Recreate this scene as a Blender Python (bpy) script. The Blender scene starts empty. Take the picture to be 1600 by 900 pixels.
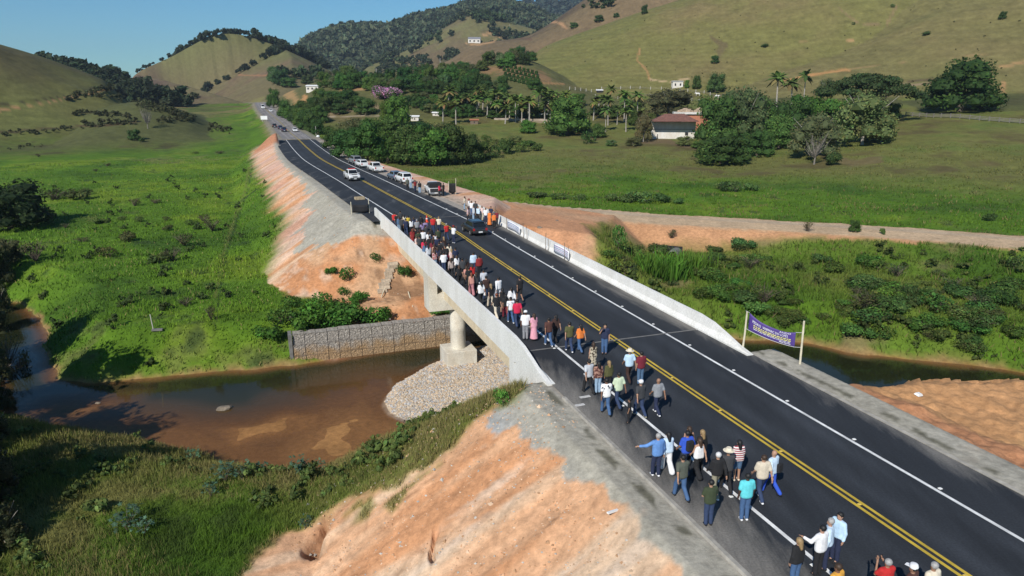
import bpy, bmesh, math, random
import numpy as np
from mathutils import Vector, Matrix, Euler

SC = bpy.context.scene
COL = SC.collection
R = math.radians
random.seed(7)
RNG = np.random.default_rng(11)

# ------------------------------------------------------------------ camera, sky, sun, exposure
CAM_H = 14.0
FPX, CX, CY = 1100.0, 800.0, 450.0            # focal length of the photograph in its own pixels
PITCH = math.atan2(CY - 145, FPX)
cam = bpy.data.cameras.new('camera'); cam.sensor_width = 36.0; cam.lens = 36.0 * FPX / 1600.0
cam.clip_start = 0.3; cam.clip_end = 9000
camo = bpy.data.objects.new('camera', cam); COL.objects.link(camo)
camo.location = (0, 0, CAM_H); camo.rotation_euler = (math.pi / 2 - PITCH, 0, 0)
SC.camera = camo
SUN_EL, SUN_AZ = 37.0, 205.0                   # azimuth measured from +Y towards +X
world = bpy.data.worlds.new('World'); SC.world = world; world.use_nodes = True
wn = world.node_tree.nodes; wl = world.node_tree.links
sky = wn.new('ShaderNodeTexSky'); sky.sky_type = 'NISHITA'; sky.sun_disc = False
sky.sun_elevation = R(SUN_EL); sky.sun_rotation = R(SUN_AZ)
sky.altitude = 300; sky.air_density = 1.0; sky.dust_density = 0.0; sky.ozone_density = 3.0
tm = wn.new('ShaderNodeMix'); tm.data_type = 'RGBA'; tm.blend_type = 'MULTIPLY'; tm.inputs[0].default_value = 1.0; tm.inputs[7].default_value = (0.56, 0.98, 1.20, 1)
wl.new(sky.outputs[0], tm.inputs[6]); wl.new(tm.outputs[2], wn['Background'].inputs[0]); wn['Background'].inputs[1].default_value = 0.078
sl = bpy.data.lights.new('sun', 'SUN'); sl.energy = 4.9; sl.angle = R(0.5); sl.color = (1.0, 0.95, 0.87)
so = bpy.data.objects.new('sun', sl); COL.objects.link(so); so.location = (-80, -200, 160)
so.rotation_euler = Vector((math.sin(R(SUN_AZ + 180)) * math.cos(R(SUN_EL)), math.cos(R(SUN_AZ + 180)) * math.cos(R(SUN_EL)), -math.sin(R(SUN_EL)))).to_track_quat('-Z', 'Y').to_euler()
vs = SC.view_settings; vs.view_transform = 'Standard'; vs.look = 'None'; vs.exposure = 0.0; vs.gamma = 1.0; vs.use_curve_mapping = False

# ------------------------------------------------------------------ small helpers
def tag(o, label=None, cat=None, group=None, kind=None):
    if label: o['label'] = label
    if cat: o['category'] = cat
    if group: o['group'] = group
    if kind: o['kind'] = kind
    return o
def link(o, parent=None):
    COL.objects.link(o)
    if parent is not None: o.parent = parent
    return o
def empty(name, loc=(0, 0, 0), rz=0.0, scale=1.0):
    o = bpy.data.objects.new(name, None); o.location = loc; o.rotation_euler = (0, 0, rz); o.scale = (scale,) * 3
    o.empty_display_size = 0.2
    return link(o)
def mesh_np(name, V, F, mats=(), smooth=True, fmat=None):
    me = bpy.data.meshes.new(name)
    V = np.asarray(V, np.float32)
    if isinstance(F, np.ndarray):
        k = F.shape[1]; n = len(F)
        me.vertices.add(len(V)); me.vertices.foreach_set('co', V.ravel())
        me.loops.add(n * k); me.loops.foreach_set('vertex_index', F.astype(np.int32).ravel())
        me.polygons.add(n); me.polygons.foreach_set('loop_start', np.arange(0, n * k, k, dtype=np.int32))
        me.update(calc_edges=True)
    else:
        me.from_pydata([tuple(v) for v in V], [], F); me.update()
    for m in mats: me.materials.append(m)
    if fmat is not None: me.polygons.foreach_set('material_index', np.asarray(fmat, np.int32))
    me.polygons.foreach_set('use_smooth', np.full(len(me.polygons), bool(smooth)))
    me.validate(); return me
def set_col(me, name, C):
    C = np.asarray(C, np.float32)
    if C.shape[1] == 3: C = np.hstack([C, np.ones((len(C), 1), np.float32)])
    a = me.attributes.new(name, 'FLOAT_COLOR', 'POINT'); a.data.foreach_set('color', C.ravel())
def obj(name, me, parent=None, loc=None, rot=None, scale=None):
    o = bpy.data.objects.new(name, me)
    if loc is not None: o.location = loc
    if rot is not None: o.rotation_euler = rot
    if scale is not None: o.scale = scale if hasattr(scale, '__len__') else (scale,) * 3
    return link(o, parent)
class MB:
    """collects simple shapes into one mesh"""
    def __init__(s): s.v = []; s.f = []; s.m = []
    def add(s, V, F, mi=0):
        b = len(s.v); s.v += [tuple(v) for v in V]; s.f += [tuple(i + b for i in f) for f in F]; s.m += [mi] * len(F); return s
    def box(s, c, d, rz=0, M=None, mi=0, taper=1.0):
        x, y, z = d[0] / 2, d[1] / 2, d[2] / 2
        V = [(-x, -y, -z), (x, -y, -z), (x, y, -z), (-x, y, -z), (-x * taper, -y * taper, z), (x * taper, -y * taper, z), (x * taper, y * taper, z), (-x * taper, y * taper, z)]
        if M is None: M = Matrix.Rotation(rz, 3, 'Z')
        V = [tuple(M @ Vector(v) + Vector(c)) for v in V]
        return s.add(V, [(3, 2, 1, 0), (4, 5, 6, 7), (0, 1, 5, 4), (1, 2, 6, 5), (2, 3, 7, 6), (3, 0, 4, 7)], mi)
    def hexa(s, V, mi=0): return s.add(V, [(3, 2, 1, 0), (4, 5, 6, 7), (0, 1, 5, 4), (1, 2, 6, 5), (2, 3, 7, 6), (3, 0, 4, 7)], mi)
    def tube(s, pts, rad, n=6, mi=0, cap=True):
        pts = [Vector(p) for p in pts]
        if not hasattr(rad, '__len__'): rad = [rad] * len(pts)
        b = len(s.v); a0 = None
        for i, p in enumerate(pts):
            t = (pts[min(i + 1, len(pts) - 1)] - pts[max(i - 1, 0)]).normalized()
            if a0 is None: a0 = t.orthogonal().normalized()
            a0 = (a0 - t * a0.dot(t)).normalized(); c = t.cross(a0)
            for k in range(n):
                an = 2 * math.pi * k / n
                s.v.append(tuple(p + (a0 * math.cos(an) + c * math.sin(an)) * rad[i]))
        for i in range(len(pts) - 1):
            for k in range(n):
                s.f.append((b + i * n + k, b + i * n + (k + 1) % n, b + (i + 1) * n + (k + 1) % n, b + (i + 1) * n + k)); s.m.append(mi)
        if cap:
            s.f.append(tuple(b + k for k in range(n))[::-1]); s.f.append(tuple(b + (len(pts) - 1) * n + k for k in range(n))); s.m += [mi, mi]
        return s
    def lathe(s, prof, c=(0, 0, 0), n=16, mi=0, M=None):
        b = len(s.v); c = Vector(c)
        for (r, z) in prof:
            for k in range(n):
                an = 2 * math.pi * k / n; v = Vector((r * math.cos(an), r * math.sin(an), z))
                s.v.append(tuple((M @ v if M else v) + c))
        for i in range(len(prof) - 1):
            for k in range(n):
                s.f.append((b + i * n + k, b + i * n + (k + 1) % n, b + (i + 1) * n + (k + 1) % n, b + (i + 1) * n + k)); s.m.append(mi)
        s.f.append(tuple(b + k for k in range(n))[::-1]); s.f.append(tuple(b + (len(prof) - 1) * n + k for k in range(n))); s.m += [mi, mi]
        return s
    def prism(s, poly, x0, x1, mi=0):
        """polygon in (y,z) extruded along x"""
        n = len(poly); b = len(s.v)
        s.v += [(x0, p[0], p[1]) for p in poly] + [(x1, p[0], p[1]) for p in poly]
        s.f.append(tuple(b + i for i in range(n))); s.f.append(tuple(b + n + i for i in range(n))[::-1]); s.m += [mi, mi]
        for i in range(n): s.f.append((b + (i + 1) % n, b + i, b + n + i, b + n + (i + 1) % n)); s.m.append(mi)
        return s
    def mesh(s, name, mats, smooth=False, bevel=0.0, fix=True, seg=2):
        me = bpy.data.meshes.new(name); me.from_pydata(s.v, [], s.f); me.update()
        for m in (mats if isinstance(mats, (list, tuple)) else [mats]): me.materials.append(m)
        me.polygons.foreach_set('material_index', np.asarray(s.m, np.int32))
        if bevel or fix:
            bm = bmesh.new(); bm.from_mesh(me)
            if bevel:
                es = [e for e in bm.edges if len(e.link_faces) == 2 and e.calc_face_angle(0) > 0.5]
                bmesh.ops.bevel(bm, geom=es, offset=bevel, segments=seg, affect='EDGES', profile=0.5, clamp_overlap=True)
            if fix: bmesh.ops.recalc_face_normals(bm, faces=bm.faces)
            bm.to_mesh(me); bm.free()
        if smooth:
            me.polygons.foreach_set('use_smooth', np.ones(len(me.polygons), bool))
            try: me.set_sharp_from_angle(angle=R(40))
            except Exception: pass
        return me
    def build(s, name, mats, parent=None, loc=None, rot=None, **k):
        return obj(name, s.mesh(name, mats, **k), parent, loc, rot)

# ------------------------------------------------------------------ materials
def nt(m):
    m.use_nodes = True; return m.node_tree.nodes, m.node_tree.links, m.node_tree.nodes['Principled BSDF']
_MC = {}
def mat(name, col, rough=0.8, noise=None, amt=0.25, bump=0.0, metal=0.0, spec=None, coat=0.0, emit=None, coords='Object', dirt=None):
    """plain procedural material: base colour broken up by noise, optional bump and second colour (dirt)"""
    key = (name, tuple(col), rough, noise, amt, bump)
    if key in _MC: return _MC[key]
    m = bpy.data.materials.new(name); N, L, b = nt(m)
    b.inputs['Roughness'].default_value = rough; b.inputs['Metallic'].default_value = metal
    if spec is not None: b.inputs['Specular IOR Level'].default_value = spec
    if coat: b.inputs['Coat Weight'].default_value = coat; b.inputs['Coat Roughness'].default_value = 0.08
    c4 = (*col, 1)
    if noise:
        tc = N.new('ShaderNodeTexCoord'); tx = N.new('ShaderNodeTexNoise'); tx.inputs['Scale'].default_value = noise; tx.inputs['Detail'].default_value = 6; tx.inputs['Roughness'].default_value = 0.62
        L.new(tc.outputs[coords], tx.inputs['Vector'])
        rp = N.new('ShaderNodeValToRGB'); L.new(tx.outputs['Fac'], rp.inputs['Fac'])
        lo = tuple(c * (1 - amt) for c in col); hi = tuple(min(1, c * (1 + amt)) for c in col)
        rp.color_ramp.elements[0].position = 0.3; rp.color_ramp.elements[1].position = 0.7
        rp.color_ramp.elements[0].color = (*(dirt or lo), 1); rp.color_ramp.elements[1].color = (*hi, 1)
        L.new(rp.outputs['Color'], b.inputs['Base Color'])
        if bump:
            bp = N.new('ShaderNodeBump'); bp.inputs['Strength'].default_value = bump; bp.inputs['Distance'].default_value = 0.05
            L.new(tx.outputs['Fac'], bp.inputs['Height']); L.new(bp.outputs['Normal'], b.inputs['Normal'])
    else: b.inputs['Base Color'].default_value = c4
    _MC[key] = m; return m

# ------------------------------------------------------------------ noise
def _h(ix, iy, seed):
    h = (ix.astype(np.int64) * 374761393 + iy.astype(np.int64) * 668265263 + seed * 974634541) & 0xFFFFFFFF
    h = ((h ^ (h >> 13)) * 1274126177) & 0xFFFFFFFF
    h = h ^ (h >> 16)
    return (h & 0xFFFF).astype(np.float32) / 65535.0
def vnoise(x, y, seed=0):
    ix = np.floor(x); iy = np.floor(y); fx = (x - ix).astype(np.float32); fy = (y - iy).astype(np.float32)
    ux = fx * fx * (3 - 2 * fx); uy = fy * fy * (3 - 2 * fy)
    a = _h(ix, iy, seed); b = _h(ix + 1, iy, seed); c = _h(ix, iy + 1, seed); d = _h(ix + 1, iy + 1, seed)
    return (a + (b - a) * ux) * (1 - uy) + (c + (d - c) * ux) * uy
def fbm(x, y, scale, octv=4, seed=0):
    """value noise fractal, about -1..1, features of `scale` metres"""
    x = np.asarray(x, np.float64) / scale; y = np.asarray(y, np.float64) / scale
    t = 0; a = 1.0; s = 0
    for i in range(octv):
        ca, sa = math.cos(i * 1.1), math.sin(i * 1.1)
        t = t + a * (vnoise((x * ca - y * sa) * 2 ** i + 17.3 * i, (x * sa + y * ca) * 2 ** i - 9.1 * i, seed + i) * 2 - 1); s += a; a *= 0.55
    return t / s * 1.5
def sst(a, b, x):
    t = np.clip((x - a) / (b - a), 0, 1); return t * t * (3 - 2 * t)
def mixc(c, col, f):
    f = np.clip(f, 0, 1)[:, None]; return c * (1 - f) + np.asarray(col, np.float32) * f

# ------------------------------------------------------------------ where a photographed point lies
_cp, _sp = math.cos(PITCH), math.sin(PITCH)
def ray(px, py):
    a = (px - CX) / FPX; b = -(py - CY) / FPX
    return np.array([a, _cp + b * _sp, -_sp + b * _cp])
def onz(px, py, z=0.0):
    d = ray(px, py); t = (z - CAM_H) / d[2]; return np.array([d[0] * t, d[1] * t])
def azel(px, py):
    d = ray(px, py); h = math.hypot(d[0], d[1]); return math.atan2(d[0], d[1]), d[2] / h

# road frame: s metres along the bridge, n metres to the right of the centre line
RO = np.array([10.2794, 27.4087]); RA = R(-19.757)
RU = np.array([math.sin(RA), math.cos(RA)]); RN = np.array([math.cos(RA), -math.sin(RA)])
def sn2xy(s, n): return RO + s * RU + n * RN
def P3(s, n, z=0.0): p = sn2xy(s, n); return Vector((p[0], p[1], z))
ROADROT = -RA                                   # rotation about Z that turns +Y onto the road direction

# centre line of the road: straight over the bridge, bending left, then up the valley
_cl = [(*sn2xy(s, 0), 0.0) for s in (-80, -60, -40, -20, 0, 20, 40, 52)]
for px, py, z in [(600, 300, 0), (567.5, 282.5, 0), (541, 269, 0), (520, 258.5, 0), (499, 246.5, 0.0), (479, 230, 0.0), (465.5, 217, 0.0), (451, 205, 0.2), (437, 190, 1.6), (419.5, 174.5, 4.3)]:
    _cl.append((*onz(px, py, z), z))
for px, py, D in [(410, 163.5, 500), (404, 160, 560)]:
    a, e = azel(px, py); _cl.append((D * math.sin(a), D * math.cos(a), CAM_H + D * e))
_cl += [(-250, 640, 4.0), (-300, 720, 3.0), (-360, 800, 5.0)]
_cl = np.array(_cl)
def catmull(P, step):
    out = []
    for i in range(len(P) - 1):
        p0, p1, p2, p3 = P[max(i - 1, 0)], P[i], P[i + 1], P[min(i + 2, len(P) - 1)]
        k = max(2, int(np.linalg.norm(p2 - p1) / step))
        for j in range(k):
            t = j / k
            out.append(0.5 * (2 * p1 + (p2 - p0) * t + (2 * p0 - 5 * p1 + 4 * p2 - p3) * t * t + (3 * p1 - p0 - 3 * p2 + p3) * t ** 3))
    out.append(P[-1]); return np.array(out)
CL = catmull(_cl, 1.5)
for _ in range(6):                              # ease the bends
    CL[45:-1] = (CL[44:-2] + 2 * CL[45:-1] + CL[46:]) / 4
_seg = np.linalg.norm(np.diff(CL[:, :2], axis=0), axis=1)
CLS = np.concatenate([[0], np.cumsum(_seg)]) - 80.0
CLT = np.gradient(CL[:, :2], axis=0); CLT /= np.linalg.norm(CLT, axis=1)[:, None]
def line_near(x, y, C, T, S):
    """arc length, signed offset (right positive) and height of the nearest point of a line"""
    n = len(x); s = np.empty(n); o = np.empty(n); z = np.empty(n)
    Cx = C[:, 0].astype(np.float32); Cy = C[:, 1].astype(np.float32)
    for a in range(0, n, 20000):
        xx = x[a:a + 20000].astype(np.float32); yy = y[a:a + 20000].astype(np.float32)
        d = (xx[:, None] - Cx) ** 2 + (yy[:, None] - Cy) ** 2
        i = np.argmin(d, axis=1)
        dx = xx - Cx[i]; dy = yy - Cy[i]; t = dx * T[i, 0] + dy * T[i, 1]
        s[a:a + 20000] = S[i] + t; o[a:a + 20000] = dx * T[i, 1] - dy * T[i, 0]; z[a:a + 20000] = C[i, 2]
    return s, o, z
def road_pt(s, n=0.0, dz=0.0):
    i = np.interp(s, CLS, np.arange(len(CLS))); k = int(min(max(i, 0), len(CL) - 2)); f = i - k
    c = CL[k] * (1 - f) + CL[k + 1] * f; t = CLT[k] * (1 - f) + CLT[k + 1] * f; t = t / np.linalg.norm(t)
    return Vector((c[0] + t[1] * n, c[1] - t[0] * n, c[2] + dz)), math.atan2(-t[0], t[1])

# detour dirt road on the right
_dl = np.array([(*onz(px, py, z), z) for px, py, z in [(672, 296, 0.0), (712, 305, -0.3), (760, 313, -1.0), (830, 322, -2.2), (920, 331, -3.4), (1020, 340, -3.9), (1200, 350, -4.0), (1400, 362, -4.0), (1600, 377, -4.0), (1800, 393, -4.0), (2000, 410, -4.0)]])
DL = catmull(_dl, 1.2); _dseg = np.linalg.norm(np.diff(DL[:, :2], axis=0), axis=1)
DLS = np.concatenate([[0], np.cumsum(_dseg)]); DLT = np.gradient(DL[:, :2], axis=0); DLT /= np.linalg.norm(DLT, axis=1)[:, None]

# river outline at water level, both banks
WATER = -9.5
_rv = [onz(px, py, WATER) for px, py in [(2100, 640), (1800, 604), (1600, 582), (1450, 565), (1350, 552), (1262, 537)]]
_rv += [sn2xy(s, n) for s, n in [(33, 22), (38, 12), (41.5, 5), (41, -2), (40.2, -9), (39.4, -17)]]
_rv += [onz(px, py, WATER) for px, py in [(440, 572), (400, 578), (330, 582), (240, 592), (150, 598), (95, 592), (76, 570), (72, 535), (66, 505), (40, 484), (10, 470), (-60, 452), (-160, 440)]]
_rv += [onz(px, py, WATER) for px, py in [(-200, 500), (-80, 540), (-10, 590), (10, 640), (40, 662), (110, 676), (200, 686), (290, 712), (360, 728), (450, 742), (540, 742), (600, 728), (680, 700), (730, 672)]]
_rv += [sn2xy(s, n) for s, n in [(23, -4), (19, 4), (16.5, 14), (14.5, 22), (12, 30), (8, 40), (0, 60), (-10, 90)]]
RIVER = np.array(_rv)
NEARBANK = np.array([onz(px, py, WATER) for px, py in [(60, 690), (140, 690), (200, 690), (290, 712), (360, 728), (450, 742), (540, 742), (600, 728), (680, 700), (730, 672)]])
ISLAND = np.array([onz(px, py, -9.3) for px, py in [(600, 625), (612, 600), (650, 578), (700, 556), (760, 538), (830, 545), (860, 600), (800, 640), (740, 668), (680, 668), (640, 655), (612, 645)]])
MUDBAR = np.array([onz(px, py, WATER) for px, py in [(440, 715), (470, 665), (525, 632), (575, 608), (612, 640), (680, 672), (740, 676), (700, 705), (600, 736), (520, 738)]])
SANDBARS = [np.array([onz(px, py, WATER) for px, py in q]) for q in (
    [(60, 645), (75, 636), (120, 632), (158, 630), (160, 640), (120, 654), (90, 652)],
    [(150, 672), (170, 662), (215, 660), (260, 668), (255, 676), (200, 686)],
    [(330, 668), (380, 656), (450, 645), (520, 640), (520, 668), (440, 690), (370, 690)],
    [(305, 712), (330, 706), (400, 712), (440, 728), (400, 738), (340, 730)])]
def poly_sd(x, y, P):
    """signed distance to a polygon, negative inside"""
    d = np.full(len(x), 1e18); ins = np.zeros(len(x), bool); n = len(P)
    for i in range(n):
        a = P[i]; b = P[(i + 1) % n]; e = b - a; wx = x - a[0]; wy = y - a[1]
        t = np.clip((wx * e[0] + wy * e[1]) / (e @ e + 1e-12), 0, 1)
        d = np.minimum(d, (wx - e[0] * t) ** 2 + (wy - e[1] * t) ** 2)
        c = (a[1] > y) != (b[1] > y)
        with np.errstate(divide='ignore', invalid='ignore'):
            ins ^= c & (x < (b[0] - a[0]) * (y - a[1]) / (b[1] - a[1] + 1e-30) + a[0])
    d = np.sqrt(d); return np.where(ins, -d, d)
def seg_d(x, y, P):
    d = np.full(len(x), 1e18)
    for i in range(len(P) - 1):
        a = P[i]; e = P[i + 1] - a; wx = x - a[0]; wy = y - a[1]
        t = np.clip((wx * e[0] + wy * e[1]) / (e @ e + 1e-12), 0, 1)
        d = np.minimum(d, (wx - e[0] * t) ** 2 + (wy - e[1] * t) ** 2)
    return np.sqrt(d)

# ------------------------------------------------------------------ the lie of the land
_FD = np.array([0, 90, 150, 200, 260, 320, 400, 520, 700, 1000, 1600, 3500.])
_FX = np.array([-900, 0, 250, 400, 470, 620, 800, 1000, 1200, 1500, 2600.])
_FA = np.arctan((_FX - 800) / 1141.5)
_FT = np.array([
    [-6.5, -6.5, -6.5, -6.5, -6.2, -5.0, -1.5, 3, 6, 10, 14, 20],
    [-6.5, -6.5, -6.5, -6.5, -6.2, -5.0, -1.5, 3, 6, 10, 14, 20],
    [-6.5, -6.5, -6.5, -6.5, -6.0, -4.5, -1.5, 3, 6, 10, 14, 20],
    [-6.5, -6.5, -6.5, -6.3, -4.5, -2.0, 1.5, 5, 5, 10, 14, 20],
    [-6.5, -6.5, -6.4, -5.8, -2.5, 1.0, 4.0, 8, 12, 16, 20, 26],
    [-6.5, -6.4, -6.2, -5.5, -1.5, 3.0, 9.0, 14, 18, 22, 26, 30],
    [-6.5, -6.4, -6.1, -5.6, -2.5, 2.5, 8.5, 14, 20, 26, 30, 36],
    [-6.6, -6.4, -6.0, -5.2, -2.2, 3.5, 10.5, 18, 24, 30, 36, 40],
    [-6.8, -6.4, -5.8, -4.6, -1.8, 5.5, 13.0, 20, 26, 34, 40, 46],
    [-6.8, -6.4, -5.0, -2.6, 3.4, 9.0, 15.0, 24, 30, 36, 46, 56],
    [-6.8, -6.4, -5.0, -2.6, 3.4, 9.0, 15.0, 24, 30, 36, 46, 56]])
APRON = np.array([onz(px, py, z) for px, py, z in [(722, 312, -0.3), (800, 312, -1.2), (880, 320, -2.2), (960, 337, -3.2), (955, 352, -3.4), (910, 362, -3.0), (930, 385, -2.8), (940, 412, -2.4), (905, 405, -1.0), (800, 350, -0.7), (740, 322, -0.4)]])
# hill ranges: outline as seen (px, py), distance of the crest, distance of the foot
_HL = [  # name, crest points, crest distance, foot distance
    ('hill_left', [(-900, -60), (-300, 0), (-100, 42), (0, 70), (40, 80), (75, 92), (100, 101), (150, 119), (190, 137), (215, 152), (240, 190)], 470, 330),
    ('knoll', [(60, 196), (150, 172), (200, 158), (250, 160), (300, 176), (360, 205)], 385, 290),
    ('wood_ridge', [(-100, 130), (40, 120), (80, 106), (110, 114), (170, 126), (210, 141), (262, 150), (290, 158), (320, 175)], 700, 540),
    ('cone', [(150, 160), (215, 112), (270, 88), (318, 58), (350, 50), (380, 53), (430, 70), (480, 93), (512, 110), (560, 130), (620, 150)], 900, 560),
    ('orchard', [(400, 175), (440, 140), (480, 130), (560, 122), (640, 116), (700, 108), (760, 100), (800, 92), (832, 92), (850, 102), (890, 124), (940, 142), (1010, 156)], 480, 300),
    ('brown', [(560, 140), (640, 112), (700, 96), (740, 68), (790, 62), (825, 58), (862, 36), (900, 8), (930, -10), (1000, -40), (1200, -60)], 800, 520),
    ('spur', [(520, 130), (580, 102), (640, 77), (690, 46), (732, 20), (760, 22), (790, 32), (830, 45), (900, 60)], 1250, 900),
    ('forest', [(420, 140), (445, 95), (466, 72), (500, 54), (550, 43), (585, 46), (600, 47), (640, 34), (680, 26), (720, 15), (745, 3), (762, -2), (800, 8), (860, 30), (950, 60)], 1700, 1150),
    ('far', [(700, 60), (780, 30), (818, 6), (850, 4), (880, 0), (910, -4), (1000, -10), (1200, 0)], 2700, 2000),
    ('big', [(740, 150), (810, 118), (832, 84), (850, 72), (900, 54), (950, 37), (1000, 19), (1060, 1), (1150, -28), (1300, -60), (1500, -70), (1800, -60), (2600, -20)], 640, 390),
    ('fold', [(1090, 160), (1150, 118), (1190, 97), (1260, 66), (1340, 38), (1400, 8), (1480, -22), (1600, -50), (1800, -70), (2600, -60)], 560, 350),
]
HILLS = []
for nm, pts, d, f in _HL:
    ae = np.array([azel(*p) for p in pts]); o_ = np.argsort(ae[:, 0])
    ga = np.linspace(ae[o_[0], 0], ae[o_[-1], 0], 700); gh = np.interp(ga, ae[o_, 0], CAM_H + d * ae[o_, 1]); sg = (0.016 if d < 600 else 0.010) / (ga[1] - ga[0])
    kk = np.arange(-int(3 * sg) - 1, int(3 * sg) + 2); kw = np.exp(-0.5 * (kk / sg) ** 2); kw /= kw.sum(); pad = len(kk) // 2
    gh = np.convolve(np.concatenate([np.full(pad, gh[0]), gh, np.full(pad, gh[-1])]), kw, 'valid'); HILLS.append((nm, ga, gh, float(d), float(f)))
HIDX = {h[0]: i + 1 for i, h in enumerate(HILLS)}
def polar(px, py, D):
    a, e = azel(px, py); return np.array([D * math.sin(a), D * math.cos(a)])
TRACKCUT = None
GULLY = [np.array([onz(px, py, -6.4) for px, py in [(514, 826), (494, 846), (484, 856), (500, 862)]]), np.array([onz(px, py, -5.2) for px, py in [(468, 878), (466, 900), (462, 920)]]),
         np.array([onz(px, py, -4.0) for px, py in [(682, 838), (674, 862), (676, 876)]]), np.array([onz(px, py, -4.3) for px, py in [(530, 872), (532, 882)]])]
MOUND = polar(430, 222, 222)
def terrain(x, y, full=False):
    x = np.asarray(x, np.float64); y = np.asarray(y, np.float64)
    D = np.hypot(x, y); az = np.arctan2(x, y)
    fi = np.interp(az, _FA, np.arange(len(_FA))); di = np.interp(D, _FD, np.arange(len(_FD)))
    i0 = np.clip(fi.astype(int), 0, len(_FA) - 2); j0 = np.clip(di.astype(int), 0, len(_FD) - 2); fa = fi - i0; fd = di - j0
    F = (_FT[i0, j0] * (1 - fa) + _FT[i0 + 1, j0] * fa) * (1 - fd) + (_FT[i0, j0 + 1] * (1 - fa) + _FT[i0 + 1, j0 + 1] * fa) * fd
    rough = fbm(x, y, 9, 4, 3)
    F = F + 0.22 * rough + 0.35 * fbm(x, y, 34, 2, 5) * sst(40, 120, D)
    z = F.copy(); lay = np.zeros(len(x), int)
    n1 = fbm(x, y, 70, 4, 21); n2 = fbm(x, y, 22, 3, 22)
    for k, (nm, ha, hz, d, f) in enumerate(HILLS):
        m = (D > f) & (D < d + 2.2 * (d - f))
        if not m.any(): continue
        zc = np.interp(az[m], ha, hz); t = (D[m] - f) / (d - f)
        w = np.where(t < 1, 0.55 * sst(0, 1, t) + 0.45 * np.clip(t, 0, 1) ** 1.15, 1 - sst(0, 1, (t - 1) / 1.2))
        w = np.clip(w, 0, 1)
        edge = sst(0.0, 0.05, az[m] - ha[0]) * sst(0.0, 0.05, ha[-1] - az[m])
        zl = F[m] + (zc - F[m]) * w * edge + (n1[m] * (0.010 if d < 600 or nm == 'forest' else 0.0045) + n2[m] * 0.002) * d * w * (1 - 0.85 * sst(0.75, 1.0, w))
        zz = z[m]; up = zl > zz + 0.02
        z[m] = np.where(up, zl, zz); ll = lay[m]; ll[up & (w > 0.02)] = k + 1; lay[m] = ll
    # dirt detour road
    near = D < 330
    dn = np.full(len(x), 99.0); dzr = np.zeros(len(x)); ds = np.zeros(len(x))
    ds[near], dn[near], dzr[near] = line_near(x[near], y[near], DL, DLT, DLS)
    hw = 4.3 + 0.4 * fbm(x, y, 6, 2, 8) + np.where(dn > 0, 0.4, 0.4) * sst(20, 60, ds)
    dd = np.maximum(0, np.abs(dn) - hw)
    okd = near & (ds > 0)
    fs = np.where(dn > 0, np.interp(ds, [0, 50, 66, 400], [2.1, 2.4, 4.6, 4.6]), 2.1)
    z = np.where(okd & (dd < 22), np.maximum(np.minimum(z, dzr + dd * 0.5 + 0.0), dzr - 0.1 * sst(0, 3, np.abs(dn)) - dd / fs), z)
    ap = np.full(len(x), 99.0); na = D < 130; ap[na] = poly_sd(x[na], y[na], APRON)
    q_ = (np.stack([x, y], 1) - RO); an_ = q_ @ RN
    z = np.maximum(z, np.clip(-0.7 - np.maximum(an_ - 7.0, 0) * 0.11, -3.8, 0) - np.maximum(0, ap + 0.5 * rough) / 1.7 + 0.06 * rough)
    # river bed and banks
    rd = np.full(len(x), 99.0)
    nr = near & (D < 300)
    rd[nr] = poly_sd(x[nr], y[nr], RIVER) + 0.55 * fbm(x[nr], y[nr], 3.5, 3, 9)
    dmx = np.full(len(x), 1.3); dmx[nr] = np.clip(0.02 + (seg_d(x[nr], y[nr], NEARBANK) - 2.0) * 0.10 + 0.10 * fbm(x[nr], y[nr], 5, 3, 10), 0.05, 1.3)
    bank = np.where(rd < 0, WATER - 0.05 + np.maximum(rd * 0.45, -dmx), WATER - 0.05 + rd * np.where(y < 45, 0.55, 0.62) + 0.25 * sst(0, 1.2, rd))
    z = np.where(nr, np.minimum(z, bank), z)
    isl = np.full(len(x), 9.0); mud = np.full(len(x), 9.0); bar = np.full(len(x), 9.0)
    ns = D < 110
    isl[ns] = poly_sd(x[ns], y[ns], ISLAND) + 0.3 * fbm(x[ns], y[ns], 2.0, 3, 31)
    mud[ns] = poly_sd(x[ns], y[ns], MUDBAR) + 1.3 * fbm(x[ns], y[ns], 4.0, 4, 32)
    for q in SANDBARS: bar[ns] = np.minimum(bar[ns], poly_sd(x[ns], y[ns], q) + 1.0 * fbm(x[ns], y[ns], 3.2, 4, 33))
    z = np.maximum(z, WATER - 0.1 + np.minimum(-isl * 0.6, 0.75))
    z = np.maximum(z, WATER - 0.16 + np.minimum(-mud * 0.07, 0.17) + 0.035 * rough)
    z = np.maximum(z, WATER - 0.16 + np.minimum(-bar * 0.13, 0.15) + 0.05 * rough)
    # road embankment, cut and fill
    rs = np.full(len(x), 0.0); rn = np.full(len(x), 99.0); rz = np.zeros(len(x))
    nr = (D < 900) & (np.abs(az) < 1.3)
    rs[nr], rn[nr], rz[nr] = line_near(x[nr], y[nr], CL, CLT, CLS)
    hwL = np.interp(rs, [-80, 0, 9, 58, 62, 120, 200, 240, 800], [7.5, 7.5, 7.7, 8.0, 8.4, 8.2, 7.4, 5.6, 5.6])
    hwR = np.interp(rs, [-80, 9, 58, 62, 70, 110, 200, 240, 800], [8.6, 7.9, 7.5, 9.5, 13, 10.5, 8.0, 6.5, 6.5])
    lat = np.maximum(0, np.where(rn < 0, -rn - hwL, rn - hwR))
    gap = np.maximum(0, np.minimum(rs - 8.2, 58.2 - rs))
    d = np.hypot(gap, lat)
    slope = np.interp(rs, [-80, 30, 58, 200, 260], [1.66, 1.6, 1.62, 1.9, 2.4])
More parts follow.
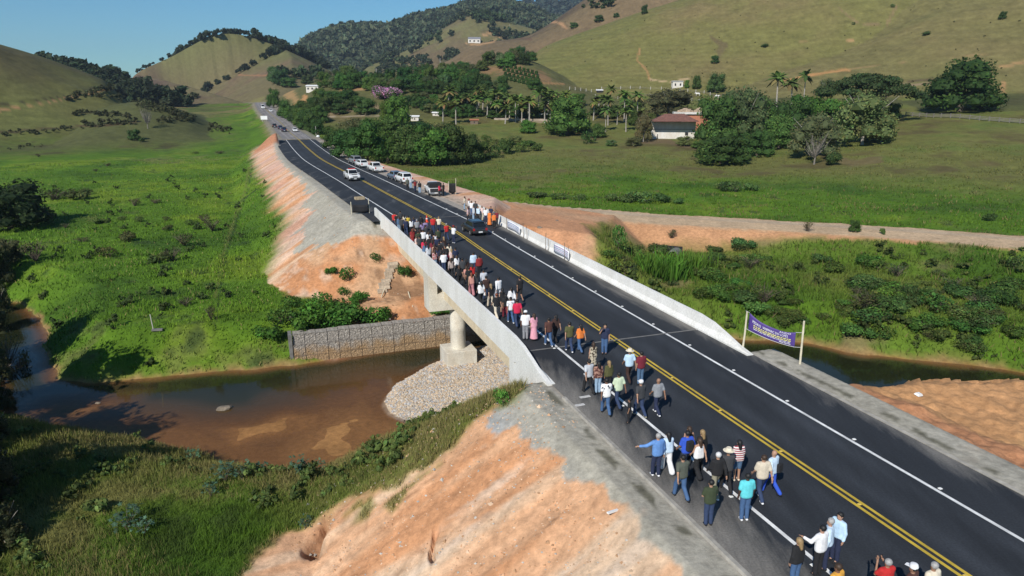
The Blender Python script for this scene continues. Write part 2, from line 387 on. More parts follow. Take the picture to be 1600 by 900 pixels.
    rill = fbm(rs * 1.0, rn * 0.22, 2.6, 4, 41) * 0.18 + fbm(rs, rn * 0.2, 0.9, 3, 42) * 0.09
    ze = rz - 0.055 - d / slope + rill * sst(0.3, 2.5, d) - 0.0
    ze = np.where((rs < 38) & (rn < 4), np.minimum(ze, WATER + 0.15 + np.maximum(rd + 0.4, 0) * 1.25), ze)
    fill = nr & (ze > z)
    z = np.where(fill, ze, z)
    cut = nr & (gap <= 0)
    z = np.where(cut, np.minimum(z, rz - 0.055 + lat * 0.55 + rill * sst(0.2, 2, lat)), z)
    mo = 2.6 * np.exp(-((x - MOUND[0]) ** 2 + (y - MOUND[1]) ** 2 * 0.25) / 22.0) * (rn < -6.5)
    z = z + mo
    # sand pile and flat on the right near bank
    sand = np.full(len(x), 99.0); sn_ = D < 120; sand[sn_] = poly_sd(x[sn_], y[sn_], SANDP)
    z = z + 1.7 * sst(0.3, -4.5, sand + 0.8 * rough) * (rn > 7)
    gl = np.zeros(len(x))
    ng = D < 60
    for i, G in enumerate(GULLY):
        gd = seg_d(x[ng], y[ng], G) + 0.10 * fbm(x[ng], y[ng], 0.9, 3, 51 + i)
        gl[ng] = np.maximum(gl[ng], (1.0, 0.6, 0.3, 0.3)[i] * (1 - sst(0.05, (0.5, 0.3, 0.16, 0.2)[i], gd)))
    z = z - gl * 1.1
    if not full: return z
    return dict(z=z, D=D, az=az, lay=lay, rs=rs, rn=rn, d=d, gap=gap, lat=lat, fill=fill, dn=dn, ds=ds, hwd=hw, dd=dd, rd=rd, isl=isl, mud=mud, bar=bar, sand=sand, mo=mo, n1=n1, n2=n2, rough=rough, hwL=hwL, hwR=hwR, gl=gl)
SANDP = np.array([sn2xy(s, n) for s, n in [(-12, 12), (-4, 11.5), (4, 12), (10, 13.5), (14.5, 17), (14.8, 25), (12.5, 33), (7.5, 42), (0, 52), (-20, 60), (-20, 14)]])
_TS = np.geomspace(7, 3400, 1400)
def at(px, py, dz=0.0):
    """the point of the ground that the photograph shows at this pixel"""
    d = ray(px, py); h = math.hypot(d[0], d[1])
    x = d[0] / h * _TS; y = d[1] / h * _TS; zr = CAM_H + d[2] / h * _TS
    g = zr - terrain(x, y)
    i = np.argmax(g < 0)
    if g[i] >= 0: i = len(_TS) - 1
    f = g[i - 1] / (g[i - 1] - g[i]) if i > 0 and g[i] < 0 else 0
    D = _TS[i - 1] + f * (_TS[i] - _TS[i - 1])
    p = Vector((d[0] / h * D, d[1] / h * D, 0)); p.z = float(terrain(np.array([p.x]), np.array([p.y]))[0]) + dz
    return p
def gz(x, y): return float(terrain(np.array([float(x)]), np.array([float(y)]))[0])
def px_size(p):
    """metres per photograph pixel at a point"""
    fw = p[1] * _cp - (p[2] - CAM_H) * _sp; return fw / FPX
# ------------------------------------------------------------------ ground sheet
NA, NR = 860, 820
def ground_colour(x, y, T):
    C = np.empty((len(x), 3), np.float32)
    D, rn, rs, lay, rd = T['D'], T['rn'], T['rs'], T['lay'], T['rd']
    f1 = fbm(x, y, 14, 4, 61); f2 = fbm(x, y, 4.2, 4, 62); f3 = fbm(x, y, 1.1, 3, 63); f4 = fbm(x, y, 45, 3, 64)
    C[:] = (0.082, 0.160, 0.013)
    C = mixc(C, (0.130, 0.195, 0.017), sst(-0.1, 0.8, f1 + 0.4 * f2))
    C = mixc(C, (0.048, 0.102, 0.011), sst(0.15, 0.9, -f1 + 0.5 * f2 + 0.2 * f3))
    C = mixc(C, (0.15, 0.155, 0.045), 0.75 * sst(0.35, 0.95, f2 * 0.7 + f4 * 0.8 + 0.2 * f3))
    C = mixc(C, (0.030, 0.055, 0.014), 0.8 * sst(0.55, 1.0, f2 + 0.3 * f3))
    right = rn > 6
    nb = (rs < 34) & (rn < -6) & (D < 75)
    C = mixc(C, (0.130, 0.140, 0.034), nb * 0.8 * sst(-0.9, 0.2, f1 + 0.3 * f2)); C = mixc(C, (0.16, 0.132, 0.050), nb * 0.4 * sst(0.1, 0.7, f2 + 0.5 * f3)); C = mixc(C, (0.045, 0.070, 0.016), nb * 0.7 * sst(0.2, 0.7, -f2 + 0.4 * f3))
    # rough pasture far right, rank dry growth
    dryR = sst(0, 30, rn) * sst(150, 215, D + 18 * f1 + 0.45 * np.clip(rn - 70, 0, 160)) * (D < 700)
    C = mixc(C, (0.145, 0.142, 0.042), dryR * 0.9)
    C = mixc(C, (0.085, 0.062, 0.030), dryR * 0.7 * sst(0.1, 0.7, f1 + 0.4 * f2))
    C = mixc(C, (0.095, 0.135, 0.028), dryR * 0.6 * sst(0.1, 0.7, -f1 + 0.4 * f2))
    # left valley floor, darker and drier towards the hill
    dryL = sst(-10, -40, rn) * sst(262, 300, D + 9 * f1)
    C = mixc(C, (0.094, 0.105, 0.030), dryL * 0.8)
    C = mixc(C, (0.055, 0.048, 0.022), dryL * 0.8 * sst(0.2, 0.8, f1 + 0.5 * f2))
    # scrub strip between river and detour road
    scr = right & (T['dn'] > 0) & (rd > 0) & (D < 130)
    C = mixc(C, (0.125, 0.155, 0.030), scr * 0.75 * sst(-0.6, 0.3, f1))
    C = mixc(C, (0.20, 0.155, 0.075), scr * 0.6 * sst(0.35, 0.9, f2 + 0.4 * f1))
    # hills
    n1, n2 = T['n1'], T['n2']
    g = fbm(x, y, 130, 4, 71)
    pal = {'hill_left': ((0.118, 0.118, 0.038), (0.092, 0.080, 0.034)), 'knoll': ((0.085, 0.092, 0.032), (0.055, 0.048, 0.024)),
           'wood_ridge': ((0.05, 0.06, 0.02), (0.04, 0.045, 0.02)), 'cone': ((0.145, 0.122, 0.060), (0.150, 0.100, 0.064)),
           'orchard': ((0.105, 0.105, 0.038), (0.185, 0.125, 0.065)), 'brown': ((0.175, 0.125, 0.068), (0.145, 0.108, 0.060)),
           'spur': ((0.150, 0.140, 0.058), (0.140, 0.105, 0.058)), 'forest': ((0.050, 0.062, 0.028), (0.10, 0.085, 0.05)),
           'far': ((0.05, 0.07, 0.05), (0.06, 0.075, 0.05)), 'big': ((0.158, 0.148, 0.048), (0.178, 0.140, 0.060)), 'fold': ((0.162, 0.143, 0.054), (0.175, 0.138, 0.062))}
    for nm, (a, b) in pal.items():
        m = (lay == HIDX[nm]) & (D > 250)
        if not m.any(): continue
        c = np.empty((m.sum(), 3), np.float32); c[:] = a
        c = mixc(c, b, sst(-0.25, 0.7, g[m] + 0.5 * n1[m] + 0.3 * n2[m]))
        if nm in ('big', 'fold', 'hill_left', 'spur'):
            c = mixc(c, (0.115, 0.132, 0.036), 0.4 * sst(0.1, 0.9, -g[m] + 0.5 * n2[m]))
            # cattle terracettes
            c = c * (1 + 0.07 * np.sin(T['z'][m] * 2.1 + 3 * n2[m]) * (D[m] < 700))[:, None]
        if nm == 'cone':
            hh = np.clip((T['z'][m] - 5) / 65.0, 0, 1); c = mixc(c, (0.122, 0.125, 0.048), 0.85 * sst(0.35, 0.75, hh + 0.25 * n1[m])); c = mixc(c, (0.105, 0.072, 0.054), 0.7 * sst(0.1, 0.5, n1[m] + 0.5 * n2[m] + 0.3 * np.sin(hh * 9)) * sst(0.75, 0.3, hh))
        if nm in ('cone', 'brown'):
            c = mixc(c, (0.085, 0.062, 0.042), 0.7 * sst(0.35, 0.9, n1[m] + 0.6 * n2[m]))
        if nm in ('spur', 'forest', 'wood_ridge'):
            c = mixc(c, (0.030, 0.042, 0.020), 0.75 * sst(0.3, 0.9, n1[m] + 0.4 * n2[m]))
        fade = sst(0, 1, np.clip((D[m] - HILLS[HIDX[nm] - 1][4]) / 25.0, 0, 1))
        C[m] = C[m] * (1 - fade[:, None]) + c * fade[:, None]
    C *= (1 + 0.16 * f2 + 0.12 * f3)[:, None]
    # bare orange scars, cuts and tracks on the hills; some lines are painted shade
    fw = y * _cp - (T['z'] - CAM_H) * _sp; fw = np.maximum(fw, 1.0)
    qx = CX + FPX * x / fw; qy = CY - FPX * (y * _sp + (T['z'] - CAM_H) * _cp) / fw
    for pts, w, col, lays in SCARS_AND_SHADE:
        near = (D > 40) & np.isin(lay, [HIDX[q] if q else 0 for q in lays])
        sd = seg_d(qx[near], qy[near] * 1.6, pts * np.array([1.0, 1.6])); ff = np.zeros(len(x)); ff[near] = sst(w * 1.3, w * 0.5, sd + w * 0.6 * f1[near] + 0.5 * w * f2[near])
        C = mixc(C, col, ff * 0.85)
    # detour road: packed earth, grey wheel lines, raw orange verges
    dn, dd, hwd, ds = T['dn'], T['dd'], T['hwd'], T['ds']
    okd = (ds > 0.5)
    verge = okd * sst(np.where(dn > 0, np.interp(ds, [0, 20, 45, 58, 75, 95, 112, 125, 400], [10, 16, 7, 2.6, 0.7, 0.2, 0.6, 3.8, 4.5]), np.interp(ds, [0, 20, 60, 100, 400], [6.5, 8, 2.6, 1.0, 0.7])), 0, dd + 0.9 * f2 + 0.5 * f3)
    C = mixc(C, (0.50, 0.265, 0.135), np.minimum(1, verge * 1.4) * (rd > 0.5))
    C = mixc(C, (0.50, 0.365, 0.23), okd * sst(hwd + 0.6, hwd - 0.6, np.abs(dn) + 0.3 * f3) * 0.95)
    C = mixc(C, (0.42, 0.36, 0.28), okd * np.maximum(sst(1.9, 0.6, np.abs(dn + 1.8) + 0.3 * f2), 0.25 * sst(0.8, 0.2, np.abs(dn - 1.6) + 0.3 * f2)) * 0.35 * sst(-0.3, 0.5, f1 + 0.5))
    # raw earth field right of the far bridge head
    ap = poly_sd(x, y, APRON)
    C = mixc(C, (0.54, 0.275, 0.145), sst(0.9, -0.9, ap + 1.6 * f2 + 0.6 * f3) * (D < 150))
    C = mixc(C, (0.50, 0.345, 0.215), sst(0.9, -0.9, ap + 1.6 * f2) * (D < 150) * 0.6 * sst(0.0, 0.7, f1))
    # river banks, bed, bars
    wet = sst(np.where(rn < -20, 0.5, 0.8), 0.0, rd + 0.3 * f3) * (D < 300)
    C = mixc(C, (0.30, 0.185, 0.085), wet * 0.85)
    C = mixc(C, (0.27, 0.135, 0.050), sst(0.15, -0.2, rd) * (D < 300))
    m = sst(0.1, -0.5, T['mud']); C = mixc(C, (0.32, 0.165, 0.062), m); C = mixc(C, (0.23, 0.20, 0.07), m * 0.55 * sst(0.25, 0.7, f2 + 0.3 * f3))
    m = sst(0.1, -0.4, T['bar']); C = mixc(C, (0.30, 0.150, 0.055), m); C = mixc(C, (0.12, 0.13, 0.04), m * 0.6 * sst(0.3, 0.8, f2))
    m = sst(0.25, -0.1, T['isl']); C = mixc(C, (0.44, 0.35, 0.25), m); C = mixc(C, (0.33, 0.33, 0.33), m * 0.8 * sst(0.0, 0.6, f1 * 1.2 + 0.4 * f2))
    # sand stock beside the near bank
    sd = T['sand']; m = sst(0.6, -0.6, sd + 0.5 * f2)
    C = mixc(C, (0.56, 0.365, 0.165), m); C = mixc(C, (0.43, 0.29, 0.15), m * 0.6 * sst(0.1, 0.7, f2 + 0.4 * f3)); C = mixc(C, (0.53, 0.285, 0.13), m * sst(0.0, 0.6, f1))
    # embankment: raw orange earth, paler washes, grey gravel spilt over the shoulder
    emb = (T['fill'] | (T['lat'] <= 0) & (T['gap'] <= 0)) & (rs < 236) & (T['isl'] > 0.2)
    side = np.where(rn < 0, 1.0, 0.0)
    dt = T['d']
    nt0 = poly_sd(x, y, NEARTOE)
    emb = emb | ((nt0 < 1.0) & (rs <= 36) & (rn < 3) & (T['isl'] > 0.2) & (rd > 0.3))
    st = fbm(rs, rn * 0.16, 2.2, 4, 81); st2 = fbm(rs, rn * 0.12, 0.7, 3, 82)
    E = np.empty_like(C); E[:] = (0.62, 0.352, 0.198)
    E = mixc(E, (0.66, 0.465, 0.31), sst(-0.35, 0.4, st + 0.3 * st2 + 0.6 * sst(2, 9, dt) - 0.25))
    E = mixc(E, (0.52, 0.245, 0.115), 0.75 * sst(0.2, 0.7, -st + 0.3 * st2)); E = mixc(E, (0.20, 0.105, 0.055), 0.7 * sst(0.80, 1.05, fbm(rs, rn * 0.22, 0.55, 3, 85) * 0.8 + 0.35 * f2) * sst(1.0, 2.5, dt))
    E = mixc(E, (0.64, 0.50, 0.38), 0.7 * sst(0.45, 0.9, st2 * 0.8 + st * 0.5))
    E = mixc(E, (0.64, 0.44, 0.335), 0.75 * (rs > 62) * sst(-0.6, 0.3, st)); E = mixc(E, (0.52, 0.31, 0.24), 0.6 * (rs > 62) * sst(-0.3, 0.5, fbm(x, y, 9, 3, 83)))
    gw = np.where(rs < 30, np.interp(rs, [-80, -8, -4, 0, 3, 6, 9, 14], [0.3, 0.35, 0.4, 0.6, 1.2, 2.0, 1.8, 0.6]), np.interp(rs, [56, 60, 64, 75, 95, 130, 180, 215], [2.0, 5.2, 5.8, 3.4, 1.0, 0.5, 0.5, 0.5]))
    tong = fbm(rs * 1.0, rn * 0.35, 1.6, 4, 84) * np.clip(gw * 0.8, 0.45, 2.4)
    grav = sst(0.12, -0.12, dt - gw - tong + 0.22 * f3 + 0.15 * st2)
    grav = np.where(rn > 0, sst(0.3, -0.3, dt - 0.5 - 0.4 * f2) * np.where(rs > 58, sst(9.0, 7.2, np.abs(rn) + 0.8 * f2) * 0.6, 1.0), grav)
    G = np.empty_like(C); G[:] = (0.37, 0.345, 0.285)
    G = mixc(G, (0.33, 0.335, 0.335), sst(0.4, 2.4, dt + 0.5 * f2) * (rs < 30)); G = mixc(G, (0.40, 0.365, 0.285), 0.4 * sst(0.1, 0.7, f2)); G *= (1 + 0.06 * f3)[:, None]
    E = E * (1 - grav[:, None]) + G * grav[:, None]
    # soil and weeds in a line along the kerb
    an = np.abs(rn)
    soil = sst(0.30, 0.08, np.abs(an - np.where(rn < 0, 6.66, 6.8) - 0.16 * f2)) * (an > 6.1) * sst(-0.15, 0.25, f2 * 0.6 + 1.1 * f3 + np.where(rn < 0, 0.30, -0.05))
    E = mixc(E, (0.115, 0.108, 0.075), soil * 0.85)
    E = mixc(E, (0.33, 0.30, 0.26), sst(6.35, 6.2, an) * 0.9)
    # raw orange lip of the right shoulder
    E = mixc(E, (0.50, 0.24, 0.12), (rn > 0) * sst(0.25, 0.7, dt + 0.2 * f2) * sst(70, 60, rs))
    far = sst(205, 232, rs)
    low = np.where(rn < 0, sst(11.5, 14.5, -rn - np.interp(rs, [0, 12, 58, 80, 120, 200], [-2.2, -2.0, 6, 1.0, 0.0, 1.0]) + 1.0 * st + 0.8 * f2), 0)
    low = np.where((rs > 12) & (rs < 60), 0, low)
    nt_ = poly_sd(x, y, NEARTOE) + 0.8 * f2 + 0.4 * f3
    low = np.where((rs <= 36) & (rn < 3), sst(-0.4, 0.4, nt_), low)
    tuft = sst(0.3, -0.2, np.minimum.reduce([poly_sd(x, y, q) for q in TUFTS]) + 0.35 * f3 + 0.3 * f2)
    low = np.maximum(low, tuft * 0.8)
    vis = emb * (1 - far) * (1 - low)
    rgt = (rn > 0) & ((rs > 100))
    vis = vis * np.where(rgt, sst(3.0, 1.0, dt + 0.7 * f2), 1.0) * np.where((rn > 0) & (rs < 15), sst(9.0, 7.0, dt + 0.4 * f2), 1.0)
    C = C * (1 - vis[:, None]) + E * vis[:, None]
    # bare ground running down from the far abutment to the gabion wall
    ab = sst(0.5, -0.5, poly_sd(x, y, ABUT) + 1.0 * f2 + 0.4 * f3) * (rs < 62) * (rs > 38.5)
    A = np.empty_like(C); A[:] = (0.50, 0.235, 0.110); A = mixc(A, (0.54, 0.345, 0.205), 0.8 * sst(0.0, 0.7, f2 + f1)); A = mixc(A, (0.22, 0.125, 0.07), 0.75 * sst(0.25, 0.8, f3 + f2 + 0.5 * fbm(rn, rs * 0.15, 1.2, 3, 87)) * (rs < 55)); A = mixc(A, (0.62, 0.45, 0.33), 0.6 * sst(0.4, 0.9, -f2 + f3))
    ab = ab * (1 - grav * emb * (rs > 54))
    C = C * (1 - ab[:, None]) + A * ab[:, None]
    mo = sst(0.25, 0.9, T['mo']); C = mixc(C, (0.46, 0.215, 0.12), mo)
    # old gravel verge by the far road
    oldv = (rs > 205) & (T['lat'] < 3) & (rs < 620)
    C = mixc(C, (0.27, 0.235, 0.19), oldv * sst(1.6, 0.2, T['lat'] + 0.6 * f2) * 0.8)
    C = mixc(C, (0.030, 0.015, 0.010), T['gl'] * 0.5)
    return np.clip(C, 0.004, 0.9)
def apts(D, pts): return np.array([polar(px, py, D) for px, py in pts])
def gpts(pts): return np.array([[*at(px, py)[:2]] for px, py in pts])
NEARTOE = np.array([[*at(px, py)[:2]] for px, py in [(330, 990), (388, 900), (410, 872), (450, 838), (487, 822), (520, 796), (560, 776), (590, 757), (625, 742), (660, 726), (687, 708), (722, 680), (764, 650), (800, 630), (835, 614)]] + [sn2xy(14, -4), sn2xy(14, 2), sn2xy(-45, 2), sn2xy(-45, -30)])
TUFTS = [np.array([[*at(px, py)[:2]] for px, py in q]) for q in ([(600, 792), (625, 765), (655, 742), (688, 722), (672, 740), (640, 770), (612, 802)], [(560, 790), (585, 765), (590, 785), (575, 812), (558, 812)], [(545, 800), (560, 780), (580, 770), (570, 795)])]
ORANGE = (0.50, 0.235, 0.095)
ABUT = np.array([sn2xy(s, n) for s, n in [(61, -9), (59, -14), (56.5, -18), (52, -17), (49.5, -14.5), (48, -12.5), (45.5, -11.0), (42.5, -11.5), (41, -15.5), (39.5, -14), (39.5, -4), (39.5, 9), (50, 12), (61, 9)]])
_b = ['big', 'fold', '']
SCARS_AND_SHADE = [(np.array(p, float), w, c, l) for p, w, c, l in [
    ([(-60, 182), (0, 172), (60, 163), (105, 154), (138, 146), (165, 140), (190, 137)], 2.2, (0.33, 0.19, 0.09), ['hill_left', 'knoll']),
    ([(-30, 166), (60, 157), (120, 147), (145, 138), (190, 134)], 2.0, (0.040, 0.034, 0.018), ['hill_left', 'knoll']),  # shadow of the cut bank above the track, put into the colour
    ([(0, 208), (60, 202), (120, 197), (165, 196), (215, 190)], 2.8, (0.075, 0.050, 0.028), ['hill_left', 'knoll', '']),
    ([(120, 176), (170, 176), (205, 181)], 2.4, (0.050, 0.042, 0.02), ['hill_left', 'knoll', '']),
    ([(250, 187), (300, 183)], 3.0, (0.040, 0.042, 0.02), ['hill_left', 'knoll', '']),
    ([(1000, 75), (996, 94), (1005, 104), (1012, 112), (1014, 124)], 1.6, (0.36, 0.21, 0.09), _b),
    ([(1016, 124), (1035, 127), (1052, 128), (1076, 122)], 2.2, (0.46, 0.33, 0.19), _b),
    ([(1228, 126), (1258, 119), (1290, 113), (1326, 109)], 2.6, (0.46, 0.235, 0.095), _b),
    ([(1326, 109), (1390, 100), (1480, 90), (1580, 80)], 1.2, (0.27, 0.19, 0.085), _b),
    ([(1560, 105), (1600, 97), (1660, 88)], 4.0, (0.36, 0.22, 0.10), _b),
    ([(1400, 127), (1440, 126), (1475, 124)], 2.5, (0.09, 0.062, 0.04), _b),
    ([(1405, 133), (1440, 132), (1475, 131)], 3.0, (0.28, 0.20, 0.13), _b),
    ([(1568, 128), (1568, 158)], 3.5, (0.34, 0.20, 0.09), _b),
    ([(728, 68), (745, 70), (770, 66), (784, 54), (770, 50), (752, 57)], 2.2, (0.40, 0.24, 0.12), ['brown', 'spur']),
    ([(310, 95), (345, 97), (365, 98)], 3.5, (0.40, 0.22, 0.09), ['cone']), ([(375, 117), (412, 118), (430, 117)], 1.8, (0.28, 0.15, 0.08), ['cone']),
    ([(330, 131), (345, 127)], 2.0, (0.40, 0.30, 0.2), ['cone']),
    ([(862, 34), (875, 36), (885, 44)], 3.0, (0.40, 0.23, 0.12), ['brown']), ([(800, 56), (830, 62)], 3.0, (0.12, 0.075, 0.05), ['brown']),
    ([(448, 144), (456, 150), (464, 160)], 9.0, (0.36, 0.225, 0.10), ['orchard', '']), ([(476, 150), (478, 165)], 4.0, (0.46, 0.245, 0.10), ['orchard', '']),
    ([(535, 141), (570, 139)], 4.0, (0.36, 0.21, 0.10), ['orchard']), ([(500, 182), (560, 170), (600, 166), (640, 158)], 6.0, (0.22, 0.16, 0.09), ['orchard', '']),
    ([(488, 184), (560, 181), (640, 180)], 1.2, (0.38, 0.31, 0.22), ['orchard', '']),
    ([(760, 112), (790, 108), (820, 116), (842, 124)], 13.0, (0.24, 0.145, 0.075), ['orchard']), ([(705, 120), (735, 125)], 4.0, (0.30, 0.18, 0.09), ['orchard']),
    ([(847, 130), (880, 131)], 1.6, (0.36, 0.20, 0.09), _b + ['orchard']), ([(930, 167), (1000, 168)], 4.0, (0.26, 0.19, 0.11), _b),
    ([(985, 222), (1040, 222), (1100, 234)], 6.0, (0.15, 0.105, 0.06), ['']), ([(800, 189), (1000, 192)], 2.0, (0.33, 0.26, 0.19), ['', 'orchard']),
    ([(1310, 12), (1340, 36), (1385, 40), (1400, 10)], 2.2, (0.22, 0.155, 0.08), _b), ([(1325, 64), (1336, 61)], 2.2, (0.42, 0.25, 0.12), _b), ([(1240, 68), (1262, 66)], 2.5, (0.32, 0.2, 0.095), _b),
    ([(1110, 58), (1130, 70), (1120, 95)], 5.0, (0.13, 0.10, 0.05), _b), ([(1280, 240), (1330, 256), (1370, 250)], 10.0, (0.15, 0.115, 0.055), ['']),
    ([(394, 258), (388, 296), (370, 345), (354, 396), (342, 465), (333, 530)], 1.3, (0.030, 0.050, 0.014), ['']), ([(389, 262), (383, 298), (365, 345), (348, 398), (336, 465)], 2.0, (0.115, 0.135, 0.032), ['']),  # track of taller grass, its shadow painted in as the dark line
    ([(404, 160), (415, 176), (424, 192), (426, 206)], 13.0, (0.19, 0.175, 0.065), ['', 'cone', 'knoll'])]]
def make_ground():
    az = np.linspace(R(-57), R(57), NA); rr = np.concatenate([np.geomspace(3.0, 11.0, 14)[:-1], np.geomspace(11.0, 3500, NR - 13)])
    A, Rr = np.meshgrid(az, rr, indexing='ij')
    x = (Rr * np.sin(A)).ravel(); y = (Rr * np.cos(A)).ravel()
    T = terrain(x, y, full=True)
    # lumpy sand stock
    sdm = sst(0.4, -1.5, T['sand']) * (T['rd'] > 0.3)
    T['z'] = T['z'] + sdm * (0.35 * sst(0.0, 0.9, fbm(x, y, 14, 2, 91)) + 0.10 * fbm(x, y, 0.5, 2, 94) + 0.05 * fbm(x, y, 1.0, 3, 92) + 0.07 * fbm(x * 1.4, y * 0.5, 1.3, 2, 93))
    rough = np.where((T['D'] < 120) & (T['lat'] > 0.4) & (T['rd'] > 0.2), 1.0, 0.0) * np.clip(T['d'] * 0.5, 0, 1)
    T['z'] += rough * 0.055 * fbm(x, y, 0.7, 3, 95)
    C = ground_colour(x, y, T)
    V = np.stack([x, y, T['z']], 1)
    i = np.arange(NA * NR).reshape(NA, NR)
    F = np.stack([i[:-1, :-1], i[:-1, 1:], i[1:, 1:], i[1:, :-1]], -1).reshape(-1, 4)[:, ::-1]
    m = bpy.data.materials.new('valley_ground'); N, L, b = nt(m)
    at_ = N.new('ShaderNodeAttribute'); at_.attribute_name = 'soil'
    geo = N.new('ShaderNodeNewGeometry')
    def noise(sc, det, rough=0.65):
        t = N.new('ShaderNodeTexNoise'); t.inputs['Scale'].default_value = sc; t.inputs['Detail'].default_value = det; t.inputs['Roughness'].default_value = rough
        L.new(geo.outputs['Position'], t.inputs['Vector']); return t
    a = noise(2.6, 8, 0.72); c = noise(0.35, 5)
    mr = N.new('ShaderNodeMapRange'); mr.inputs['From Min'].default_value = 0.28; mr.inputs['From Max'].default_value = 0.72; mr.inputs['To Min'].default_value = 0.66; mr.inputs['To Max'].default_value = 1.34
    L.new(a.outputs['Fac'], mr.inputs['Value'])
    mr2 = N.new('ShaderNodeMapRange'); mr2.inputs['From Min'].default_value = 0.3; mr2.inputs['From Max'].default_value = 0.7; mr2.inputs['To Min'].default_value = 0.84; mr2.inputs['To Max'].default_value = 1.16
    L.new(c.outputs['Fac'], mr2.inputs['Value'])
    mu = N.new('ShaderNodeMath'); mu.operation = 'MULTIPLY'; L.new(mr.outputs[0], mu.inputs[0]); L.new(mr2.outputs[0], mu.inputs[1])
    vm = N.new('ShaderNodeVectorMath'); vm.operation = 'SCALE'; L.new(at_.outputs['Color'], vm.inputs[0]); L.new(mu.outputs[0], vm.inputs['Scale'])
    L.new(vm.outputs[0], b.inputs['Base Color']); b.inputs['Roughness'].default_value = 0.95; b.inputs['Specular IOR Level'].default_value = 0.15
    bp = N.new('ShaderNodeBump'); bp.inputs['Strength'].default_value = 0.55; bp.inputs['Distance'].default_value = 0.12
    L.new(a.outputs['Fac'], bp.inputs['Height']); L.new(bp.outputs['Normal'], b.inputs['Normal'])
    me = mesh_np('ground', V, F, [m]); set_col(me, 'soil', C)
    tag(obj('ground', me), 'valley floor with green fields, orange embankments and pasture hills', kind='structure')
make_ground()

# ------------------------------------------------------------------ river
def make_water():
    xs = np.arange(-110, 150, 0.7); ys = np.arange(10, 140, 0.7)
    X, Y = np.meshgrid(xs, ys, indexing='ij'); x = X.ravel(); y = Y.ravel()
    T = terrain(x, y, full=True)
    keep = (T['rd'] < 1.2)
    depth = np.clip((WATER - T['z']) / 0.9, 0, 1)
    i = np.arange(len(x)).reshape(X.shape)
    F = np.stack([i[:-1, :-1], i[1:, :-1], i[1:, 1:], i[:-1, 1:]], -1).reshape(-1, 4)
    F = F[keep[F].any(1)]
    u, inv = np.unique(F, return_inverse=True); F = inv.reshape(-1, 4)
    V = np.stack([x[u], y[u], np.full(len(u), WATER)], 1)
    m = bpy.data.materials.new('river_water'); N, L, b = nt(m)
    a = N.new('ShaderNodeAttribute'); a.attribute_name = 'depth'
    rp = N.new('ShaderNodeValToRGB'); L.new(a.outputs['Fac'], rp.inputs['Fac'])
    e = rp.color_ramp.elements; e[0].position = 0.0; e[0].color = (0.200, 0.085, 0.030, 1); e[1].position = 1.0; e[1].color = (0.018, 0.022, 0.009, 1)
    k = e.new(0.35); k.color = (0.118, 0.062, 0.025, 1); k = e.new(0.7); k.color = (0.034, 0.032, 0.014, 1)
    L.new(rp.outputs['Color'], b.inputs['Base Color']); b.inputs['Roughness'].default_value = 0.06; b.inputs['IOR'].default_value = 1.33; b.inputs['Specular IOR Level'].default_value = 0.32
    al = N.new('ShaderNodeMapRange'); al.inputs['From Min'].default_value = 0.0; al.inputs['From Max'].default_value = 0.55; al.inputs['To Min'].default_value = 0.30; al.inputs['To Max'].default_value = 0.97
    L.new(a.outputs['Fac'], al.inputs['Value']); L.new(al.outputs[0], b.inputs['Alpha'])
    geo = N.new('ShaderNodeNewGeometry'); t = N.new('ShaderNodeTexNoise'); t.inputs['Scale'].default_value = 1.6; t.inputs['Detail'].default_value = 4
    L.new(geo.outputs['Position'], t.inputs['Vector'])
    bp = N.new('ShaderNodeBump'); bp.inputs['Strength'].default_value = 0.10; bp.inputs['Distance'].default_value = 0.06
    L.new(t.outputs['Fac'], bp.inputs['Height']); L.new(bp.outputs['Normal'], b.inputs['Normal'])
    me = mesh_np('river', V, F, [m]); me.attributes.new('depth', 'FLOAT', 'POINT').data.foreach_set('value', depth[u].astype(np.float32))
    tag(obj('river', me), 'shallow brown river under the bridge', kind='structure')
make_water()

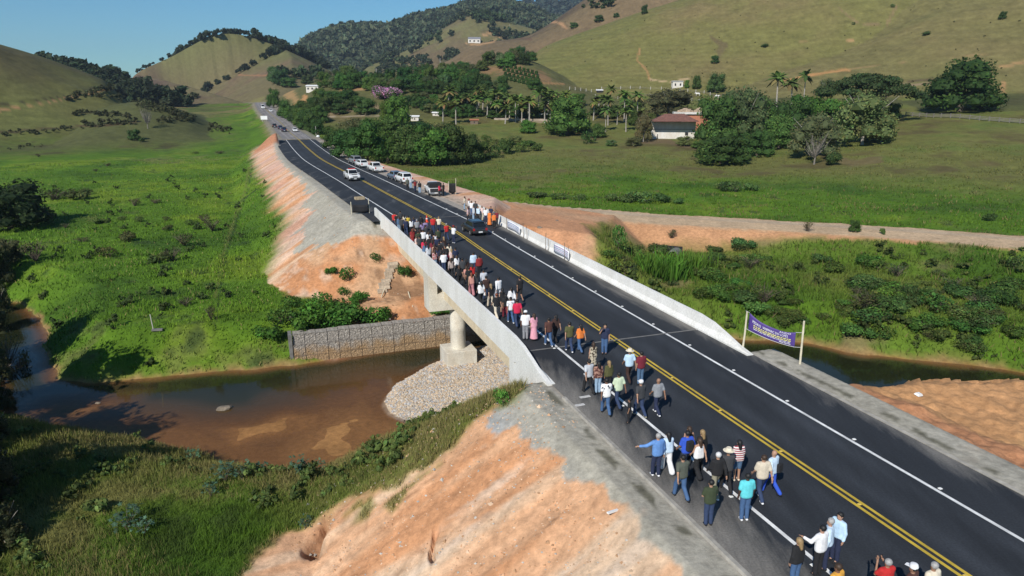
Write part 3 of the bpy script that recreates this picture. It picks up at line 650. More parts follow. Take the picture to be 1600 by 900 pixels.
# ------------------------------------------------------------------ road
def asphalt(name, base, patch, sc=0.6):
    m = bpy.data.materials.new(name); N, L, b = nt(m)
    geo = N.new('ShaderNodeTexCoord')
    mp = N.new('ShaderNodeMapping'); mp.inputs['Rotation'].default_value = (0, 0, RA); mp.inputs['Scale'].default_value = (1, 0.18, 1); L.new(geo.outputs['Object'], mp.inputs['Vector'])
    t = N.new('ShaderNodeTexNoise'); t.inputs['Scale'].default_value = sc; t.inputs['Detail'].default_value = 7; t.inputs['Roughness'].default_value = 0.68; L.new(mp.outputs[0], t.inputs['Vector'])
    t2 = N.new('ShaderNodeTexNoise'); t2.inputs['Scale'].default_value = 14; t2.inputs['Detail'].default_value = 5; L.new(geo.outputs['Object'], t2.inputs['Vector'])
    at_ = N.new('ShaderNodeAttribute'); at_.attribute_name = 'dust'
    rp = N.new('ShaderNodeValToRGB'); L.new(t.outputs['Fac'], rp.inputs['Fac'])
    rp.color_ramp.elements[0].position = 0.30; rp.color_ramp.elements[1].position = 0.75
    rp.color_ramp.elements[0].color = (*[c * 0.72 for c in base], 1); rp.color_ramp.elements[1].color = (*[c * 1.55 for c in base], 1)
    ad = N.new('ShaderNodeMath'); ad.operation = 'MULTIPLY_ADD'; L.new(t.outputs['Fac'], ad.inputs[0]); ad.inputs[1].default_value = 1.6; L.new(at_.outputs['Fac'], ad.inputs[2])
    mr = N.new('ShaderNodeMapRange'); mr.inputs['From Min'].default_value = 1.15; mr.inputs['From Max'].default_value = 1.75; mr.inputs['To Max'].default_value = 0.9; L.new(ad.outputs[0], mr.inputs['Value'])
    mx = N.new('ShaderNodeMix'); mx.data_type = 'RGBA'; L.new(mr.outputs[0], mx.inputs[0]); L.new(rp.outputs['Color'], mx.inputs[6]); mx.inputs[7].default_value = (*patch, 1)
    fi = N.new('ShaderNodeMapRange'); fi.inputs['From Min'].default_value = 0.3; fi.inputs['From Max'].default_value = 0.7; fi.inputs['To Min'].default_value = 0.80; fi.inputs['To Max'].default_value = 1.2; L.new(t2.outputs['Fac'], fi.inputs['Value'])
    la = N.new('ShaderNodeAttribute'); la.attribute_name = 'wheel_path'; l1 = N.new('ShaderNodeMath'); l1.operation = 'MULTIPLY_ADD'; L.new(la.outputs['Fac'], l1.inputs[0]); L.new(t.outputs['Fac'], l1.inputs[1]); l1.inputs[2].default_value = 1.0; l2 = N.new('ShaderNodeMath'); l2.operation = 'MULTIPLY'; L.new(l1.outputs[0], l2.inputs[0]); L.new(fi.outputs[0], l2.inputs[1])
    vm = N.new('ShaderNodeVectorMath'); vm.operation = 'SCALE'; L.new(mx.outputs[2], vm.inputs[0]); L.new(l2.outputs[0], vm.inputs['Scale'])
    L.new(vm.outputs[0], b.inputs['Base Color']); b.inputs['Roughness'].default_value = 0.82; b.inputs['Specular IOR Level'].default_value = 0.3
    bp = N.new('ShaderNodeBump'); bp.inputs['Strength'].default_value = 0.2; bp.inputs['Distance'].default_value = 0.02; L.new(t2.outputs['Fac'], bp.inputs['Height']); L.new(bp.outputs['Normal'], b.inputs['Normal'])
    return m
A_NEW = asphalt('new_asphalt', (0.026, 0.029, 0.034), (0.27, 0.25, 0.22)); A_OLD = asphalt('worn_asphalt', (0.19, 0.175, 0.165), (0.30, 0.26, 0.21))
def ribbon(s0, s1, n0, n1, dz, step=1.5, cols=1):
    ss = np.linspace(s0, s1, max(2, int((s1 - s0) / step) + 1)); V = []
    for s in ss:
        for k in range(cols + 1):
            V.append(road_pt(s, n0 + (n1 - n0) * k / cols, dz)[0])
    c = cols + 1; F = []
    for i in range(len(ss) - 1):
        for k in range(cols): F.append((i * c + k, i * c + k + 1, (i + 1) * c + k + 1, (i + 1) * c + k))
    return V, F, ss
def wheel(n): a = abs(n); return 0.55 * math.exp(-((a - 1.0) / 0.35) ** 2) + 0.65 * math.exp(-((a - 2.7) / 0.38) ** 2) - 0.2 * math.exp(-((a - 0.15) / 0.3) ** 2)
def road_sheet(name, s0, s1, nl, nr, dz, m, label, parent=None):
    V, F, ss = ribbon(s0, s1, nl, nr, dz, cols=48)
    me = mesh_np(name, np.array([tuple(v) for v in V]), F, [m], smooth=True)
    dust = []; lane = []
    for s in ss:
        for k in range(49):
            n = nl + (nr - nl) * k / 48; lane.append(wheel(n))
            e = max(0, (abs(n) - 3.9) / 2.0) * (0.52 if n > 0 else 0.30)
            if 14 < s < 56 and n > 4.0: e += 0.25 * (n - 4.0) / 1.4
            if -20 < s < 12 and n < -3.6: e += 0.20 + 0.26 * (-n - 3.6) / 2
            if s > 60 and n < -3.9: e = 0.22 + 0.12 * (-n - 3.9) / 3
            if 54 < s < 84 and n > -3: e += 0.20
            if 205 < s < 214: e += 0.2
            dust.append(e)
    me.attributes.new('dust', 'FLOAT', 'POINT').data.foreach_set('value', np.array(dust, np.float32)); me.attributes.new('wheel_path', 'FLOAT', 'POINT').data.foreach_set('value', np.array(lane, np.float32))
    return tag(obj(name, me, parent), label, kind='structure')
road_sheet('road', -45, 12.35, -6.1, 6.05, 0.0, A_NEW, 'dark new asphalt road on the near embankment')
road_sheet('road', 57.15, 211, -7.0, 5.0, 0.0, A_NEW, 'dark new asphalt road beyond the bridge')
road_sheet('old_road', 211, 600, -4.6, 4.6, 0.0, A_OLD, 'worn grey road climbing the valley')
def paint(name, col, wear=0.25):
    return mat(name, col, 0.7, noise=1.4, amt=wear, dirt=tuple(c * 0.62 for c in col))
WHITE_P = paint('white_road_paint', (0.78, 0.78, 0.76)); YEL_P = paint('yellow_road_paint', (0.62, 0.43, 0.045), 0.12)
YEL_OLD = mat('worn_yellow_paint', (0.34, 0.27, 0.12), 0.8, noise=0.5, amt=0.3); WHITE_OLD = mat('worn_white_paint', (0.40, 0.39, 0.36), 0.8, noise=0.5, amt=0.3)
def marking(name, s0, s1, n, w, m, label, dz=0.005):
    V, F, _ = ribbon(s0, s1, n - w / 2, n + w / 2, dz)
    tag(obj(name, mesh_np(name, np.array([tuple(v) for v in V]), F, [m])), label, kind='structure')
marking('edge_line', -45, 211, -3.72, 0.15, WHITE_P, 'white edge line on the left of the road')
marking('edge_line', -45, 211, 3.38, 0.15, WHITE_P, 'white edge line on the right of the road')
marking('centre_line', -45, 211, -0.13, 0.13, YEL_P, 'left stripe of the double yellow centre line')
marking('centre_line', -45, 211, 0.14, 0.13, YEL_P, 'right stripe of the double yellow centre line')
marking('centre_line', 211.2, 560, 0.0, 0.35, YEL_OLD, 'faded yellow centre line on the old road')
marking('edge_line', 211.2, 480, 3.5, 0.16, WHITE_OLD, 'faded white edge line on the old road')
p_, r_ = road_pt(211.2, 0, 0.006)
MB().box((0, 0, 0), (9.0, 0.5, 0.006)).build('road_marking', YEL_P, None, p_, (0, 0, r_))['kind'] = 'structure'
# joint strips across the asphalt where the deck begins and ends
CONC_D = mat('joint_mortar', (0.17, 0.165, 0.155), 0.9, noise=3, amt=0.3)
for s in (12.4, 57.1):
    tag(MB().box((0, 0, 0), (11.2, 0.12, 0.012)).build('deck_joint', CONC_D, None, P3(s, -0.1, 0.004), (0, 0, ROADROT)), 'pale joint strip across the road', kind='structure')
# concrete edging along the asphalt
KERB = mat('kerb_concrete', (0.36, 0.335, 0.29), 0.9, noise=2.0, amt=0.3, bump=0.3)
def kerb(s0, s1, n, side, label):
    ss = np.arange(s0, s1, 1.0); V = []; F = []
    for s in ss:
        for (a, z) in ((0, -0.1), (0, 0.035), (0.16, 0.05), (0.20, -0.1)):
            V.append(tuple(road_pt(s, n + a * side, z)[0]))
    for i in range(len(ss) - 1):
        for k in range(3): F.append((i * 4 + k, i * 4 + k + 1, i * 4 + 5 + k, i * 4 + 4 + k))
    tag(obj('kerb', mesh_np('kerb', V, F, [KERB], smooth=False)), label, kind='structure')
kerb(-45, 6.5, -6.06, -1, 'low concrete kerb on the left of the near road'); kerb(-45, 8.0, 6.02, 1, 'low concrete kerb on the right of the near road')

# raised road studs
STW = mat('stud_plastic', (0.75, 0.75, 0.72), 0.4); STY = mat('stud_yellow', (0.62, 0.45, 0.10), 0.4)
sm_w = MB().box((0, 0, 0.012), (0.14, 0.12, 0.03), taper=0.7).mesh('road_stud', STW); sm_y = MB().box((0, 0, 0.012), (0.11, 0.11, 0.028), taper=0.7).mesh('road_stud', STY)
def studs(ss, n, me, label, grp):
    for s in ss:
        p, r = road_pt(s, n, 0.005); o = obj('road_stud', me, None, p, (0, 0, r)); tag(o, label, 'road stud', grp)
studs(np.arange(-18.2, 66, 4.05), 3.60, sm_w, 'small white road stud beside the right edge line', 'studs along the right edge line')
studs(np.arange(-12, 20, 4.05), -3.95, sm_w, 'small white road stud beside the left edge line', 'studs along the left edge line')
studs(np.arange(-18, 40, 4.05), 0.005, sm_y, 'small yellow road stud between the yellow stripes', 'studs along the centre line')
# ------------------------------------------------------------------ bridge
def weathered(name, base, stain, scale=0.5, drip=True, amt=0.55, rough=0.88):
    m = bpy.data.materials.new(name); N, L, b = nt(m)
    tc = N.new('ShaderNodeTexCoord'); mp = N.new('ShaderNodeMapping'); mp.inputs['Scale'].default_value = (2.0, 2.0, 0.9) if drip else (1, 1, 1); L.new(tc.outputs['Object'], mp.inputs['Vector'])
    t = N.new('ShaderNodeTexNoise'); t.inputs['Scale'].default_value = scale; t.inputs['Detail'].default_value = 8; t.inputs['Roughness'].default_value = 0.66; L.new(mp.outputs[0], t.inputs['Vector'])
    t2 = N.new('ShaderNodeTexNoise'); t2.inputs['Scale'].default_value = 9; t2.inputs['Detail'].default_value = 6; L.new(tc.outputs['Object'], t2.inputs['Vector'])
    rp = N.new('ShaderNodeValToRGB'); rp.color_ramp.elements[0].position = 0.36; rp.color_ramp.elements[1].position = 0.62
    rp.color_ramp.elements[0].color = (*[a * (1 - amt) + c * amt for a, c in zip(base, stain)], 1); rp.color_ramp.elements[1].color = (*base, 1); L.new(t.outputs['Fac'], rp.inputs['Fac'])
    mr = N.new('ShaderNodeMapRange'); mr.inputs['From Min'].default_value = 0.3; mr.inputs['From Max'].default_value = 0.7; mr.inputs['To Min'].default_value = 0.86; mr.inputs['To Max'].default_value = 1.1; L.new(t2.outputs['Fac'], mr.inputs['Value'])
    vm = N.new('ShaderNodeVectorMath'); vm.operation = 'SCALE'; L.new(rp.outputs['Color'], vm.inputs[0]); L.new(mr.outputs[0], vm.inputs['Scale']); L.new(vm.outputs[0], b.inputs['Base Color'])
    b.inputs['Roughness'].default_value = rough
    bp = N.new('ShaderNodeBump'); bp.inputs['Strength'].default_value = 0.25; bp.inputs['Distance'].default_value = 0.03; L.new(t2.outputs['Fac'], bp.inputs['Height']); L.new(bp.outputs['Normal'], b.inputs['Normal'])
    return m
CONC = weathered('parapet_concrete', (0.82, 0.81, 0.77), (0.56, 0.54, 0.48), 0.22, amt=0.5)
CONC_B = weathered('girder_concrete', (0.74, 0.64, 0.46), (0.52, 0.40, 0.25), 0.6)
CONC_W = weathered('pier_concrete', (0.70, 0.67, 0.58), (0.50, 0.42, 0.31), 0.5)
bridge = empty('bridge', P3(0, 0, 0), ROADROT); tag(bridge, 'grey concrete road bridge with solid parapets over the brown river', 'bridge')
def bpart(mb, name, m, **k): return mb.build(name, m, bridge, **k)
def sbox(mb, s0, s1, n0, n1, z0, z1, mi=0): return mb.box(((n0 + n1) / 2, (s0 + s1) / 2, (z0 + z1) / 2), (n1 - n0, s1 - s0, z1 - z0), M=Matrix.Identity(3), mi=mi)
bpart(sbox(MB(), 12.5, 57.0, -6.05, 5.85, -0.62, -0.03), 'deck_slab', CONC)
V, F, ss = ribbon(12.45, 57.05, -5.92, 5.72, 0.0, cols=48)
me = mesh_np('deck_surface', np.array([tuple(Matrix.Rotation(-ROADROT, 3, 'Z') @ (v - P3(0, 0, 0))) for v in V]), F, [A_NEW])
me.attributes.new('dust', 'FLOAT', 'POINT').data.foreach_set('value', np.array([max(0, abs(-5.92 + 11.64 * k / 48) - 3.8) / 2 * (0.85 if k > 24 else 0.34) for s in ss for k in range(49)], np.float32)); me.attributes.new('wheel_path', 'FLOAT', 'POINT').data.foreach_set('value', np.array([wheel(-5.92 + 11.64 * k / 48) for s in ss for k in range(49)], np.float32))
obj('deck_surface', me, bridge)
def parapet(outer, sgn, s0, s1, taper0=False):
    """solid safety-shape barrier; outer = n of its outside face, sgn towards the road"""
    mb = MB(); st = [(s0, 0.92), (s1, 0.92)]
    if taper0: st = [(7.6, 0.03), (8.7, 0.20), (9.8, 0.48), (11.2, 0.80), (12.6, 0.92), (s1, 0.92)]
    prof = []
    for s, h in st:
        ob = -0.64 if s > 12.3 else -0.10
        q = [(outer, ob), (outer, h), (outer + sgn * 0.20, h), (outer + sgn * 0.25, min(h * 0.99, 0.36 + 0 * h)), (outer + sgn * 0.42, min(h * 0.8, 0.09)), (outer + sgn * 0.42, ob)]
        prof.append([(n, s, z) for n, z in q])
    V = [p for q in prof for p in q]; F = []
    for i in range(len(prof) - 1):
        for k in range(6): F.append((i * 6 + k, i * 6 + (k + 1) % 6, (i + 1) * 6 + (k + 1) % 6, (i + 1) * 6 + k))
    F.append(tuple(range(6))[::-1]); F.append(tuple((len(prof) - 1) * 6 + k for k in range(6)))
    return mb.add(V, F)
for outer, sgn in ((-6.32, 1), (6.02, -1)):
    cuts = [12.0, 24.3, 36.6, 48.9, 61.0]
    for i in range(4):
        bpart(parapet(outer, sgn, cuts[i] + (0.008 if i else 0), cuts[i + 1] - 0.008, taper0=(i == 0)), 'parapet', CONC)
for n in (-4.75, -0.1, 4.5):
    for a, b_ in ((12.6, 33.55), (35.45, 56.5)):
        mb = MB(); sbox(mb, a, b_, n - 0.22, n + 0.22, -2.9, -0.63)
        bpart(mb, 'girder', CONC_B)
cap = MB(); sbox(cap, 33.6, 35.4, -4.7, 4.45, -3.9, -2.91); sbox(cap, 33.6, 35.4, -6.3, -4.71, -3.895, -2.4); sbox(cap, 33.62, 35.38, -6.3, -5.55, -2.4, -0.66); sbox(cap, 33.62, 35.38, 4.46, 6.0, -3.895, -2.4); sbox(cap, 33.62, 35.38, 5.25, 6.0, -2.4, -0.66); sbox(cap, 33.9, 35.2, -5.0, 4.7, -2.9, -0.64)
bpart(cap, 'pier_cap', CONC_W)
for n in (-3.65, 3.4):
    c = MB().lathe([(0.66, -7.62), (0.66, -6.0), (0.668, -5.98), (0.668, -5.5), (0.66, -5.48), (0.66, -3.9)], (n, 34.3, 0), 28); bpart(c, 'column', CONC_W, smooth=True)
    bpart(MB().box((n, 34.3, -8.5), (2.7, 2.5, 1.8), M=Matrix.Identity(3)), 'footing', CONC_W, bevel=0.03)
def wing(n0, n1, pts, name='wing_wall'):
    mb = MB(); V = [(n0, s, z) for s, z in pts] + [(n1, s, z) for s, z in pts]; k = len(pts)
    F = [tuple(range(k)), tuple(range(2 * k - 1, k - 1, -1))] + [((i + 1) % k, i, k + i, k + (i + 1) % k) for i in range(k)]
    return bpart(mb.add(V, F), name, CONC)
for n0, n1 in ((-6.31, -5.95), (5.65, 6.01)):
    wing(n0, n1, [(7.6, -0.11), (12.29, -0.11), (12.29, -0.65), (13.3, -0.65), (13.3, -3.3), (11.2, -2.9), (7.6, -0.7)])
    wing(n0, n1, [(56.6, -0.65), (61.0, -0.65), (61.0, -1.6), (58.0, -4.6), (56.6, -4.6)])
for a_ in ((56.7, 57.9, -4.9, 4.7, -5.2, -0.66), (56.72, 57.2, -5.94, -4.91, -5.2, -2.9), (12.0, 12.55, -5.94, 5.64, -4.5, -0.65)): bpart(sbox(MB(), *a_), 'abutment', CONC_B)

# ------------------------------------------------------------------ gabion wall of wire baskets filled with stone
def rock_panel(seed, w=0.98, h=0.98, d=1.0, nx=7, nz=7):
    rg = np.random.default_rng(seed); pts = []
    gx, gz_ = 16, 16
    cs = np.stack([(np.repeat(np.arange(nx), nz) + rg.uniform(0.1, 0.9, nx * nz)) / nx, (np.tile(np.arange(nz), nx) + rg.uniform(0.1, 0.9, nx * nz)) / nz], 1); hs_ = rg.uniform(0.02, 0.09, nx * nz)
    u, v = np.meshgrid(np.linspace(0, 1, gx), np.linspace(0, 1, gz_), indexing='ij'); u = u.ravel(); v = v.ravel()
    dd = np.hypot(u[:, None] - cs[:, 0], (v[:, None] - cs[:, 1])); i = dd.argmin(1); s2 = np.sort(dd, 1)
    bulge = hs_[i] * np.clip((s2[:, 1] - s2[:, 0]) * nx * 1.6, 0, 1) ** 0.5
    V = np.stack([(u - 0.5) * w, -d / 2 - bulge, (v - 0.5) * h], 1)
    idx = np.arange(gx * gz_).reshape(gx, gz_)
    F = [tuple(q) for q in np.stack([idx[:-1, :-1], idx[1:, :-1], idx[1:, 1:], idx[:-1, 1:]], -1).reshape(-1, 4)]
    mb = MB().add([tuple(p) for p in V], F)
    x, y, z = w / 2, d / 2, h / 2
    top = [(-x, -y, z), (x, -y, z), (x, y, z), (-x, y, z)]
    mb.add(top, [(0, 1, 2, 3)]); mb.add([(-x, -y, -z), (-x, y, -z), (-x, y, z), (-x, -y, z)], [(0, 1, 2, 3)][::-1]); mb.add([(x, -y, -z), (x, y, -z), (x, y, z), (x, -y, z)], [(0, 1, 2, 3)])
    return mb
def stone_mat(name, a, b_, c):
    m = bpy.data.materials.new(name); N, L, b = nt(m); tc = N.new('ShaderNodeTexCoord')
    v = N.new('ShaderNodeTexVoronoi'); v.inputs['Scale'].default_value = 7.5; L.new(tc.outputs['Object'], v.inputs['Vector'])
    oi = N.new('ShaderNodeObjectInfo'); geo = N.new('ShaderNodeNewGeometry'); sx = N.new('ShaderNodeSeparateXYZ'); L.new(geo.outputs['Position'], sx.inputs[0])
    rp = N.new('ShaderNodeValToRGB'); e = rp.color_ramp.elements; e[0].color = (*a, 1); e[1].color = (*b_, 1); sp = N.new('ShaderNodeSeparateColor'); L.new(v.outputs['Color'], sp.inputs[0]); L.new(sp.outputs[0], rp.inputs['Fac'])
    no = N.new('ShaderNodeTexNoise'); no.inputs['Scale'].default_value = 0.8; no.inputs['Detail'].default_value = 5; L.new(geo.outputs['Position'], no.inputs['Vector'])
    ad = N.new('ShaderNodeMath'); ad.operation = 'MULTIPLY_ADD'; L.new(no.outputs['Fac'], ad.inputs[0]); ad.inputs[1].default_value = -2.4; L.new(sx.outputs['Z'], ad.inputs[2])
    mr = N.new('ShaderNodeMapRange'); mr.inputs['From Min'].default_value = -9.2; mr.inputs['From Max'].default_value = -9.9; mr.inputs['To Min'].default_value = 0.12; mr.inputs['To Max'].default_value = 0.92; L.new(ad.outputs[0], mr.inputs['Value'])
    mx = N.new('ShaderNodeMix'); mx.data_type = 'RGBA'; L.new(mr.outputs[0], mx.inputs[0]); L.new(rp.outputs['Color'], mx.inputs[6]); mx.inputs[7].default_value = (*c, 1)
    dk = N.new('ShaderNodeMapRange'); dk.inputs['From Min'].default_value = 0.0; dk.inputs['From Max'].default_value = 0.6; dk.inputs['To Min'].default_value = 1.1; dk.inputs['To Max'].default_value = 0.62; L.new(v.outputs['Distance'], dk.inputs['Value'])
    vm = N.new('ShaderNodeVectorMath'); vm.operation = 'SCALE'; L.new(mx.outputs[2], vm.inputs[0]); L.new(dk.outputs[0], vm.inputs['Scale']); L.new(vm.outputs[0], b.inputs['Base Color']); b.inputs['Roughness'].default_value = 0.95
    return m
GAB = stone_mat('gabion_stone', (0.29, 0.28, 0.265), (0.54, 0.51, 0.46), (0.44, 0.29, 0.15)); WIRE = mat('rusty_wire', (0.085, 0.065, 0.05), 0.7, metal=0.4)
gab = empty('gabion_wall', P3(40.6, -16.8, 0), ROADROT); tag(gab, 'long gabion wall of stone filled wire baskets along the far river bank', 'gabion wall')
panels = [rock_panel(i).mesh('gabion_basket', GAB, fix=True) for i in range(5)]
wire = MB()
for a in np.linspace(-0.5, 0.5, 2): wire.tube([(a, -0.545, -0.5), (a, -0.545, 0.5)], 0.012, 4); wire.tube([(-0.5, -0.55, a), (0.5, -0.55, a)], 0.010, 4)
wire.tube([(-0.5, -0.5, 0.5), (-0.5, 0.5, 0.505)], 0.014, 4)
wme = wire.mesh('wire_edge', WIRE, fix=False)
for i in range(25):
    for t in range(3):
        x = i * 1.0; o = obj('gabion_basket', panels[(i * 3 + t * 7) % 5], gab, (x, 0.18 * t + 0.02 * math.sin(i * 2.1) + 0.6 * sst(14, 24, i), -9.35 + t * 0.985 + 0.03 * math.sin(i * 1.3 + t)), (0, 0, R(random.uniform(-1.2, 1.2))))
        obj('wire_edge', wme, o)
ret = MB().box((-0.72, 0.3, -8.35), (0.30, 1.4, 3.0), M=Matrix.Identity(3)); ret.build('end_slab', CONC_D, gab)

# ------------------------------------------------------------------ loose stones: island gravel, rubble
def stones(name, P, S, m, seed, cols, label, flat=0.7):
    rg = np.random.default_rng(seed); n = len(P)
    base = np.array([(1, 0, 0), (0, 1, 0), (-1, 0, 0), (0, -1, 0), (0.1, 0.1, 1), (0, -0.1, -1)], np.float32)
    T = np.array([(0, 1, 4), (1, 2, 4), (2, 3, 4), (3, 0, 4), (1, 0, 5), (2, 1, 5), (3, 2, 5), (0, 3, 5)])
    V = base[None] * rg.uniform(0.6, 1.25, (n, 6, 3)) * S[:, None, None] * np.array([1, 1, flat])
    a = rg.uniform(0, 6.28, n); c, s_ = np.cos(a)[:, None], np.sin(a)[:, None]
    V = np.stack([V[..., 0] * c - V[..., 1] * s_, V[..., 0] * s_ + V[..., 1] * c, V[..., 2]], -1) + P[:, None, :]
    F = (T[None] + 6 * np.arange(n)[:, None, None]).reshape(-1, 3)
    me = mesh_np(name, V.reshape(-1, 3), F, [m], smooth=False)
    k = rg.integers(0, len(cols), n); C = np.array(cols, np.float32)[k] * rg.uniform(0.75, 1.2, (n, 1)); set_col(me, 'tint', np.repeat(C, 6, 0))
    return tag(obj(name, me), label, kind='stuff')
def tint_mat(name, rough=0.9, trans=0.0):
    m = bpy.data.materials.new(name); N, L, b = nt(m); a = N.new('ShaderNodeAttribute'); a.attribute_name = 'tint'
    L.new(a.outputs['Color'], b.inputs['Base Color']); b.inputs['Roughness'].default_value = rough; b.inputs['Specular IOR Level'].default_value = 0.2
    return m
TINT = tint_mat('tinted_stone')
def scatter(poly, n, rg, margin=0.0):
    lo = poly.min(0); hi = poly.max(0); p = rg.uniform(lo, hi, (n, 2)); k = poly_sd(p[:, 0], p[:, 1], poly) < -margin
    return p[k]
_r = np.random.default_rng(5)
p = scatter(ISLAND, 21000, _r, 0.05); z = terrain(p[:, 0], p[:, 1]); k = z > WATER - 0.08; p = p[k]; z = z[k]
rsn = (p - RO) @ RU; k = np.abs((p - RO) @ RN) < 40; S = _r.uniform(0.06, 0.16, len(p))
stones('island_gravel', np.column_stack([p, z + 0.02]), S, TINT, 3, [(0.50, 0.42, 0.32), (0.46, 0.44, 0.41), (0.36, 0.36, 0.37), (0.54, 0.42, 0.30), (0.42, 0.33, 0.24)], 'broken stone heaped round the bridge pier')
# coarse clods and stones on the raw slopes
def slope_pts(n, s0, s1, n0, n1):
    s = _r.uniform(s0, s1, n); o = _r.uniform(n0, n1, n); q = RO + s[:, None] * RU + o[:, None] * RN; return np.column_stack([q, terrain(q[:, 0], q[:, 1])])
q = np.vstack([slope_pts(5200, -16, 12, -19, -8.2), slope_pts(900, 40, 60, -16, 8), slope_pts(900, 60, 130, -19, -9), slope_pts(500, 3, 13, -9.5, -6.6)])
q = q[q[:, 2] > WATER + 0.1]
stones('slope_clods', q, np.random.default_rng(8).gamma(1.6, 0.018, len(q)) + 0.012, TINT, 9, [(0.55, 0.33, 0.19), (0.58, 0.42, 0.29), (0.42, 0.25, 0.14), (0.45, 0.42, 0.37)], 'clods and stones on the raw embankment slopes')
q = scatter(SANDP, 3600, _r, 0.3); q = np.column_stack([q, terrain(q[:, 0], q[:, 1]) + 0.35])
def boulder(name, p, d, m, label, rz=0, cat='rock'):
    bm = bmesh.new(); bmesh.ops.create_icosphere(bm, subdivisions=2, radius=1.0)
    rr = random.Random(int(abs(p[0] * 31 + p[1] * 17)))
    for v in bm.verts: v.co *= 0.8 + 0.35 * rr.random(); v.co.x *= d[0]; v.co.y *= d[1]; v.co.z *= d[2]
    me = bpy.data.meshes.new(name); bm.to_mesh(me); bm.free(); me.materials.append(m)
    return tag(obj(name, me, None, p, (0, 0, rz)), label, cat)
ROCK = mat('pale_rock', (0.20, 0.165, 0.125), 0.9, noise=3, amt=0.3, bump=0.4)
w_ = onz(351, 639, WATER); boulder('rock', (w_[0], w_[1], WATER + 0.02), (0.62, 0.36, 0.26), ROCK, 'pale rock lying alone in the shallow river', 0.3)
w_ = onz(153, 630, WATER); boulder('rock', (w_[0], w_[1], WATER), (0.22, 0.14, 0.12), ROCK, 'small pale rock by the grassy sandbar')
w_ = onz(562, 553, WATER); boulder('rock', (w_[0], w_[1], WATER), (0.34, 0.25, 0.26), ROCK, 'rounded rock at the foot of the gabion wall')
for i, (px, py, d, l) in enumerate([(843, 356, 0.35, 'dark stone on the orange earth beyond the right parapet'), (870, 345, 0.3, 'small stone on the orange earth behind the white banners'), (454, 498, 0.5, 'pale stone slab at the foot of the far embankment')]):
    q = at(px, py); boulder('rock', q, (d, d * 0.7, d * 0.5), ROCK, l, i)

# ------------------------------------------------------------------ banners, signs, cones and other small things by the road
WOOD = mat('raw_timber', (0.42, 0.33, 0.21), 0.85, noise=4, amt=0.25); WOOD_P = mat('pale_pole', (0.62, 0.56, 0.42), 0.8, noise=3, amt=0.2); WOOD_D = mat('old_timber', (0.16, 0.12, 0.085), 0.9, noise=4, amt=0.3)
CLOTH_W = mat('white_banner_cloth', (0.80, 0.81, 0.84), 0.7, noise=2, amt=0.06); PURPLE = mat('purple_banner_cloth', (0.075, 0.042, 0.22), 0.6, noise=1.2, amt=0.2); PRINT_W = mat('white_print', (0.85, 0.85, 0.88), 0.7); PRINT_Y = mat('yellow_print', (0.80, 0.76, 0.22), 0.7); PRINT_B = mat('blue_print', (0.22, 0.30, 0.50), 0.7); PRINT_R = mat('violet_print', (0.42, 0.30, 0.52), 0.7); CORD = mat('pale_cord', (0.6, 0.6, 0.58), 0.8)
BLACK_N = mat('black_mesh_cloth', (0.012, 0.012, 0.014), 0.8, noise=6, amt=0.3)
def text_part(s, size, m, parent, loc, surf, name='lettering', sx=1.0):
    """flat lettering that follows the cloth: surf(x, z) -> (x, y, z)"""
    cu = bpy.data.curves.new('t', 'FONT'); cu.body = s; cu.size = size; cu.align_x = 'LEFT'; cu.resolution_u = 2
    o = bpy.data.objects.new('t', cu); COL.objects.link(o); dg = bpy.context.evaluated_depsgraph_get()
    me = bpy.data.meshes.new_from_object(o.evaluated_get(dg)); bpy.data.objects.remove(o)
    for v in me.vertices: v.co = surf(loc[0] + v.co.x * sx, loc[1] + v.co.y)
    me.name = name; me.materials.clear(); me.materials.append(m); return tag(obj(name, me, parent), kind='stuff')
def cloth(mbname, W, H, surf, m, parent, nx=20, nz=6):
    V = []; F = []
    for i in range(nx + 1):
        for k in range(nz + 1):
            p = surf(W * i / nx, H * k / nz); V.append(p)
    for i in range(nx):
        for k in range(nz): a = i * (nz + 1) + k; F.append((a, a + nz + 1, a + nz + 2, a + 1))
    me = mesh_np(mbname, np.array([tuple(v) for v in V]), F, [m]); o = obj(mbname, me, parent)
    sol = o.modifiers.new('thickness', 'SOLIDIFY'); sol.thickness = 0.008; return o
# purple banner between two poles at the right end of the bridge
pa = P3(8.6, 6.05, -0.06); pb = P3(5.75, 7.6, -0.08)
ban = empty('purple_banner', pa, math.atan2(pb.y - pa.y, pb.x - pa.x)); tag(ban, 'purple cloth banner with white and yellow lettering stretched between two pale poles', 'banner')
BL = math.hypot(pb.x - pa.x, pb.y - pa.y); dzb = pb.z - pa.z
for x, z0, h, ln in ((0, -0.3, 2.60, 0.05), (BL, dzb - 0.3, 2.75, -0.03)):
    MB().tube([(x, 0, z0), (x + ln, 0.02, z0 + h * 0.5), (x + ln * 1.5, 0, z0 + h)], [0.06, 0.055, 0.05], 8).build('pole', WOOD_P, ban, smooth=True)
bw, bh = BL - 0.62, 1.12
def bsurf(x, z, off=0.0):
    u = x / bw; sag = 0.30 * 4 * u * (1 - u)
    b0 = 1.28 - 0.38 * u - 0.10 * 4 * u * (1 - u); t0 = 2.28 - 0.55 * u - sag * 1.05
    y = -0.05 - 0.05 * math.sin(u * 9) * (z / bh) - off
    return Vector((0.24 + x, y, b0 + (t0 - b0) * z / bh))
cl = cloth('banner_cloth', bw, bh, bsurf, PURPLE, ban, 28, 8)
bt = lambda x, z: bsurf(x, z, 0.012)
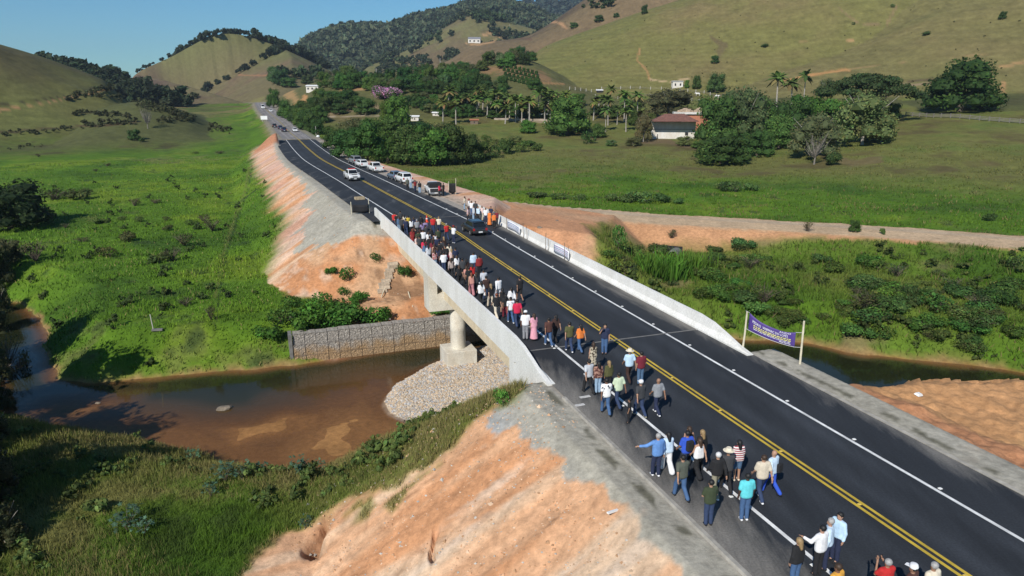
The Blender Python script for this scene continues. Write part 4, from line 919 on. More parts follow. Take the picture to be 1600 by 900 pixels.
def bars(parent, m, x0, x1, z, h, surf, rg, name='print_line'):
    V = []; F = []; x = x0
    while x < x1:
        w = rg.uniform(0.06, 0.24); x2 = min(x1, x + w); k = max(1, int((x2 - x) / 0.08))
        for j in range(k):
            a = x + (x2 - x) * j / k; b_ = x + (x2 - x) * (j + 1) / k; q = len(V); V += [surf(a, z), surf(b_, z), surf(b_, z + h), surf(a, z + h)]; F.append((q, q + 1, q + 2, q + 3))
        x = x2 + 0.035
    return tag(obj(name, mesh_np(name, np.array([tuple(v) for v in V]), F, [m], smooth=False), parent), kind='stuff')
rg_ = random.Random(4)
text_part('PEDRO  WIRMAC DO LOPES', 0.30, PRINT_W, cl, (0.22, 0.66), bt, sx=0.93 * (bw - 0.4) / 3.9)
text_part('ANDO', 0.22, PRINT_W, cl, (bw * 0.66, 0.93), bt)
for z, m in ((0.50, PRINT_Y), (0.36, PRINT_Y), (0.25, PRINT_W)): bars(cl, m, 0.30, bw - 0.22, z, 0.065 if m is PRINT_Y else 0.04, bt, rg_)
bars(cl, PRINT_W, bw * 0.68, bw - 0.22, 0.12, 0.05, bt, rg_)
ties = MB()
for u, z in ((0, 0), (0, bh), (bw, 0), (bw, bh)):
    e = bsurf(u, z); ties.tube([tuple(e), ((0.0 if u == 0 else BL), 0, e.z + 0.05)], 0.012, 4)
ties.tube([tuple(bsurf(bw * i / 10, 0, 0.01)) for i in range(11)], 0.014, 4)
ties.build('cord', CORD, ban)
# two white banners and stakes on the right parapet
def wbanner(s_far, s_near, label, m1, seed):
    o = empty('white_banner', P3(s_far, 5.70, 0), ROADROT - math.pi / 2); tag(o, label, 'banner')
    W = s_far - s_near; H = 0.78
    sf = lambda x, z, off=0.0: Vector((x, -0.20 - 0.05 * math.sin(x * 2) - off, 0.22 + z + 0.05 * math.sin(x * 1.5)))
    c = cloth('banner_cloth', W, H, sf, CLOTH_W, o, 10, 3); g = random.Random(seed); st = lambda x, z: sf(x, z, 0.012)
    bars(c, m1, 0.15, W - 0.2, 0.58, 0.09, st, g); bars(c, PRINT_B, 0.2, W - 0.3, 0.42, 0.06, st, g); bars(c, m1, 0.2, W - 0.3, 0.28, 0.06, st, g); bars(c, PRINT_B, 0.25, W - 0.4, 0.15, 0.04, st, g)
wbanner(47.2, 43.3, 'white printed banner hung on the right parapet nearest the black car', PRINT_B, 2); wbanner(34.6, 31.3, 'white printed banner with violet heading farther from the black car on the right parapet', PRINT_R, 3)
for i, (px, py, h) in enumerate([(788, 348, 1.9), (792, 358, 1.3), (819, 372, 1.5), (823, 375, 1.4), (855, 390, 1.6), (859, 392, 1.1), (897, 408, 1.3), (893, 405, 1.5)]):
    s_, n_ = (onz(px, py, 0.0) - RO) @ RU, 5.52
    st = MB().tube([(0, 0, 0), (0.02 * (i % 3), 0.03, h * 0.5), (0.05 * (i % 2), 0.05, h)], 0.028, 6).build('wooden_stake', WOOD_D, None, P3(s_, n_, 0), (0, 0, i)); tag(st, 'thin wooden stake standing against the right parapet', 'stake', 'stakes along the right parapet')
# traffic cone
p = onz(667, 347, 0.0); p = Vector((p[0], p[1], 0.005))
CONE_O = mat('cone_orange', (0.75, 0.07, 0.02), 0.5); CONE_W = mat('cone_band', (0.8, 0.78, 0.74), 0.5)
cone = empty('traffic_cone', p); tag(cone, 'orange traffic cone on the yellow centre line', 'traffic cone')
MB().lathe([(0.17, 0.03), (0.125, 0.25), (0.09, 0.45), (0.03, 0.80), (0.022, 0.82)], n=14).build('cone_body', CONE_O, cone, smooth=True); MB().box((0, 0, 0.018), (0.42, 0.42, 0.034)).build('base', CONE_O, cone, bevel=0.01); MB().lathe([(0.117, 0.34), (0.104, 0.45)], n=14).build('band', CONE_W, cone, smooth=True)
# black mesh hoarding at the far left end of the parapet
sc = empty('mesh_screen', P3(63.0, -6.6, 0), ROADROT)
tag(sc, 'black mesh screen on two leaning poles at the far end of the left parapet', 'screen')
for x, z0, z1 in ((-2.1, -1.6, 1.45), (0, -0.3, 1.75)): MB().tube([(x, 0, z0), (x - 0.05, 0.02, z1)], 0.05, 7).build('pole', WOOD_P, sc)
sfs = lambda x, z: Vector((-2.05 + x, -0.06 + 0.06 * math.sin(x * 3), 0.15 + z - 0.08 * math.sin(x * 1.5)))
cloth('mesh_cloth', 2.0, 0.95, sfs, BLACK_N, sc, 10, 3)
pb2 = at(707, 304); s2 = empty('mesh_sign', pb2, ROADROT); tag(s2, 'small black mesh sign on two posts beside the dirt road', 'sign')
for x, h in ((-0.55, 1.9), (0.5, 2.3)): MB().tube([(x, 0, -0.2), (x + 0.04, 0, h)], 0.04, 6).build('post', WOOD_P, s2)
cloth('mesh_cloth', 1.0, 1.25, lambda x, z: Vector((-0.52 + x, 0.05 * math.sin(x * 4), 0.35 + z - 0.25 * (1 - z / 1.25) * math.sin(x * 3.1))), BLACK_N, s2, 8, 4)
# wooden crate frame on the shoulder
q = at(562, 312); cr = empty('open_crate', q, ROADROT + 0.15); tag(cr, 'open wooden frame lying on the gravel above the screen', 'crate')
for a in ((0, -0.42, 0.22), (0, 0.42, 0.22)): MB().box(a, (1.25, 0.06, 0.34)).build('board', WOOD, cr)
for a in ((-0.6, 0, 0.22), (0.6, 0, 0.22)): MB().box(a, (0.06, 0.9, 0.345)).build('board', WOOD, cr)
# planks and litter
q = at(601, 495); tag(MB().box((0, 0, 0.06), (0.55, 1.9, 0.06)).build('plank', mat('white_board', (0.68, 0.66, 0.60), 0.8, noise=2, amt=0.15), None, q, (0.1, 0.06, R(32))), 'white board lying on the earth above the gabion wall', 'plank')
for (a, b_, l) in [((638, 458), (645, 480), 'pale timber leaning on the raw bank under the bridge'), ((596, 466), (603, 448), 'pale plank near the eroded stones below the left parapet')]:
    A = at(*a, 0.15); B = at(*b_, 0.06); tag(MB().tube([tuple(A), tuple(B)], 0.06, 6).build('timber', WOOD_P), l, 'timber')
PAPER = mat('white_litter', (0.80, 0.80, 0.78), 0.7)
q = at(963, 798); tag(MB().box((0, 0, 0.02), (0.85, 0.10, 0.05)).build('plastic_strip', PAPER, None, q, (0, 0.1, R(35))), 'white plastic strip on the gravel spill of the near slope', 'litter')
q = at(1433, 621); tag(MB().box((0, 0, 0.25), (0.5, 0.35, 0.12), taper=0.7).build('plastic_bag', PAPER, None, q, (0.2, 0.1, 0.5)), 'pale plastic bag on the sand heap', 'litter')
# eroded masonry steps below the far abutment
STEP = mat('broken_masonry', (0.44, 0.36, 0.27), 0.9, noise=3, amt=0.35)
er = empty('broken_steps', at(604, 450), 0); tag(er, 'broken stone drainage steps running down the eroded bank beside the bridge', 'drain steps')
for i in range(9):
    f = i / 8; q = at(597 + 17 * f + 2 * math.sin(i * 2), 455 - 42 * f, 0.05) - er.location
    MB().box((0, 0, 0.02), (1.0 + 0.2 * math.sin(i), 0.55, 0.34), taper=0.92).build('step', STEP, er, q, (R(random.uniform(-8, 8)), R(random.uniform(-8, 8)), ROADROT + random.uniform(-0.25, 0.25)))
# culvert mouths in the scrub
cu_ = empty('culvert', at(1040, 398), R(-25)); tag(cu_, 'pale concrete culvert with two arched mouths in the scrub', 'culvert')
for x in (-0.95, 0.95):
    V = []; n = 12
    for yy, rr in ((0, 0.80), (0, 0.66), (2.2, 0.66), (2.2, 0.80)):
        for k in range(n + 1): a = math.pi * k / n; V.append((x + rr * math.cos(a), yy, rr * math.sin(a) * 1.0))
    F = [(i * 13 + k, i * 13 + k + 1, ((i + 1) % 4) * 13 + k + 1, ((i + 1) % 4) * 13 + k) for i in range(4) for k in range(n)]
    MB().add(V, F).build('pipe_ring', CONC_D, cu_, (0, 0, -0.15))
MB().box((0, 2.1, 0.3), (3.4, 0.1, 1.0), M=Matrix.Identity(3)).build('back_wall', BLACK_N, cu_)  # black panel stands in for the darkness inside the pipes

# ------------------------------------------------------------------ houses
PLASTER = weathered('white_plaster', (0.72, 0.70, 0.66), (0.50, 0.42, 0.32), 0.35); TILE = mat('clay_tiles', (0.17, 0.075, 0.055), 0.9, noise=1.3, amt=0.4, bump=0.4, dirt=(0.10, 0.05, 0.04)); BRICK = mat('raw_brick', (0.42, 0.17, 0.10), 0.9, noise=2, amt=0.25); DARK_O = mat('dark_opening', (0.015, 0.014, 0.013), 0.6); SLAB = mat('roof_slab', (0.56, 0.54, 0.50), 0.9, noise=0.8, amt=0.25); RUBBLE = mat('heaped_tiles', (0.36, 0.27, 0.19), 0.95, noise=2, amt=0.4); TIN = mat('white_sheet_roof', (0.78, 0.78, 0.77), 0.6, noise=0.5, amt=0.08)
def hip_roof(mb, w, d, z0, h, ov, ridge, mi=0):
    x, y = w / 2 + ov, d / 2 + ov; r = ridge / 2
    V = [(-x, -y, z0), (x, -y, z0), (x, y, z0), (-x, y, z0), (-r, 0, z0 + h), (r, 0, z0 + h), (-x, -y, z0 - 0.12), (x, -y, z0 - 0.12), (x, y, z0 - 0.12), (-x, y, z0 - 0.12)]
    return mb.add(V, [(0, 1, 5, 4), (1, 2, 5), (2, 3, 4, 5), (3, 0, 4), (6, 7, 1, 0), (7, 8, 2, 1), (8, 9, 3, 2), (9, 6, 0, 3), (9, 8, 7, 6)], mi)
def opening(parent, x, y, z, w, h, name, m=None, face='f'):
    MB().box((x, y, z), (w, 0.12, h) if face == 'f' else (0.12, w, h), M=Matrix.Identity(3)).build(name, m or DARK_O, parent)
q = at(1052, 217); k = px_size(q)
hs1 = empty('farm_house', q, R(-8)); tag(hs1, 'white farmhouse with dark red tiled hip roof among the palms', 'house')
w, d, h = 66 * k, 9.0, 26 * k
MB().box((0, d / 2, h / 2 - 0.6), (w, d, h + 1.2), M=Matrix.Identity(3)).build('wall', PLASTER, hs1)
rf = hip_roof(MB(), w, d, h + 0.35, 2.4, 0.45, w * 0.45).build('roof', TILE, hs1)
for i in range(22):                                     # courses of tiles as raised battens running down the slope
    xx = -w / 2 - 0.35 + (w + 0.7) * i / 21; f = max(0.08, min(1, (w / 2 + 0.45 - abs(xx)) / (w / 2 + 0.45 - w * 0.225)))
    MB().tube([(xx, -0.45, h + 0.40), (xx * (1 - 0.0), -0.45 + (d / 2 + 0.45) * f * 0.97, h + 0.40 + 2.4 * f * 0.97)], 0.075, 5).build('tile_row', TILE, rf)
MB().box((-w * 0.15, -0.02, h + 0.10), (w * 0.62, 0.1, 0.36), M=Matrix.Identity(3)).build('eave_gap', DARK_O, hs1)  # dark strip paints the shade under the eave
MB().box((0, -0.1, h * 0.56), (w + 0.1, 0.28, 0.14), M=Matrix.Identity(3)).build('ledge', CONC_D, hs1)
opening(hs1, w * 0.30, -0.02, h * 0.30, 1.1, 1.1, 'window'); opening(hs1, -w * 0.37, -0.02, h * 0.1, 0.28, 2.0, 'door')
q = at(1092, 196); q = at(1085, 215); q = Vector((q.x + 2, q.y + 12, gz(q.x + 2, q.y + 12)))
hs2 = empty('brick_annex', q, R(-8)); tag(hs2, 'unfinished brick building with white flat roof and heaps of tiles behind the farmhouse', 'house')
top = 14 - (math.hypot(q.x, q.y) * -azel(1090, 178)[1]) - q.z
MB().box((0, 3, top / 2 - 0.5), (11, 6, top), M=Matrix.Identity(3)).build('wall', BRICK, hs2); MB().box((-0.6, 3, top + 0.25), (13.0, 7.4, 0.75), M=Matrix.Identity(3)).build('flat_roof', SLAB, hs2)
for x, r_, hh in ((-2.6, 3.0, 1.5), (2.6, 2.2, 1.6)):
    bm = bmesh.new(); bmesh.ops.create_icosphere(bm, subdivisions=3, radius=1.0)
    for v in bm.verts: v.co *= 1 + 0.22 * math.sin(v.co.x * 9 + x) * math.cos(v.co.y * 8); v.co.x *= r_; v.co.y *= 1.6; v.co.z *= hh * max(0.35, 1 - 0.4 * abs(v.co.x / r_))
    me = bpy.data.meshes.new('tile_heap'); bm.to_mesh(me); bm.free(); me.materials.append(RUBBLE); obj('tile_heap', me, hs2, (x, 2.6, top + 0.6))
MB().lathe([(0.75, 0), (0.85, 0.9), (0.5, 1.25)], (5.2, 2, top + 0.62), 12).build('water_tank', PLASTER, hs2)
def small_house(px, py, wpx, hpx, label, roofm, wallm=PLASTER, rot=0.0, pitch=0.25, nw=2, name='house'):
    q = at(px, py); k = px_size(q); w = wpx * k; h = hpx * k * 0.72; d = w * 0.7
    o = empty(name, q, rot); tag(o, label, 'house')
    MB().box((0, d / 2, h / 2 - 0.5), (w, d, h + 1.0), M=Matrix.Identity(3)).build('wall', wallm, o)
    y0, y1 = -0.4, d + 0.4
    V = [(-w / 2 - 0.4, y0, h), (w / 2 + 0.4, y0, h), (w / 2 + 0.4, y1, h), (-w / 2 - 0.4, y1, h), (-w / 2 - 0.4, d / 2, h + d * pitch), (w / 2 + 0.4, d / 2, h + d * pitch)]
    MB().add(V, [(0, 1, 5, 4), (2, 3, 4, 5), (0, 4, 3), (1, 2, 5), (3, 2, 1, 0)]).build('roof', roofm, o)
    for i in range(nw): opening(o, -w / 2 + w * (i + 0.5) / nw, -0.02, h * 0.5, w * 0.13, h * 0.38, 'window')
    return o
small_house(488, 142, 19, 10, 'long white roofed house on top of the orange cutting by the road', TIN, nw=3, pitch=0.15)
small_house(741, 67, 19, 8, 'white house with grey roof on the far brown ridge', mat('grey_roof', (0.22, 0.22, 0.24), 0.8), nw=3)
small_house(235, 143, 17, 7, 'tiny white house with red roof below the wooded ridge', mat('red_roof', (0.30, 0.09, 0.07), 0.8), nw=2)
small_house(1059, 137, 16, 13, 'pale whitewashed shed at the foot of the pasture hill', SLAB, nw=2, pitch=0.1)
small_house(341, 58, 1, 1, 'x', TIN) if False else None
small_house(741, 194, 12, 8, 'small open hut with orange tiled roof at the edge of the palms', mat('orange_roof', (0.36, 0.14, 0.07), 0.8), WOOD_D, nw=1)
small_house(648, 189, 12, 9, 'small white shed half hidden by bushes', TIN, nw=1); small_house(681, 181, 10, 6, 'low white shelter roof among the bushes', TIN, nw=1)
small_house(849, 185, 11, 8, 'white open cart shed under the palms', TIN, WOOD_D, nw=1)
small_house(937, 145, 9, 5, 'tiny white trough shelter below the pasture hill', TIN, DARK_O, nw=1)

# ------------------------------------------------------------------ fences, poles, low wall
POST_W = mat('pale_fence_post', (0.50, 0.48, 0.44), 0.9); RAIL = mat('grey_rail', (0.20, 0.18, 0.16), 0.9, noise=1, amt=0.3)
def fence(pts, step, h, label, post_m, rails, rail_m, pw=0.14, rw=0.1):
    P = [at(*q) for q in pts]; base = P[0]; o = empty('fence', base); tag(o, label, 'fence')
    line = []
    for a, b_ in zip(P[:-1], P[1:]):
        L_ = math.hypot(b_.x - a.x, b_.y - a.y); k = max(1, int(L_ / step))
        for i in range(k): f = i / k; x = a.x + (b_.x - a.x) * f; y = a.y + (b_.y - a.y) * f; line.append(Vector((x, y, gz(x, y))))
    line.append(P[-1]); pm = MB().box((0, 0, h / 2 - 0.2), (pw, pw, h + 0.4), M=Matrix.Identity(3)).mesh('post', post_m)
    for q in line: obj('post', pm, o, q - base)
    for z in rails: MB().tube([tuple(q - base + Vector((0, 0, z))) for q in line], rw, 4).build('rail', rail_m, o)
fence([(1415, 181), (1470, 184), (1530, 188), (1610, 194), (1700, 200)], 3.0, 1.5, 'dark wooden paddock fence crossing the right pasture', RAIL, (0.35, 0.75, 1.2), RAIL, 0.22, 0.13)
fence([(890, 140), (940, 140), (1000, 139), (1050, 140), (1100, 146), (1140, 151)], 5.0, 1.6, 'pale post fence at the foot of the pasture hill', POST_W, (0.5, 1.0), RAIL, 0.24, 0.06)
fence([(930, 152), (1000, 150), (1060, 154), (1140, 162)], 6.0, 1.6, 'thin wire fence below the pale post fence', POST_W, (0.6, 1.2), RAIL, 0.2, 0.05)
lw = [at(px, py) for px, py in [(772, 187), (800, 188), (850, 189), (870, 190)]]
wb = MB()
for a, b_ in zip(lw[:-1], lw[1:]): wb.box(((a + b_) / 2 + Vector((0, 0, 0.35))), ((b_ - a).length, 0.4, 0.9), rz=math.atan2(b_.y - a.y, b_.x - a.x))
tag(wb.build('low_wall', mat('dusty_wall', (0.33, 0.27, 0.21), 0.9, noise=0.6, amt=0.3)), 'low pale wall in front of the palm row', 'wall')
def pole(px, py, hpx, label, arm=True):
    q = at(px, py); k = px_size(q); h = hpx * k; o = empty('utility_pole', q); tag(o, label, 'utility pole')
    MB().tube([(0, 0, -0.3), (0, 0, h)], [0.16, 0.11], 7).build('pole', POST_W, o)
    if arm: MB().box((0, 0, h - 0.5), (1.8, 0.12, 0.14)).build('crossarm', WOOD_D, o)
pole(589, 134, 26, 'utility pole standing among the trees above the pink blossom'); pole(796, 52, 14, 'utility pole on the brown ridge by the orange road cut'); pole(688, 110, 18, 'utility pole in front of the wooded slope'); pole(494, 211, 14, 'short pole beside the road with pale plate at its foot', False)
# roadside hoarding far up the road, warning post
q = at(413, 190); k = px_size(q); sg = empty('road_sign', q, R(8)); tag(sg, 'white road board seen from behind beside the far cars', 'sign')
MB().box((0, 0, 1.7), (10 * k, 0.1, 5.5 * k)).build('board', TIN, sg)
for x in (-3 * k, 3 * k): MB().tube([(x, 0.08, -0.3), (x, 0.08, 2.4)], 0.06, 6).build('post', POST_W, sg)
q = at(497, 214); tag(MB().lathe([(0.55, 0), (0.6, 0.25), (0.25, 0.6)], n=12).build('plastic_drum', TIN, None, q), 'white round plate at the foot of the short roadside pole', 'drum')
# white cattle
COW = mat('white_hide', (0.72, 0.70, 0.66), 0.9); 
def cow(px, py, rz, label):
    q = at(px, py); o = empty('cow', q, rz, 1.15); tag(o, label, 'cow')
    me = bpy.data.meshes.new('body'); vs_ = [(-0.85, 0, 1.12), (-0.35, 0, 1.1), (0.3, 0, 1.12), (0.7, 0, 1.2), (1.02, 0, 1.42), (1.32, 0, 1.3), (1.55, 0, 1.15)]; rad = [(0.24, 0.3), (0.33, 0.38), (0.32, 0.37), (0.27, 0.34), (0.17, 0.2), (0.14, 0.15), (0.085, 0.09)]
    es = [(i, i + 1) for i in range(6)]
    for (a, x, fr) in ((0, -0.78, -1), (3, 0.62, 1)):
        for sy in (-0.2, 0.2):
            b_ = len(vs_); hk = -0.14 if fr < 0 else 0.05
            vs_ += [(x, sy, 0.85), (x + (-hk if fr < 0 else 0.0) * 0.6, sy, 0.62 if fr < 0 else 0.5), (x + hk * 0.8, sy, 0.36), (x, sy, 0.03)]; rad += [(0.15, 0.17), (0.085, 0.1), (0.06, 0.07), (0.06, 0.06)]; es += [(a, b_), (b_, b_ + 1), (b_ + 1, b_ + 2), (b_ + 2, b_ + 3)]
    b_ = len(vs_); vs_ += [(-1.05, 0, 1.0), (-1.1, 0, 0.6)]; rad += [(0.05, 0.05), (0.03, 0.03)]; es += [(0, b_), (b_, b_ + 1)]
    for sy in (-0.2, 0.2): vs_.append((1.1, sy * 1.3, 1.5)); rad.append((0.06, 0.04)); es.append((4, len(vs_) - 1))
    me.from_pydata(vs_, es, []); bo = obj('body', me, o); sk = bo.modifiers.new('s', 'SKIN'); sv = me.skin_vertices[0].data
    for v, r_ in zip(sv, rad): v.radius = r_
    sv[1].use_root = True; bo.modifiers.new('u', 'SUBSURF').levels = 1; dg = bpy.context.evaluated_depsgraph_get(); m2 = bpy.data.meshes.new_from_object(bo.evaluated_get(dg)); m2.name = 'body'; bo.modifiers.clear(); bo.data = m2; m2.materials.append(COW)
    m2.polygons.foreach_set('use_smooth', np.ones(len(m2.polygons), bool))
cow(1120, 154, R(10), 'white cow grazing by the fence right of the pale tree'); cow(1090, 150, R(150), 'white cow nearest the pale shed below the hill')
q = at(240, 516); fp = tag(MB().tube([(0, 0, -0.2), (-0.12, 0, 1.5)], 0.04, 6).build('fence_post', POST_W, None, q), 'lone pale post leaning in the left field', 'post')
q = at(246, 517); tag(MB().box((0, 0, 0.12), (0.9, 0.35, 0.14)).build('concrete_slab', CONC_D, None, q, (0, 0, 0.2)), 'pale slab lying at the foot of the lone post', 'slab')
# ------------------------------------------------------------------ foliage
def leaf_mat(name, rough=0.75):
    m = bpy.data.materials.new(name); N, L, b = nt(m); a = N.new('ShaderNodeAttribute'); a.attribute_name = 'tint'
    oi = N.new('ShaderNodeObjectInfo'); mr = N.new('ShaderNodeMapRange'); mr.inputs['To Min'].default_value = 0.75; mr.inputs['To Max'].default_value = 1.3; L.new(oi.outputs['Random'], mr.inputs['Value'])
    mx = N.new('ShaderNodeMix'); mx.data_type = 'RGBA'; mx.blend_type = 'MULTIPLY'; mx.inputs[0].default_value = 1.0; L.new(a.outputs['Color'], mx.inputs[6]); L.new(oi.outputs['Color'], mx.inputs[7])
    vm = N.new('ShaderNodeVectorMath'); vm.operation = 'SCALE'; L.new(mx.outputs[2], vm.inputs[0]); L.new(mr.outputs[0], vm.inputs['Scale']); L.new(vm.outputs[0], b.inputs['Base Color'])
    b.inputs['Roughness'].default_value = rough; b.inputs['Specular IOR Level'].default_value = 0.25
    tr = N.new('ShaderNodeBsdfTranslucent'); L.new(vm.outputs[0], tr.inputs['Color']); ms = N.new('ShaderNodeMixShader'); ms.inputs[0].default_value = 0.22
    L.new(b.outputs[0], ms.inputs[1]); L.new(tr.outputs[0], ms.inputs[2]); L.new(ms.outputs[0], N['Material Output'].inputs['Surface']); return m
LEAF = leaf_mat('foliage')
BARK = mat('bark', (0.12, 0.095, 0.07), 0.95, noise=3, amt=0.35); BARK_P = mat('pale_bark', (0.34, 0.31, 0.27), 0.95, noise=2, amt=0.3)
def leaves(rg, lobes, n, size, col, up=0.25, shell=(0.72, 1.06), var=0.35, core=True, droop=0.0):
    """leaf-sized faces spread through the outer part of each lobe; returns verts, faces, tints"""
    lo = np.array(lobes, float); wgt = (lo[:, 3] * lo[:, 4] + lo[:, 3] * lo[:, 5]); wgt /= wgt.sum()
    i = rg.choice(len(lo), n, p=wgt); d = rg.normal(0, 1, (n, 3)); d[:, 2] += up; d /= np.linalg.norm(d, axis=1)[:, None]
    c = lo[i, :3] + d * lo[i, 3:6] * rg.uniform(*shell, (n, 1))
    keep = np.ones(n, bool)
    for k in range(len(lo)):
        q = (c - lo[k, :3]) / lo[k, 3:6]; keep &= ~((np.linalg.norm(q, axis=1) < 0.55) & (i != k))
    c = c[keep]; d = d[keep]; i = i[keep]; n = len(c)
    nn = d + rg.normal(0, 0.55, (n, 3)); nn /= np.linalg.norm(nn, axis=1)[:, None]
    t = np.cross(nn, rg.normal(0, 1, (n, 3))); t /= np.linalg.norm(t, axis=1)[:, None]; b = np.cross(nn, t)
    s = size * rg.uniform(0.6, 1.5, (n, 1)); t = t * s; b = b * s * rg.uniform(0.45, 0.9, (n, 1))
    V = np.stack([c - t * 0.6, c - b * 0.6 + nn * s * 0.12, c + t * 0.7 - np.array([0, 0, droop]) * s, c + b * 0.6 + nn * s * 0.12], 1).reshape(-1, 3)
    F = (np.arange(n)[:, None] * 4 + np.arange(4)).astype(int)
    lt = rg.uniform(1 - var, 1 + var, len(lo))[i] * rg.uniform(1 - var, 1 + var, n)
    C = np.array(col)[None] * lt[:, None]; C[:, 0] *= rg.uniform(0.8, 1.35, n); C = np.repeat(C, 4, 0)
    if core:
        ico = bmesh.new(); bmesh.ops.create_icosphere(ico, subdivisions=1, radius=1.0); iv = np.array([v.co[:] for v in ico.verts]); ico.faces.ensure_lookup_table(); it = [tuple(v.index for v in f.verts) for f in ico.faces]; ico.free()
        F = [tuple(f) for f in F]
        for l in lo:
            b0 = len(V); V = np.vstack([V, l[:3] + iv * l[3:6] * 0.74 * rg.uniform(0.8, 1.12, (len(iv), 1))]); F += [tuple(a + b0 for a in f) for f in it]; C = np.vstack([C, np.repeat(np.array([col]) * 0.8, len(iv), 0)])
    return V, F, C
def crown_mesh(name, *a, **k):
    V, F, C = leaves(*a, **k); me = mesh_np(name, V, F if not isinstance(F, np.ndarray) else F, [LEAF], smooth=False); set_col(me, 'tint', C); return me
def trunk_mesh(rg, h, r, spread, nl, m=BARK, top=None, fork=0.35):
    mb = MB(); b = [(0, 0, -0.3), (r * 0.4, 0, h * 0.25), (r * 0.2, r * 0.5, h * 0.5)]
    mb.tube(b, [r * 1.25, r, r * 0.8], 7)
    for i in range(nl):
        a = 6.283 * i / nl + rg.uniform(-0.4, 0.4); e = spread * rg.uniform(0.5, 1.0); z = (top or h) * rg.uniform(0.75, 1.0)
        mb.tube([(0, 0, h * fork), (math.cos(a) * e * 0.4, math.sin(a) * e * 0.4, h * fork + (z - h * fork) * 0.5), (math.cos(a) * e, math.sin(a) * e, z)], [r * 0.6, r * 0.38, r * 0.10], 5)
    return mb.mesh('trunk', m, smooth=True, fix=False)
def lobes_round(rg, w, h, base, n, jit=0.8):
    """lobes filling a crown w wide from base to h"""
    out = []; zc = (h + base) / 2; hz = (h - base) / 2; rw = w / 2
    for i in range(n):
        a = 2.4 * i + rg.uniform(-0.5, 0.5); u = ((i + 0.5) / n); rr = rw * 0.66 * math.sqrt(u); zz = zc + hz * 0.55 * rg.uniform(-1, 1) * math.sqrt(max(0, 1 - (rr / rw) ** 2)) + hz * 0.12
        s = rw * rg.uniform(0.34, 0.52); out.append((rr * math.cos(a), rr * math.sin(a), zz, s, s * rg.uniform(0.85, 1.1), min(s * rg.uniform(0.7, 0.95), (h - base) * 0.5)))
    return out
def skirt(rg, w, h, n=9):
    return [(0.36 * w * math.cos(6.283 * i / n), 0.36 * w * math.sin(6.283 * i / n), h * rg.uniform(0.16, 0.26), w * rg.uniform(0.14, 0.19), w * rg.uniform(0.14, 0.19), h * rg.uniform(0.14, 0.20)) for i in range(n)]
PROTO = {}
def proto(kind, i, parts, wh): PROTO.setdefault(kind, []).append((parts, wh))
G_DARK = (0.040, 0.080, 0.020); G_MID = (0.062, 0.112, 0.024); G_LT = (0.085, 0.120, 0.030); G_GREY = (0.100, 0.118, 0.050); G_OLV = (0.062, 0.100, 0.026)
